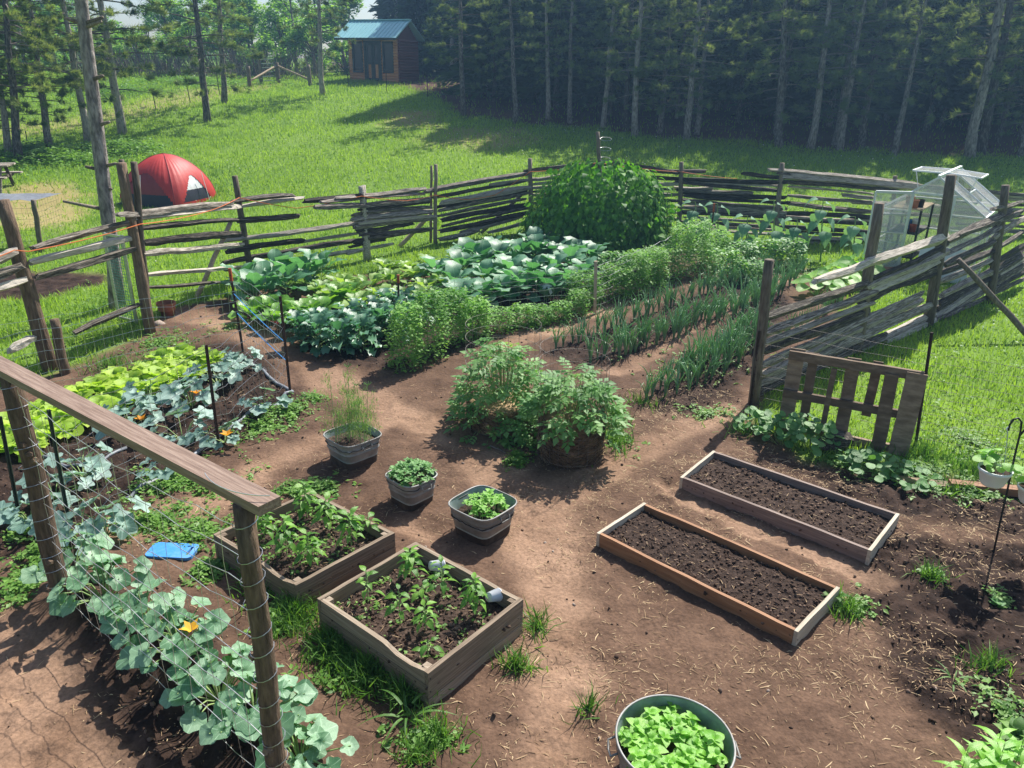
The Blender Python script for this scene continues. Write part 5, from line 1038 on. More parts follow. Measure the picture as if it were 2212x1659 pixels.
def compound_leaf(mat, n=7, seed=0):
    key = (mat, n, seed, 'c')
    if key in _LC: return _LC[key]
    g = random.Random(seed); vs = []; fs = []; vein = []
    def one(p, d, s):
        x = Vector((d.y, -d.x, 0)).normalized(); b = len(vs); dz = g.uniform(-.25, .05)
        for u, wv, z in ((0, 0, 0), (.45, .3, .05), (.45, 0, 0), (.45, -.3, .05), (1, 0, -.1)): q = p+d*u*s+x*wv*s+Vector((0, 0, (z+dz*u)*s)); vs.append(tuple(q)); vein.append(1.0 if wv == 0 else 0)
        fs.extend([(b+i for i in f) for f in ((0, 1, 2), (0, 2, 3), (2, 1, 4), (3, 2, 4))])
    one(Vector((0, .66, -.06)), Vector((0, 1, 0)), .4)
    for k in range((n-1)//2):
        y = .58-.2*k; s = .34-.05*k
        for sg in (-1, 1): one(Vector((0, y, -.1*y*y)), Vector((sg*.85, .5, 0)).normalized(), s)
    b = len(vs); vs += [(-.008, 0, 0), (.008, 0, 0), (0, .7, -.06)]; vein += [1, 1, 1]; fs.append((b, b+1, b+2)); fs = [tuple(f) for f in fs]
    _LC[key] = _finish('leaf', vs, fs, vein, mat); return _LC[key]
def put(root, me, base, d, size, up=(0, 0, 1), roll=0.0, name='leaf'): return link(name, me, None, root, base, lookq(Vector(d), Vector(up), roll), size)
def R_(a, b): return random.uniform(a, b)
def stems(root, segs, mat, r=.005, name='stem', n=5):
    mb = MB()
    for pts in segs: mb.tube(pts, [r*(1-.5*i/(len(pts)-1)) for i in range(len(pts))], n, cap=False)
    return link(name, mb.mesh(name, True), M[mat], root)
def big_leaf_plant(name, label, cat, loc, mat, nleaf, size, spread, hgt, group=None, lobes=5, depth=.24, flowers=0, face=(0, -.4, 1), lo=.35):
    root = thing(name, label, cat, loc, 0, group); segs = []
    for i in range(nleaf):
        a = 2*PI*i/nleaf+R_(-.5, .5); rad = spread*math.sqrt(R_(.08, 1)); h = hgt*R_(lo, 1)*(1-.35*rad/spread); p = Vector((math.cos(a)*rad, math.sin(a)*rad, h)); segs.append([(0, 0, .01), (p.x*.45, p.y*.45, h*.75), tuple(p)])
        d = Vector((math.cos(a), math.sin(a), R_(-.45, .05))); up = Vector(face)+Vector((R_(-.5, .5), R_(-.4, .4), 0))+Vector((math.cos(a), math.sin(a), 0))*.3
        put(root, lobed_leaf(mat, lobes, depth, .14, i % 5), p-d.normalized()*.03, d, size*R_(.7, 1.2), up)
    stems(root, segs, 'stem', .007)
    for k in range(flowers):
        f = MB(); b = Vector((R_(-.5, .5)*spread, R_(-.6, .1)*spread, hgt*R_(.3, .6)))
        for q in range(5): t = q*1.256; c, s = math.cos(t), math.sin(t); f.add([b, b+Vector((c*.03-s*.022, s*.03+c*.022, .035)), b+Vector((c*.075, s*.075, .05)), b+Vector((c*.03+s*.022, s*.03-c*.022, .035))], [(0, 1, 2, 3)])
        link('blossom', f.mesh('blossom', True), M['flower'], root)
    return root
# squash under the trellis
for i, (x, y, n, h) in enumerate([(165, 1290, 10, .5), (235, 1335, 12, .46), (330, 1400, 13, .46), (400, 1460, 14, .46), (480, 1540, 15, .48), (560, 1610, 15, .46), (655, 1690, 12, .42)]):
    big_leaf_plant('squash_plant', ['large leaved squash climbing the left bark post', 'pale green squash second from the left bark post', 'pale squash plant near the middle left of the trellis', 'pale squash plant at the middle of the trellis with big drooping leaves', 'dense squash plant just left of the near bark post', 'squash plant at the foot of the near bark post', 'squash plant right of the near bark post with a lone raised leaf'][i], 'squash', ON(x, y), 'squash', n+14, .155, .3, h*.85, 'squash plants under the trellis', 5, .17, 1 if i in (2, 3) else 0)
ZL = ['at the chard end of the wired bed', 'second from the chard end of the wired bed', 'with an orange blossom in the middle of the wired bed', 'next to the lettuce in the middle of the wired bed', 'with a blossom beside the lettuce under the plank', 'just behind the lone steel post', 'small and alone by the hose and steel corner post', 'seen through the wire left of the plank', 'between the dark green steel posts', 'small, right at the foot of the lone steel post', 'small and isolated near the grey hose', 'against the left bark post', 'above the blue kneeling pad', 'just right of the left bark post']
for i, (x, y, n, s) in enumerate([(520, 800, 9, .9), (470, 835, 10, 1), (415, 880, 11, 1.1), (330, 880, 9, 1), (280, 925, 9, 1), (395, 950, 8, 1), (570, 895, 6, .8), (180, 1035, 8, .9), (120, 1080, 8, .9), (485, 955, 6, .8), (355, 1030, 5, .7), (70, 1140, 8, .9), (230, 1160, 8, 1.0), (180, 1180, 7, .9)]):
    big_leaf_plant('zucchini_plant', 'blue green zucchini plant '+ZL[i], 'zucchini', ON(x, y), 'zuke', n+3, .23*s, .34*s, .4*s, 'zucchini plants in the wired bed', 5, .36, 1 if i in (2, 4, 9) else 0)
# lettuce
def rosette(name, label, cat, loc, meshes, n, size, rise, group, z0=0.0, up0=(.35, 1.1), stemmat=None, tall=0.0, inner=True):
    root = thing(name, label, cat, loc, R_(0, 6), group); segs = []
    for i in range(n):
        f = i/n; a = i*2.4+R_(-.3, .3); el = up0[0]+(up0[1]-up0[0])*f+R_(-.12, .12); d = Vector((math.cos(a)*math.cos(el), math.sin(a)*math.cos(el), math.sin(el))); zb = z0+tall*f
        b = Vector((math.cos(a)*.03, math.sin(a)*.03, zb)); s = size*R_(.8, 1.15)*(1-.35*f if inner else 1)
        if tall or stemmat: pl = s*.45; segs.append([tuple(b), tuple(b+d*pl)]); b = b+d*pl*.95
        put(root, meshes[i % len(meshes)], b, d, s, Vector((-math.cos(a), -math.sin(a), 1.2)) if el > .3 else (0, 0, 1), R_(-.3, .3))
    if tall: segs.append([(0, 0, 0), (0, 0, z0+tall)])
    if segs: stems(root, segs, stemmat or 'stem', .009 if tall else .007)
    return root
RUF = lambda mat, w, wave, dr, k: [strip_leaf(mat, w, .2, dr, wave, 5, s) for s in range(k)]
LT = RUF('lettuce', (.25, .7, .95, 1.0, .6), .1, .35, 4)
la, lb = at(425, 775), at(-40, 985); dl_ = (lb-la); nl = int(dl_.length/.25); pr2 = Vector((dl_.y, -dl_.x, 0)).normalized()
for i in range(nl+1):
    for o_ in (-.34, -.1, .14, .36):
        q = la+dl_*(i/nl)+pr2*(o_+R_(-.05, .05))+dl_.normalized()*R_(-.08, .08)
        if R_(0, 1) < .9: q.z = float(gz(q.x, q.y)); rosette('lettuce', 'bright yellow green loose leaf lettuce head in the left bed', 'lettuce', q, LT, 11, .215, 0, 'lettuce heads', .03, (.35, 1.25))
# brassicas, chard, beets, kale
COLL = RUF('cabbage', (.2, .7, .85, .75, .35), .07, .3, 3); KALE = [strip_leaf('kale', (.15, .55, .5, .85, .6, .75, .35), .2, .4, .2, 6, s) for s in range(4)]; CH = RUF('chard', (.25, .7, .85, .75, .35), .08, .25, 3); BE = RUF('beet', (.2, .6, .75, .65, .3), .07, .3, 3); CAB_ = RUF('cabbage', (.4, .9, 1.05, 1.0, .6), .07, .4, 3)
for x, y in ((530, 640), (575, 652), (620, 640), (660, 622), (600, 622), (695, 612), (555, 662)): rosette('collard_plant', 'tall blue green collard plant by the back fence end of the garden', 'collard', ON(x, y), COLL, 12, .34, 0, 'collard plants', .08, (.35, 1.2), None, .25, False)
for i, (x, y) in enumerate(((548, 690), (605, 702), (645, 712), (660, 690), (590, 680), (700, 668), (740, 655), (690, 690))): rosette('swiss_chard', 'glossy swiss chard with red stalks at the path end of its row' if i < 3 else 'glossy green swiss chard behind the red stalked ones', 'chard', ON(x, y), CH, 14, .32, 0, 'swiss chard plants', .04, (.45, 1.25), 'redstem' if i < 3 else 'stem')
for x, y in ((760, 640), (800, 625), (850, 615), (900, 605), (950, 595), (990, 588), (820, 655), (870, 645), (920, 635), (960, 625), (780, 670), (1000, 620), (1040, 612), (740, 625), (880, 590), (930, 580), (840, 590), (1080, 600), (700, 640), (720, 655), (1020, 640), (960, 655), (910, 655), (1070, 630)): rosette('beet_plant', 'light green beet plant in the back rows of the garden', 'beet', ON(x, y), BE, 14, .3, 0, 'beet plants', .04, (.4, 1.2), 'stem')
for x, y in ((690, 752), (735, 765), (785, 755), (825, 730), (760, 722), (715, 730), (850, 712), (805, 712), (775, 738), (680, 735), (860, 735), (840, 690), (870, 690), (655, 745), (900, 700)): rosette('kale_plant', 'curly blue green kale plant in the clump beside the pea vines', 'kale', ON(x, y), KALE, 22, .2, 0, 'curly kale plants', .05, (.15, 1.25), None, .26, False)
for x, y in ((940, 610), (1000, 598), (1040, 585), (1080, 578), (1120, 570), (1160, 566), (1200, 566), (1240, 570), (1275, 575), (1000, 672), (1045, 662), (1085, 652), (1125, 648), (1165, 640), (1050, 620), (1100, 612), (1150, 608), (1195, 605), (985, 640), (1110, 630), (1230, 590), (1060, 560), (1010, 575), (1150, 552), (1200, 550)): rosette('cabbage_plant', 'broad leaved blue green cabbage plant in the back rows', 'cabbage', ON(x, y), CAB_, 14, .3, 0, 'cabbage plants', .08, (.25, 1.2), None, .14, False)
for x, y, lb in ((1205, 640, 'nearest to the path'), (1235, 625, 'second from the path'), (1262, 612, 'third from the path'), (1180, 650, 'beside the pea vines')):
    c_ = ON(x, y); rosette('tied_cauliflower', 'cauliflower with leaves tied up in white cloth, '+lb, 'cauliflower', c_, CAB_, 9, .3, 0, 'tied cauliflowers', .05, (.8, 1.35), None, .1, False)
    mb = MB(); n = 16; rr_ = .13
    for k in range(n): t0_, t1_ = 2*PI*k/n, 2*PI*(k+1)/n; mb.add([(rr_*math.cos(t0_), rr_*math.sin(t0_), .33+.02*math.sin(3*t0_)), (rr_*math.cos(t1_), rr_*math.sin(t1_), .33+.02*math.sin(3*t1_)), (rr_*math.cos(t1_), rr_*math.sin(t1_), .365+.02*math.sin(3*t1_)), (rr_*math.cos(t0_), rr_*math.sin(t0_), .365+.02*math.sin(3*t0_))], [(0, 1, 2, 3)])
    mb.add([(0, -rr_-.005, .35), (.05, -rr_-.03, .34), (.1, -rr_-.05, .25), (.06, -rr_-.05, .2)], [(0, 1, 2, 3)]); mb.add([(0, -rr_-.006, .35), (-.05, -rr_-.04, .37), (-.1, -rr_-.06, .3), (-.05, -rr_-.04, .28)], [(0, 1, 2, 3)])
    tag(link('cloth_tie', mb.mesh('cloth_tie', True), M['cloth'], None, c_), 'strip of white cloth tied round a cauliflower, '+lb, 'cloth strip', 'cloth ties')
# peas
def pea(loc, rx, ry, h, n, label, mat='pea', name='pea_vine', cat='pea vine', group='pea vines', size=.06):
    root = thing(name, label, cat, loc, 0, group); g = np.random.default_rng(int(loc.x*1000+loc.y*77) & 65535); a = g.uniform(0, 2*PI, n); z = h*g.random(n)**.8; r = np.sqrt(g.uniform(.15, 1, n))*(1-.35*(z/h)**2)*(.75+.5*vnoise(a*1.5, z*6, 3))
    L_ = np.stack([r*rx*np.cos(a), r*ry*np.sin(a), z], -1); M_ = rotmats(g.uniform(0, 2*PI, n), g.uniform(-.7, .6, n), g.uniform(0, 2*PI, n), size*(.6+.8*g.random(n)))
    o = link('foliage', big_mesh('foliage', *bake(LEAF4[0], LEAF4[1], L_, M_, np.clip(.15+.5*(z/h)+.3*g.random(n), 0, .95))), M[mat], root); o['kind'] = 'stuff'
    stems(root, [[(R_(-.6, .6)*rx, R_(-.6, .6)*ry, 0), (R_(-.7, .7)*rx, R_(-.7, .7)*ry, h*.5), (R_(-.5, .5)*rx, R_(-.5, .5)*ry, h*R_(.8, 1.08))] for _ in range(9)], 'stem', .004); return root
pw = ['leafy pea vine at the path end of the wire trellis', 'leafy pea vine second along the wire trellis', 'leafy pea vine third along the wire trellis', 'leafy pea vine beside the potato leaves']
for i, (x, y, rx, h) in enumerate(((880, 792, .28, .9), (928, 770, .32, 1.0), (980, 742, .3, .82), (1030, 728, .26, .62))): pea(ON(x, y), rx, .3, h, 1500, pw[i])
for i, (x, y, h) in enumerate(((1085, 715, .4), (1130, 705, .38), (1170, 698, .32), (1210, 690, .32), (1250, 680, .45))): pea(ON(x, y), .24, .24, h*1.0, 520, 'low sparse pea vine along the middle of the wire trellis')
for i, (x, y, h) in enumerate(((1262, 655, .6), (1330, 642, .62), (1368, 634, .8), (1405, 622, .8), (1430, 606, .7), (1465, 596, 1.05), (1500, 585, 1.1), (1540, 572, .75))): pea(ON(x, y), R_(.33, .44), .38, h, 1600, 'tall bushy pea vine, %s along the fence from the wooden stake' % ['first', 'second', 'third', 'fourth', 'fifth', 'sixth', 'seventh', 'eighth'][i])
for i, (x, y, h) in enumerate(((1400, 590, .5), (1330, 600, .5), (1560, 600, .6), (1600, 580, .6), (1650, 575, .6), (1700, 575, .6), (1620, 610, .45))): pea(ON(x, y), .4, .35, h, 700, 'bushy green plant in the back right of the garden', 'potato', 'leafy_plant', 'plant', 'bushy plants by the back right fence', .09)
# onions
ONM = []
for s in range(7):
    g = random.Random(s); mb = MB()
    for k in range(9):
        a = g.uniform(0, 6.3); ln = g.uniform(.6, 1.0); out_ = g.uniform(.05, .45); kink = g.random() < .3; pts = []
        for i in range(5):
            t = i/4; z = ln*t*(1-(.35*t*t*out_*1.6)); 
            if kink and t > .7: z -= (t-.7)*.7
            pts.append((math.cos(a)*out_*t*t*ln+.01*math.cos(a), math.sin(a)*out_*t*t*ln+.01*math.sin(a), z))
        mb.tube(pts, [.009, .014, .012, .009, .002], 4, cap=False, a=g.uniform(.05, .9))
    me = mb.mesh('onion_plant', True); me.materials.append(M['onion']); ONM.append(me)
for (x0, y0, x1, y1, hh_, gp_) in ((1205, 752, 1660, 585, .58, 'far'), (1275, 782, 1720, 612, .64, 'middle'), (1330, 775, 1690, 640, .62, 'middle'), (1405, 862, 1650, 690, .62, 'near'), (1470, 850, 1660, 712, .66, 'near'), (1540, 820, 1640, 745, .6, 'near'), (1680, 740, 1820, 650, .45, 'fence'), (1500, 640, 1740, 585, .5, 'far')):
    a, b = at(x0, y0), at(x1, y1); n = int((b-a).length/.135)
    for i in range(n+1):
        q = a.lerp(b, i/n)+Vector((R_(-.06, .06), R_(-.06, .06), 0)); q.z = float(gz(q.x, q.y))-.01
        if R_(0, 1) < .93: tag(link('onion_plant', random.choice(ONM), None, None, q, (0, 0, R_(0, 6)), hh_*R_(.8, 1.2)), {'far': 'upright blue green onion in the far onion row beside the peas', 'middle': 'upright blue green onion in the wide middle onion row', 'near': 'upright blue green onion in the short row nearest the wooden post', 'fence': 'upright onion growing behind the slanting rail fence'}[gp_], 'onion', gp_+' row onions')
# potato towers
def potato(cx_, cy_, rad, hs, label, nleaf, hmax, straw=True, lbl2=''):
    c = ON(cx_, cy_); ST = thing('straw_tower', label, 'planter', c, 0, 'straw potato towers'); g = np.random.default_rng(int(cx_)); n = 2600
    mb = MB(); mb.lathe([(rad*.93, 0), (rad*.96, hs*.5), (rad*.9, hs*.92), (rad*.5, hs), (.001, hs)], 26); link('packed_straw', mb.mesh('packed_straw', True), M['strawdark'], ST)
    a = g.uniform(0, 2*PI, n); z = hs*g.random(n); pv = [(-.5, 0, 0), (.5, .5, 0), (.5, -.5, 0), (0, 1.2, 1), (0, -.2, 1.2)]; L_ = np.stack([rad*np.cos(a), rad*np.sin(a), z], -1)*np.stack([1-.04*g.random(n)]*2+[np.ones(n)], -1)
    th_ = a+PI/2; tl_ = g.normal(0, .5, n); M_ = rotmats(th_, tl_, th_, np.stack([.06+.14*g.random(n), np.full(n, .006), np.full(n, .006)], -1)); o = link('straw', big_mesh('straw', *bake(pv, [(0, 3, 4), (3, 1, 4), (4, 1, 2)], L_, M_, g.random(n))), M['strawdark'], ST); o['kind'] = 'stuff'
    CGE = MB()
    for k in range(9): CGE.tube([(math.cos(t)*rad*1.02, math.sin(t)*rad*1.02, .03+k*.15) for t in np.linspace(0, 2*PI, 25)], .0018, 4, cap=False)
    for k in range(22): t = k*2*PI/22; CGE.tube([(math.cos(t)*rad*1.02, math.sin(t)*rad*1.02, 0), (math.cos(t)*rad*1.02, math.sin(t)*rad*1.02, 1.24)], .0016, 4, cap=False)
    link('wire_cage', CGE.mesh('wire_cage'), M['wirerust'], ST)
    PTT = thing('potato_plant', lbl2, 'potato', c+Vector((0, 0, hs*.8)), 0, 'potato plants'); segs = []
    for k in range(nleaf):
        a = R_(0, 2*PI); f = R_(0, 1)**.6; r = rad*(1.1 if straw else 1.25)*f; z = hmax*(1-f*f)*R_(.55, 1.02)+(-.35*f*f if not straw else -.1*f*f*R_(0, 1)+.06); p = Vector((math.cos(a)*r, math.sin(a)*r, z)); d = Vector((math.cos(a), math.sin(a), R_(-.5, .4)))
        put(PTT, compound_leaf('potato', 7, k % 5), p, d, R_(.17, .29), (R_(-.3, .3), R_(-.4, .2), 1), R_(-.3, .3))
        if k % 4 == 0: segs.append([(math.cos(a)*r*.3, math.sin(a)*r*.3, -.1), tuple(p)])
    stems(PTT, segs, 'stem', .007); return c
potato(1232, 978, .36, .5, 'round straw tower held by a wire cage, bare straw facing the path', 240, .5, True, 'potato plant sprouting from the top of the bare straw tower')
potato(1085, 912, .42, .34, 'straw tower buried under potato leaves, left of the bare one', 330, .78, False, 'large potato plant spilling over the left straw tower')
c = ON(1170, 945); PX = thing('potato_plant', 'potato plant growing between the two straw towers', 'potato', c, 0, 'potato plants')
for k in range(80): a = R_(0, 6.3); f = R_(0, 1)**.6; put(PX, compound_leaf('potato', 7, k % 5), Vector((math.cos(a)*.26*f, math.sin(a)*.22*f, .62*(1-f*.6)*R_(.2, 1))), Vector((math.cos(a), math.sin(a), R_(-.5, .4))), R_(.14, .22), (0, -.3, 1))
stems(PX, [[(0, 0, 0), (R_(-.15, .15), R_(-.15, .15), .5)] for _ in range(6)], 'stem', .007)
# bean dome
bc = ON(1302, 548); bc.y += 1.1; bc.z = float(gz(bc.x, bc.y)); BX, BY, BH = 1.75, 1.4, 1.85
BN = thing('bean_dome', 'big rounded mound of climbing beans, dark green, against the back fence', 'bean vine', bc); g = np.random.default_rng(77); n = 5600
bl = lobed_leaf('bean', 3, .1, .1, 1, 10, .3)
def dome_pts(n, g, front=False):
    a = g.uniform(0, 2*PI, n) if not front else g.uniform(PI*1.0, PI*2.0, n); t = g.random(n)**.75; ph_ = np.arccos(1-t*.98); k = 1+.09*(fbm(a*2.2, ph_*3, 3, 7)-.5)*2; sx = np.sin(ph_)**.85
    return np.stack([BX*sx*np.cos(a)*k, BY*sx*np.sin(a)*k, BH*np.cos(ph_)**.95*k+.1], -1), a, ph_
L_, a, ph_ = dome_pts(n, g); L_ *= (1-.2*g.random(n)**2)[:, None]; LV = [(0, 0, 0), (.33, .35, .05), (0, .45, -.03), (-.33, .35, .05), (0, 1, -.22)]
M_ = rotmats(a-PI/2+g.normal(0, .5, n), .35+.75*ph_/1.57*0+g.uniform(.2, 1.1, n), a, .11+.06*g.random(n)); o = link('foliage', big_mesh('foliage', *bake(LV, LEAF4[1], L_, M_, g.random(n)*.8)), M['bean'], BN); o['kind'] = 'stuff'
mb = MB(); vs = []; nn = 28
for i in range(9):
    ph2 = i/8*PI/2*.99
    for j in range(nn): t = 2*PI*j/nn; vs.append((BX*.8*math.sin(ph2)**.85*math.cos(t), BY*.8*math.sin(ph2)**.85*math.sin(t), BH*.8*max(0, math.cos(ph2))**.8))
mb.add(vs, [(i*nn+j, (i+1)*nn+j, (i+1)*nn+(j+1) % nn, i*nn+(j+1) % nn) for i in range(8) for j in range(nn)]); link('inner_growth', mb.mesh('inner_growth', True), M['bean'], BN)
L_, a, ph_ = dome_pts(290, g, True); BLM = [strip_leaf('bean', (.1, .75, .7, .4, .02), .12, .25, 0.0, 4, s) for s in range(3)]
for k in range(290): p = Vector(L_[k])*1.02; d = Vector((math.cos(a[k])*.5, math.sin(a[k])*.5, -.8+R_(0, .9))); put(BN, BLM[k % 3], p, d, R_(.13, .2), Vector((math.cos(a[k]), math.sin(a[k]), .8)), R_(-.4, .4))
bp = top_at(bc, 1291, 285); BPm = thing('bean_pole', 'grey pole with wire rings rising from the top of the bean mound', 'pole', bc+Vector((0, 0, 1.3))); round_post('pole', M['post'], BPm, bc+Vector((0, 0, 1.2)), bp, .05, .045)
for k in range(4): z = bp.z-bc.z-1.3-.15-.22*k; mb = MB(); mb.tube([(math.cos(t)*.13+.04, math.sin(t)*.13, z+.03*math.sin(t)) for t in np.linspace(0, 2*PI, 16)], .004, 4, cap=False); link('wire_ring', mb.mesh('wire_ring'), M['wire'], BPm)
# sunflowers
for i, (x, y, tx, ty, lb) in enumerate(((1508, 540, 1502, 436, 'leftmost sunflower, beside the bean dome'), (1552, 545, 1550, 440, 'second sunflower from the bean dome'), (1612, 555, 1615, 466, 'short sunflower third from the bean dome'), (1672, 560, 1672, 432, 'tall sunflower in front of the middle fence post'), (1722, 562, 1722, 474, 'short sunflower right of the middle fence post'), (1772, 565, 1778, 430, 'tall sunflower between fence post and greenhouse'), (1842, 575, 1848, 468, 'sunflower nearest the greenhouse door'))):
    b = ON(x, y); tp = top_at(b, tx, ty); h = (tp-b).length; root = thing('sunflower', 'pale leaved young '+lb, 'sunflower', b, 0, 'sunflowers along the back fence'); stems(root, [[(0, 0, 0), tuple((tp-b)*.5), tuple(tp-b)]], 'stem', .02)
    for k in range(10):
        f = .42+.58*k/9; a = k*2.4; d = Vector((math.cos(a), math.sin(a), -.45-.4*(1-f)+(.35 if f > .9 else 0))); put(root, strip_leaf('sunfl', (.15, .85, .8, .45, .02), .15, .55, 0, 4, k % 3), (tp-b)*f+d*.1, d, R_(.32, .42)*(1.1-.35*f), (0, -.2, 1))
        stems(root, [[tuple((tp-b)*f), tuple((tp-b)*f+d*.12)]], 'stem', .007, 'leaf_stalk', 4)
# peppers
PPL = [strip_leaf('pepper', (.08, .5, .46, .28, .01), .18, .3, 0, 4, s) for s in range(3)]
def pepper(p, h, n, label, group, sz=.088):
    root = thing('pepper_plant', label, 'pepper', p, R_(0, 6), group); segs = [[(0, 0, -.02), (R_(-.01, .01), R_(-.01, .01), h*.6), (0, 0, h)]]
    for k in range(n):
        f = .3+.7*k/n; a = k*2.4+R_(-.3, .3); r = .055*(1.2-f); b = Vector((math.cos(a)*r, math.sin(a)*r, h*f)); d = Vector((math.cos(a), math.sin(a), R_(-.5, .15)+.5*(f > .85))); segs.append([(0, 0, h*f*.92), tuple(b)]); put(root, PPL[k % 3], b, d, sz*R_(.75, 1.25)*(1.1-.25*f), (0, 0, 1), R_(-.4, .4))
    stems(root, segs, 'stem', .0045)
c4_ = lambda x, y: atz(656.7+x*.224, 1140.5+y*.224, .19); c3_ = lambda x, y: atz(449.3+x*.1875, 1025.3+y*.1875, .16)
for x, y, h, n, lb in ((615, 690, .26, 10, 'leggy pepper seedling at the left of the nearer bed'), (1030, 470, .24, 26, 'bushy pepper in the back corner of the nearer bed'), (1330, 640, .3, 15, 'yellow green pepper beside the red printed cup'), (1640, 800, .28, 30, 'bushy pepper beside the green printed cup'), (925, 900, .28, 12, 'pepper seedling left of centre in the nearer bed'), (1170, 960, .2, 16, 'pepper seedling at the centre of the nearer bed'), (1200, 1230, .14, 6, 'small drooping pepper in the front corner of the nearer bed'), (1140, 660, .1, 8, 'tiny pepper seedling in the middle back of the nearer bed')): pepper(c4_(x, y), h, n, lb, 'peppers in the nearer bed')
for x, y, h, n, lb in ((650, 700, .26, 28, 'dark pepper plant half hidden by the bark post'), (910, 900, .33, 24, 'tall yellow green pepper right of the bark post'), (1140, 470, .33, 30, 'bushy pepper in the back corner of the farther bed'), (1380, 610, .28, 26, 'pepper with a yellow leaf in the farther bed'), (1650, 790, .3, 28, 'pepper near the right corner of the farther bed'), (1180, 1020, .28, 26, 'pepper near the front corner of the farther bed'), (1850, 640, .14, 10, 'small pepper by the right corner stake of the farther bed')): pepper(c3_(x, y), h, n, lb, 'peppers in the farther bed', .1)
# weeds sprouting in the beds
wl = [S4(random.random()*.9+.05, random.random()*.9+.05) for _ in range(60)]+[S3(random.random()*.9+.05, random.random()*.9+.05) for _ in range(75)]; wl = np.array([tuple(q) for q in wl])
struct('seedling_weeds', big_mesh('seedling_weeds', *leafscatter(wl[:, 0], wl[:, 1], .035, .04, 55, 7, 1.0, wl[:, 2])), M['weed'], 'stuff')
# tub herbs
def herb(root, meshes, c, rad, hgt, n, size, sq=True):
    segs = []
    for k in range(n):
        a = R_(0, 6.3); r = rad*math.sqrt(R_(0, 1)); x, y = c.x+math.cos(a)*r, c.y+math.sin(a)*r; h = hgt*(1-.5*(r/rad)**2)*R_(.6, 1.1); b = Vector((x, y, c.z+h)); segs.append([(x*.9+c.x*.1, y*.9+c.y*.1, c.z), tuple(b)])
        a0 = R_(0, 6)
        for q in range(4): t = a0+q*PI/2; d = Vector((math.cos(t), math.sin(t), R_(.0, .5))); put(root, meshes[q % len(meshes)], b, d, size*R_(.7, 1.2), (0, 0, 1), R_(-.3, .3))
        t = a0+.8; put(root, meshes[0], b+Vector((0, 0, .012)), Vector((math.cos(t), math.sin(t), 1.0)), size*.6); put(root, meshes[0], b+Vector((0, 0, .012)), Vector((-math.cos(t), -math.sin(t), 1.0)), size*.6)
    stems(root, segs, 'stem', .003, 'stem', 4)
OV = (.1, .6, .62, .4, .02)
MN = [strip_leaf('mint', OV, .2, .2, 0, 4, s) for s in range(2)]; MP = [strip_leaf('mintpale', OV, .2, .2, 0, 4, s) for s in range(2)]; BS = [strip_leaf('basil', (.12, .68, .72, .5, .03), .25, .3, 0, 4, s) for s in range(2)]
HB = thing('herb_clump', 'dense pale edged herb filling the middle square tub', 'herb', cM+Vector((0, 0, .25)), 0, 'tub herbs'); herb(HB, MN, Vector((0, 0, 0)), sM*.52, .17, 75, .05)
MT = thing('mint_clump', 'bright green mint clump in the rust stained tub', 'herb', cT+Vector((.02, -.02, .19)), 0, 'tub herbs'); herb(MT, MP, Vector((.0, 0, 0)), sT*.36, .2, 48, .055)
for i in range(34):
    a = i*2.4; r = rr*.83*math.sqrt((i+.5)/34); p = rc+Vector((math.cos(a)*r, math.sin(a)*r, .2)); root = thing('basil_plant', 'bright green basil plant crowded in the round tub', 'basil', p, R_(0, 6), 'basil in the round tub'); h = R_(.08, .13); herb(root, BS, Vector((0, 0, 0)), .035, h, 2, .075)
DL = thing('dill_plant', 'tall feathery dill in the farthest square tub', 'dill', cD+Vector((0, 0, .23)), 0); segs = []; nl_ = []; g = np.random.default_rng(5)
for k in range(16):
    x, y = R_(-.17, .17), R_(-.15, .15); h = R_(.3, .5) if k > 6 else R_(.6, .85); ex, ey = x+R_(-.07, .07), y+R_(-.05, .05); segs.append([(x, y, 0), ((x+ex)/2, (y+ey)/2, h*.5), (ex, ey, h)])
    for q in range(9):
        f = .12+.88*q/9; a = R_(0, 6.3); ln = .14*(1.15-f)+.04
        for s in range(26): u = R_(.2, 1); nl_.append((x+(ex-x)*f+math.cos(a)*ln*u+g.normal(0, .018), y+(ey-y)*f+math.sin(a)*ln*u+g.normal(0, .018), h*f+ln*u*.6+g.normal(0, .02)))
stems(DL, segs, 'stem', .004); nl_ = np.array(nl_); n = len(nl_)
o = link('fronds', big_mesh('fronds', *bake([(-.5, 0, 0), (.5, 0, 0), (0, 0, 1)], [(0, 1, 2)], nl_, rotmats(g.uniform(0, 6, n), np.abs(g.normal(.5, .5, n)), g.uniform(0, 6, n), np.stack([np.full(n, .005), np.full(n, .03), .03+.03*g.random(n)], -1)), g.random(n))), M['dill'], DL); o['kind'] = 'stuff'
m2 = MB()
for k in range(3): x, y, z = segs[k][-1]; [m2.tube([(x, y, z), (x+.04*math.cos(t), y+.04*math.sin(t), z+.035)], .0025, 4) for t in np.linspace(0, 6, 9)]
link('seed_head', m2.mesh('seed_head'), M['dill'], DL)
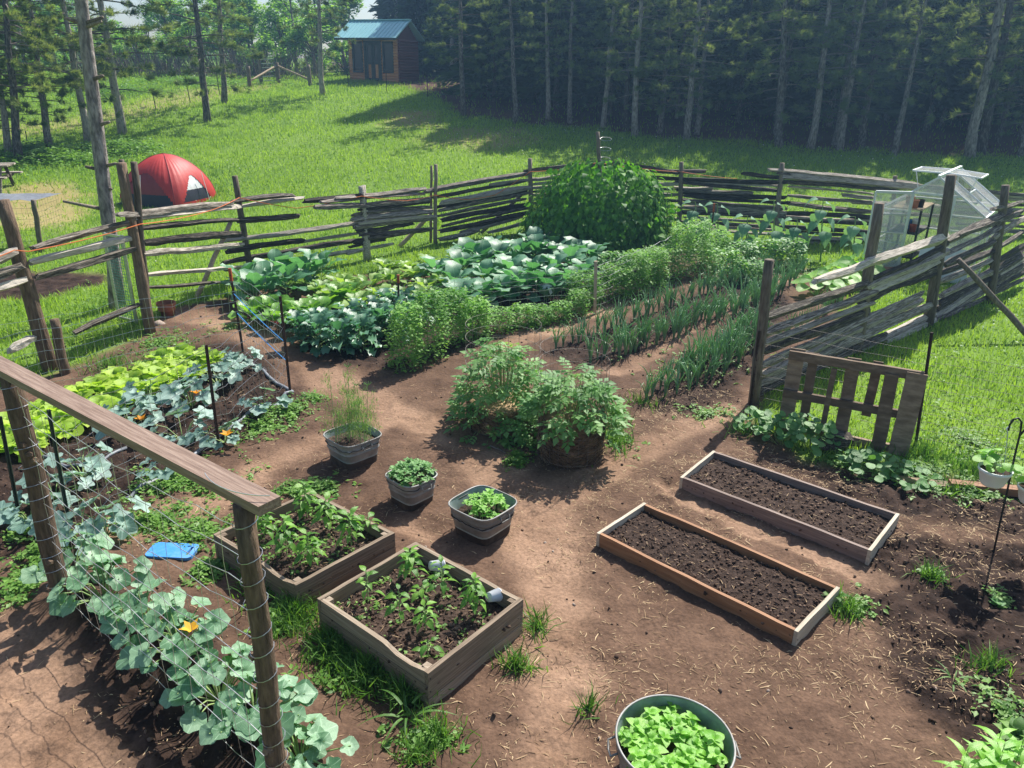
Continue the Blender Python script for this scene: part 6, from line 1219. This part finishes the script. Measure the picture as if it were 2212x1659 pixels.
# nasturtiums by the pallet and in the pots
RN = [lobed_leaf('nast', 1, .02, .1, s, 12, .25, .03) for s in range(3)]
for i, (x, y, n, rx, h, lb) in enumerate(((1635, 932, 60, .28, .28, 'low nasturtium at the foot of the wooden corner post'), (1690, 955, 75, .32, .42, 'mounded nasturtium in front of the left end of the pallet'), (1750, 975, 75, .32, .42, 'mounded nasturtium in front of the middle of the pallet'), (1880, 1020, 55, .34, .22, 'round leaved plant spreading below the right end of the pallet'), (1960, 1035, 40, .34, .18, 'round leaved plant at the lawn edge right of the pallet'))):
    root = thing('nasturtium', lb, 'nasturtium', ON(x, y), 0, 'nasturtiums by the pallet'); segs = []
    for k in range(n): a = R_(0, 6.3); f = math.sqrt(R_(0, 1)); p = Vector((math.cos(a)*rx*f, math.sin(a)*rx*.8*f, h*(1-f*f*.7)*R_(.45, 1)+.03)); put(root, RN[k % 3], p, (R_(-1, 1), R_(-1, 1), R_(-.3, .1)), R_(.06, .11), (R_(-.3, .3), -.45, 1)); (segs.append([(p.x*.3, p.y*.3, 0), tuple(p)]) if k % 3 == 0 else 0)
    stems(root, segs, 'stem', .003, 'stem', 4)
for i, (pr_, R0) in enumerate(POTS):
    root = thing('nasturtium', ['nasturtium leaves filling the white hanging pot left of the hook', 'nasturtium leaves in the hanging pot at the right edge'][i], 'nasturtium', pr_.location+Vector((0, 0, .135)), 0, 'potted nasturtiums'); segs = []
    for k in range(24): a = R_(0, 6.3); f = math.sqrt(R_(0, 1)); p = Vector((math.cos(a)*.13*f, math.sin(a)*.13*f, R_(.05, .17)*(1.1-.4*f))); put(root, strip_leaf('basil', (.35, .95, 1.05, .95, .4), .12, .1, 0, 4, 9) if k % 3 else lobed_leaf('mintpale', 1, .02, .1, 2, 12, .25, .03), p, (math.cos(a), math.sin(a), R_(-.4, .1)), R_(.06, .095), (0, -.4, 1)); segs.append([(p.x*.3, p.y*.3, 0), tuple(p)])
    stems(root, segs, 'stem', .003, 'stem', 4)
# odd plants
LN = [strip_leaf('basil', (.1, .26, .25, .14, .01), .2, .45, 0, 5, s+20) for s in range(3)]
root = thing('leafy_plant', 'bright lance leaved plant at the bottom right corner', 'plant', ON(2130, 1700), 0); 
for s in range(9):
    x, y = R_(-.2, .2), R_(-.15, .15); h = R_(.25, .42)
    for k in range(9): a = k*2.4; put(root, LN[k % 3], Vector((x, y, h*(.3+.7*k/9))), (math.cos(a), math.sin(a), R_(.1, .6)), R_(.12, .19))
    stems(root, [[(x, y, 0), (x, y, h)]], 'stem', .004)
for x, y, n, s, lb in ((2155, 1300, 9, .06, 'small pale seedling in the shade of the hanging pot'), (1800, 1300, 7, .08, 'small broad leaved weed beside the reddish raised bed'), (2195, 1590, 14, .09, 'leafy weed cut by the right edge of the picture'), (880, 1560, 9, .16, 'spiky grass tuft at the front corner of the nearer pepper bed'), (2060, 1470, 8, .1, 'small grass tuft in the dark soil at right')):
    root = thing('weed', lb, 'weed', ON(x, y), 0); me_ = (RN[0] if 'seedling' in lb else strip_leaf('weed', OV, .2, .25, 0, 4, 1)) if 'grass' not in lb else strip_leaf('grassdark', (.08, .09, .07, .04, .005), .2, .5, 0, 5, 3)
    for k in range(n): a = k*2.4; put(root, me_, Vector((math.cos(a)*s*.3, math.sin(a)*s*.3, s*R_(.1, .8))), (math.cos(a), math.sin(a), R_(.1, .9)), s*R_(.8, 1.3) if 'grass' not in lb else s*R_(1, 1.7))
RH = [lobed_leaf('mintpale', 3, .12, .2, s, 14, .4) for s in range(2)]
for x, y, lb in ((1800, 622, 'bright green rhubarb in front of the greenhouse door'), (1850, 600, 'bright green rhubarb right beside the greenhouse door'), (1765, 640, 'small bright rhubarb nearest the onion rows')):
    root = thing('rhubarb', lb, 'rhubarb', ON(x, y), 0, 'rhubarb plants'); segs = []
    for k in range(14): a = k*2.4; f = math.sqrt((k+1)/14); p = Vector((math.cos(a)*.4*f, math.sin(a)*.35*f, .42-.2*f*f)); segs.append([(0, 0, 0), tuple(p)]); put(root, RH[k % 2], p, (math.cos(a), math.sin(a), -.25), R_(.24, .36), (0, -.3, 1))
    stems(root, segs, 'stem', .009)
# ================================================================ trees
def tuft_mesh(n=12, L=.17, wd=.016, seed=0):
    g = np.random.default_rng(seed); V_ = []; T_ = []
    for i in range(n):
        a = g.uniform(0, 2*PI); s = g.uniform(.25, .95); d = np.array([math.cos(a)*s, 1.0-s*.3, math.sin(a)*s]); d /= np.linalg.norm(d); p = np.cross(d, g.normal(size=3)); p /= np.linalg.norm(p); b = len(V_); o = np.array([0, g.uniform(-.03, .05), 0]); l = L*g.uniform(.7, 1.2)
        V_ += [o-p*wd/2, o+p*wd/2, o+d*l]; T_.append((b, b+1, b+2))
    return np.array(V_), np.array(T_)
TUFTS = [tuft_mesh(13, .2, .017, s) for s in range(3)]
def dir_mats(D, sc, roll):
    y = D/np.linalg.norm(D, axis=1, keepdims=True); r = np.stack([np.cos(roll), np.sin(roll), .4*np.cos(roll*2.3)], -1); x = np.cross(y, r); x /= np.linalg.norm(x, axis=1, keepdims=True)+1e-9; z = np.cross(x, y); return np.stack([x, y, z], -1)*sc[:, None, None]
def pine(seed, H=13.0, low=2.2, full=3.6, r0=.16, maxl=2.5, dens=1.0, bend=.12, two=False):
    g = random.Random(seed); gn = np.random.default_rng(seed); tr = MB(); pts = []; bx = by = 0
    for i in range(11): t = i/10; bx += g.uniform(-bend, bend)*.5; by += g.uniform(-bend, bend)*.5; pts.append(Vector((bx*(t > 0), by*(t > 0), -.15+(H+.15)*t)))
    tr.tube(pts, [r0*(1.18 if i == 0 else 1.0)*(1-.86*(i/10)**1.15) for i in range(11)], 9, wob=.06)
    def tp(z): 
        f = max(0, min(.999, (z+.15)/(H+.15)))*10; i = int(f); return pts[i].lerp(pts[i+1], f-i)
    lb = MB(); P_ = []; D_ = []; z = low
    while z < H-.3:
        f = (z-low)/(H-low); Lm = maxl*(min(1, .55+f*2.2) if f < .2 else (1-((f-.2)/.8)**1.4*.86)); k = g.choice((3, 4, 4, 5)) if z > full else g.choice((1, 2, 2, 3)); a0 = g.uniform(0, 6.3)
        for j in range(k):
            a = a0+j*2*PI/k+g.uniform(-.4, .4); L = Lm*g.uniform(.6, 1.1); dead = z < full and g.random() < (.55 if z < full-.8 else .3); o = tp(z+g.uniform(-.12, .12)); d = Vector((math.cos(a), math.sin(a), 0)); up = g.uniform(-.05, .3)
            if dead: L *= g.uniform(.25, .7)
            bp_ = [o+d*(L*t)+Vector((g.uniform(-.06, .06)*t, g.uniform(-.06, .06)*t, L*(up*t-.28*t*t+(.12*t**4 if not dead else -.05*t)))) for t in (0, .3, .6, .85, 1.0)]
            lb.tube(bp_, [.026*L/2+.008, .02*L/2+.006, .012, .008, .004], 4, cap=False)
            if dead: continue
            n = int(L*12*dens); tcs = [g.uniform(.35, 1.0) for _ in range(3)]+[.97]; scs = [g.uniform(-1, 1) for _ in range(4)]
            for q in range(n):
                ci = g.randrange(4); t = min(1.0, max(.25, tcs[ci]+g.gauss(0, .055))); i = min(3, int(t*4)); seg_ = [0, .3, .6, .85, 1.0]; i = max(m for m in range(4) if seg_[m] <= t); p = bp_[i].lerp(bp_[i+1], (t-seg_[i])/(seg_[i+1]-seg_[i])); sd = scs[ci]+g.gauss(0, .22); tang = (bp_[i+1]-bp_[i]).normalized(); lat = Vector((-d.y, d.x, 0))*sd
                off = lat*g.uniform(.05, .5)*(1.15-t)*L*.45+Vector((0, 0, g.uniform(-.05, .12))); P_.append(tuple(p+off)); D_.append(tuple(tang+lat*.7+Vector((0, 0, g.uniform(-.2, .55)))))
        z += g.uniform(.34, .62)
    P_ = np.array(P_); D_ = np.array(D_); N = len(P_); parts = []; ch_ = gn.integers(0, 3, N); cl_ = fbm(P_[:, 0]*1.6+P_[:, 2]*.7, P_[:, 1]*1.6+P_[:, 2], 2, seed)
    for q in range(3): k = ch_ == q; parts.append(bake(*TUFTS[q], P_[k], dir_mats(D_[k], gn.uniform(.8, 1.35, k.sum()), gn.uniform(0, 6.3, k.sum())), np.clip(cl_[k]*.8+.25*gn.random(k.sum()), 0, .9)))
    V_, T_, R2_ = join(parts); return tr.mesh('trunk', True), lb.mesh('branches', True), big_mesh('crown', V_, T_, R2_)
PV = [pine(101, 10.5, 1.5, 2.6, dens=1.3, maxl=2.3), pine(102, 11, 1.9, 3.2, maxl=2.1, dens=1.2), pine(103, 10, 1.4, 2.4, dens=1.4, maxl=2.4), pine(104, 10.5, 2.2, 3.4, maxl=2.0, dens=1.2), pine(105, 10, 1.2, 1.8, dens=1.4, maxl=2.6)]
def place_tree(name, label, cat, meshes, loc, s, tiltv=None, rz=0.0, group=None, mats=('bark', 'twig', 'needle')):
    root = thing(name, label, cat, loc, 0, group); q = Quaternion((0, 0, 1), rz)
    if tiltv is not None: q = Vector((0, 0, 1)).rotation_difference(tiltv) @ q
    root.rotation_mode = 'QUATERNION'; root.rotation_quaternion = q; root.scale = (s, s, s) if not hasattr(s, '__len__') else s
    for nm, me, mk in zip(('trunk', 'branches', 'crown'), meshes, mats):
        if me is not None: link(nm, me, M[mk], root)
    return root
ordn = ['first', 'second', 'third', 'fourth', 'fifth', 'sixth', 'seventh', 'eighth', 'ninth', 'tenth', 'eleventh', 'twelfth', 'thirteenth', 'fourteenth', 'fifteenth', 'sixteenth', 'seventeenth', 'eighteenth']
EDGE = [(1003, 250, 990, 0, 11), (1113, 270, 1098, 0, 8), (1183, 258, 1178, 0, 10), (1232, 265, 1237, 0, 10), (1303, 272, 1322, 0, 11), (1352, 274, 1369, 0, 7), (1372, 292, 1381, 0, 13), (1483, 302, 1508, 0, 13), (1505, 290, 1528, 0, 9), (1683, 318, 1702, 0, 15), (1750, 320, 1795, 0, 14), (1815, 322, 1870, 0, 13), (1862, 310, 1915, 0, 13), (1933, 333, 2004, 0, 9), (2095, 338, 2162, 0, 18), (2118, 330, 2188, 0, 16), (2203, 337, 2262, 0, 10)]
def tree_at(x, y, tx, ty, wpx, label, v, group, rz=None, sc=None):
    b = ON(x, y, .05); t = top_at(b, tx, ty); d = (t-b).normalized(); r = wpx/FPX*math.hypot(b.y, b.x)/2*1.04; s = sc or max(.72, min(1.3, r/.16)); k = r/.16/s
    place_tree('pine_tree', label, 'pine tree', PV[v % len(PV)], b, s, d, rz if rz is not None else R_(0, 6), group)
for i, (x, y, tx, ty, wd) in enumerate(EDGE): tree_at(x, y, tx, ty, wd, 'tall pine, %s from the left along the dark forest edge' % ordn[i], [0, 1, 3, 1, 2, 3, 0, 4, 1, 2, 0, 4, 3, 1, 2, 0, 4][i], 'pines along the forest edge')
LEFTT = [(698, 207, 688, 0, 10, 'bare trunked pine just left of the cabin', 0), (484, 222, 468, 0, 11, 'slim pine left of the far gate', 1), (448, 262, 425, 0, 13, 'pine standing alone mid meadow left of the gate', 4), (265, 290, 220, 0, 15, 'pine just right of the big left trunk', 4), (190, 308, 140, 0, 13, 'pine just left of the big left trunk', 2), (108, 325, 60, 0, 12, 'pine third from the left picture edge', 4), (43, 350, 5, 0, 14, 'pine second from the left picture edge', 2), (18, 338, -30, 0, 12, 'leftmost pine at the picture edge', 4), (-60, 345, -110, 0, 13, 'pine just outside the left picture edge', 2), (-25, 300, -70, 0, 12, 'pine behind the leftmost one', 0)]
for x, y, tx, ty, wd, lb, v in LEFTT: tree_at(x, y, tx, ty, wd, lb, v, 'pines on the left of the meadow')
# the big near trunk with branch stubs
b = ON(252, 664, .1); t = top_at(b, 178, 0); d = (t-b); BT = thing('pine_tree', 'thick rough pine trunk with sawn branch stubs beside the corner post', 'pine tree', b); mb = MB(); P_ = []; k = 16; Ht = 13.0
for i in range(k): f = i/(k-1); P_.append(d.normalized()*(Ht*f)+Vector((.03*math.sin(i*.9), .03*math.cos(i*1.3), 0))*(0 < i))
mb.tube(P_, [.115*(1.25 if i == 0 else 1)*(1-.75*(i/(k-1))**1.3) for i in range(k)], 14, wob=.05); link('trunk', mb.mesh('trunk', True), M['bark'], BT)
for z, a, L in ((1.75, -2.6, .5), (2.42, .1, .16), (2.38, 2.9, .08), (3.05, .0, .12), (3.72, -.2, .1), (4.45, .3, .18), (4.5, .0, .2), (2.05, .5, .05), (4.5, 3.0, .1)):
    o = d.normalized()*z; v_ = Vector((math.cos(a), -.35, .25)); mb = MB(); mb.tube([o, o+v_*(.14+L*.5), o+v_*(.14+L)], [.035, .026, .02], 7); link('branch_stub', mb.mesh('branch_stub', True), M['post'], BT)
tm = pine(120, 13, 5.6, 5.8, maxl=2.6); link('branches', tm[1], M['twig'], BT, (0, 0, 0), Vector((0, 0, 1)).rotation_difference(d.normalized())); link('crown', tm[2], M['needle'], BT, (0, 0, 0), Vector((0, 0, 1)).rotation_difference(d.normalized()))
# dense evergreens deeper in the wood
def spruce(seed, H=13, R0=2.3, n=2600, low=.3):
    g = np.random.default_rng(seed); z = low+(H-low)*g.random(n)**1.15; f = (z-low)/(H-low); r = R0*(1-f)**.8*np.sqrt(g.uniform(.1, 1, n))*(.8+.35*np.sin(z*5)); a = g.uniform(0, 2*PI, n); P_ = np.stack([r*np.cos(a), r*np.sin(a), z-r*.22], -1)
    D_ = np.stack([np.cos(a), np.sin(a), g.uniform(-.6, .25, n)], -1); pv = [(0, 0, 0), (.2, .45, .03), (.1, .5, 0), (0, .55, -.04), (-.1, .5, 0), (-.2, .45, .03), (.12, .85, -.04), (-.12, .85, -.04), (0, 1.15, -.1)]; pt = [(0, 1, 2), (0, 2, 3), (0, 3, 4), (0, 4, 5), (3, 6, 8), (3, 8, 7), (2, 6, 3), (4, 3, 7)]
    V_, T_, R2_ = bake(pv, pt, P_, dir_mats(D_, g.uniform(.45, .95, n), g.uniform(-.5, .5, n)+a), np.clip(fbm(P_[:, 0]*1.2+z, P_[:, 1]*1.2, 2, seed)+.2*(g.random(n)-.5), 0, .95)); mb = MB(); mb.tube([(0, 0, -.2), (0, 0, H*.5), (0, 0, H*.96)], [.17, .1, .02], 7); return mb.mesh('trunk', True), None, big_mesh('crown', V_, T_, R2_)
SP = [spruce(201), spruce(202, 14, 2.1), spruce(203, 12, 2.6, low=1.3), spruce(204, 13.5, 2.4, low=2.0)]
g = random.Random(9); cnt = 0; edge_w = [at(p[0], p[1]) for p in FOREST]; ex = np.array([p.x for p in edge_w]); ey = np.array([p.y for p in edge_w]); o_ = np.argsort(ex); ex, ey = ex[o_], ey[o_]
xx = -9.0
rows = [(1.6, 3.4, 0), (4.6, 2.8, 1), (7.4, 2.7, 1), (10.2, 2.9, 1), (13.5, 3.2, 1), (17, 3.6, 1), (21, 4.5, 1)]
for off, sp, kind in rows:
    x = -10.0 if off > 6 else -4.0
    while x < 34+off*.8:
        e = np.interp(x, ex, ey); px_, py_ = x+g.uniform(-.8, .8), e+off+g.uniform(-.9, .9)
        if x < -3.0: py_ = max(py_, 51+off*.6)
        p = Vector((px_, py_, float(gz(px_, py_))-.1)); pxx = pix(p)[0]
        if -200 < pxx < 2700 and (pxx > 930 or py_ > 50):
            if kind == 0:
                if g.random() < .45: place_tree('pine_tree', 'slender pine just behind the first row of the forest', 'pine tree', PV[g.randrange(5)], p, g.uniform(.75, 1.0), None, g.uniform(0, 6), 'pines behind the forest edge')
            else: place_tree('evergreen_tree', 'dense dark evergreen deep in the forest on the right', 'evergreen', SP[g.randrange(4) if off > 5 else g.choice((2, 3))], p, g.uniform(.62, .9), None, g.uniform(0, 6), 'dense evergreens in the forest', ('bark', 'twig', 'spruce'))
        x += sp*g.uniform(.8, 1.2)
# trees far out of frame to the right keep the wood going
# broadleaf trees and shrubs at the far left
def broad(seed, H=7.0, R0=2.2, n=3200, low=1.0, leaf=.26):
    g = np.random.default_rng(seed); gr_ = random.Random(seed); mb = MB(); mb.tube([(0, 0, -.2), (.1, 0, H*.35), (.0, .1, H*.8)], [.13, .09, .03], 7); cs = []
    for k in range(16):
        a = gr_.uniform(0, 6.3); z = gr_.uniform(low, H*.95); f = (z-low)/(H-low); r = R0*math.sin(PI*min(1, .18+.75*f))*gr_.uniform(.3, .85); c = np.array([math.cos(a)*r, math.sin(a)*r, z]); cs.append((c, gr_.uniform(.5, .95)*R0*.42)); mb.tube([(0, 0, max(.3, z-1.0)), tuple(c*np.array([.6, .6, 1])-np.array([0, 0, .3])), tuple(c)], [.05, .03, .012], 5)
    P_ = []; per = n//16
    for c, r in cs: v_ = g.normal(size=(per, 3)); v_ /= np.linalg.norm(v_, axis=1, keepdims=True); P_.append(c+v_*r*(.55+.5*g.random((per, 1)))*np.array([1, 1, .75]))
    P_ = np.concatenate(P_); N = len(P_); cl_ = np.repeat(g.random(16), per); V_, T_, R2_ = bake(LEAF4[0], LEAF4[1], P_, rotmats(g.uniform(0, 6.3, N), g.uniform(-.8, .8, N), g.uniform(0, 6.3, N), leaf*(.6+.7*g.random(N))), np.clip(cl_*.55+.35*g.random(N), 0, .95)); return mb.mesh('trunk', True), None, big_mesh('crown', V_, T_, R2_)
BV = [broad(301), broad(302, 8, 2.4), broad(303, 5, 1.8, low=.5), broad(304, 2.6, 1.5, 2200, .2, .2), broad(305, 3.6, 1.6, 2400, .3, .22)]
g = random.Random(19)
for k in range(64):
    row = k % 4; px_ = -160+(k//4)*60+g.uniform(-25, 25); dist = (53, 59, 67, 78)[row]+g.uniform(-2, 2); d_ = ray(px_, 160); x = d_[0]/d_[1]*dist; p = Vector((x, dist, float(gz(x, dist))-.1)); gap = 200 < px_ < 365
    v = (3 if row < 2 else 4) if gap else ((3, 4)[g.random() < .5] if row == 0 else g.choice((0, 1, 2) if row > 1 else (2, 0, 4)))
    s = g.uniform(.85, 1.15)*(.8 if gap and row == 3 else 1)
    place_tree('broadleaf_tree' if v < 3 else 'shrub', {0: 'leafy green broadleaf tree in the far thicket at left', 1: 'leafy green broadleaf tree in the far thicket at left', 2: 'leafy green broadleaf tree in the far thicket at left', 3: 'low green shrub in the far thicket at left', 4: 'tall green shrub in the far thicket at left'}[v], 'tree' if v < 3 else 'shrub', BV[v], p, s, None, g.uniform(0, 6), 'far thicket trees' if v < 3 else ('far thicket low shrubs' if v == 3 else 'far thicket tall shrubs'), ('twig', 'twig', 'decid'))
# tangled bare brush at the thicket's foot
g = np.random.default_rng(23); n = 1500; px_ = g.uniform(150, 700, n); dist = g.uniform(48, 53, n); x = np.array([ray(q, 160)[0]/ray(q, 160)[1] for q in px_])*dist
struct('bare_brush', big_mesh('bare_brush', *bake([(-.5, 0, 0), (.5, 0, 0), (.1, .3, .55), (0, .5, 1)], [(0, 1, 2), (0, 2, 3)], np.stack([x, dist, gz(x, dist)-.05], -1), rotmats(g.uniform(0, 6, n), np.abs(g.normal(0, .35, n)), g.uniform(0, 6, n), np.stack([np.full(n, .035), .6+g.random(n), .8+1.5*g.random(n)], -1)), g.random(n))), M['twig'], 'stuff')
# tall rough growth under the left trees
bx, by = px_blobs([(100, 345, 140, 25, 10), (250, 330, 100, 20, 5), (60, 330, 90, 15, 4), (420, 180, 200, 14, 8), (250, 200, 120, 20, 5)], 90, 61)
struct('rough_growth', big_mesh('rough_growth', *leafscatter(bx, by, .13, .4, 62, 7, 6.0)), M['weed'], 'stuff')
# ================================================================ blue volume box added to imitate veiling lens glare over the forest
mb = MB(); mb.box((0, 45, 14), (330, 330, 33))
hz_me = mb.mesh('glare_veil'); hz = link('glare_veil', hz_me, None); hz['kind'] = 'stuff'
hm = bpy.data.materials.new('glare_veil_volume'); hm.use_nodes = True; t = hm.node_tree
for n_ in list(t.nodes):
    if n_.type == 'BSDF_PRINCIPLED': t.nodes.remove(n_)
pv_ = t.nodes.new('ShaderNodeVolumePrincipled'); pv_.inputs['Density'].default_value = .0017; pv_.inputs['Color'].default_value = (.36, .64, 1, 1); pv_.inputs['Anisotropy'].default_value = .45
t.links.new(pv_.outputs[0], t.nodes['Material Output'].inputs['Volume']); hz_me.materials.append(hm)
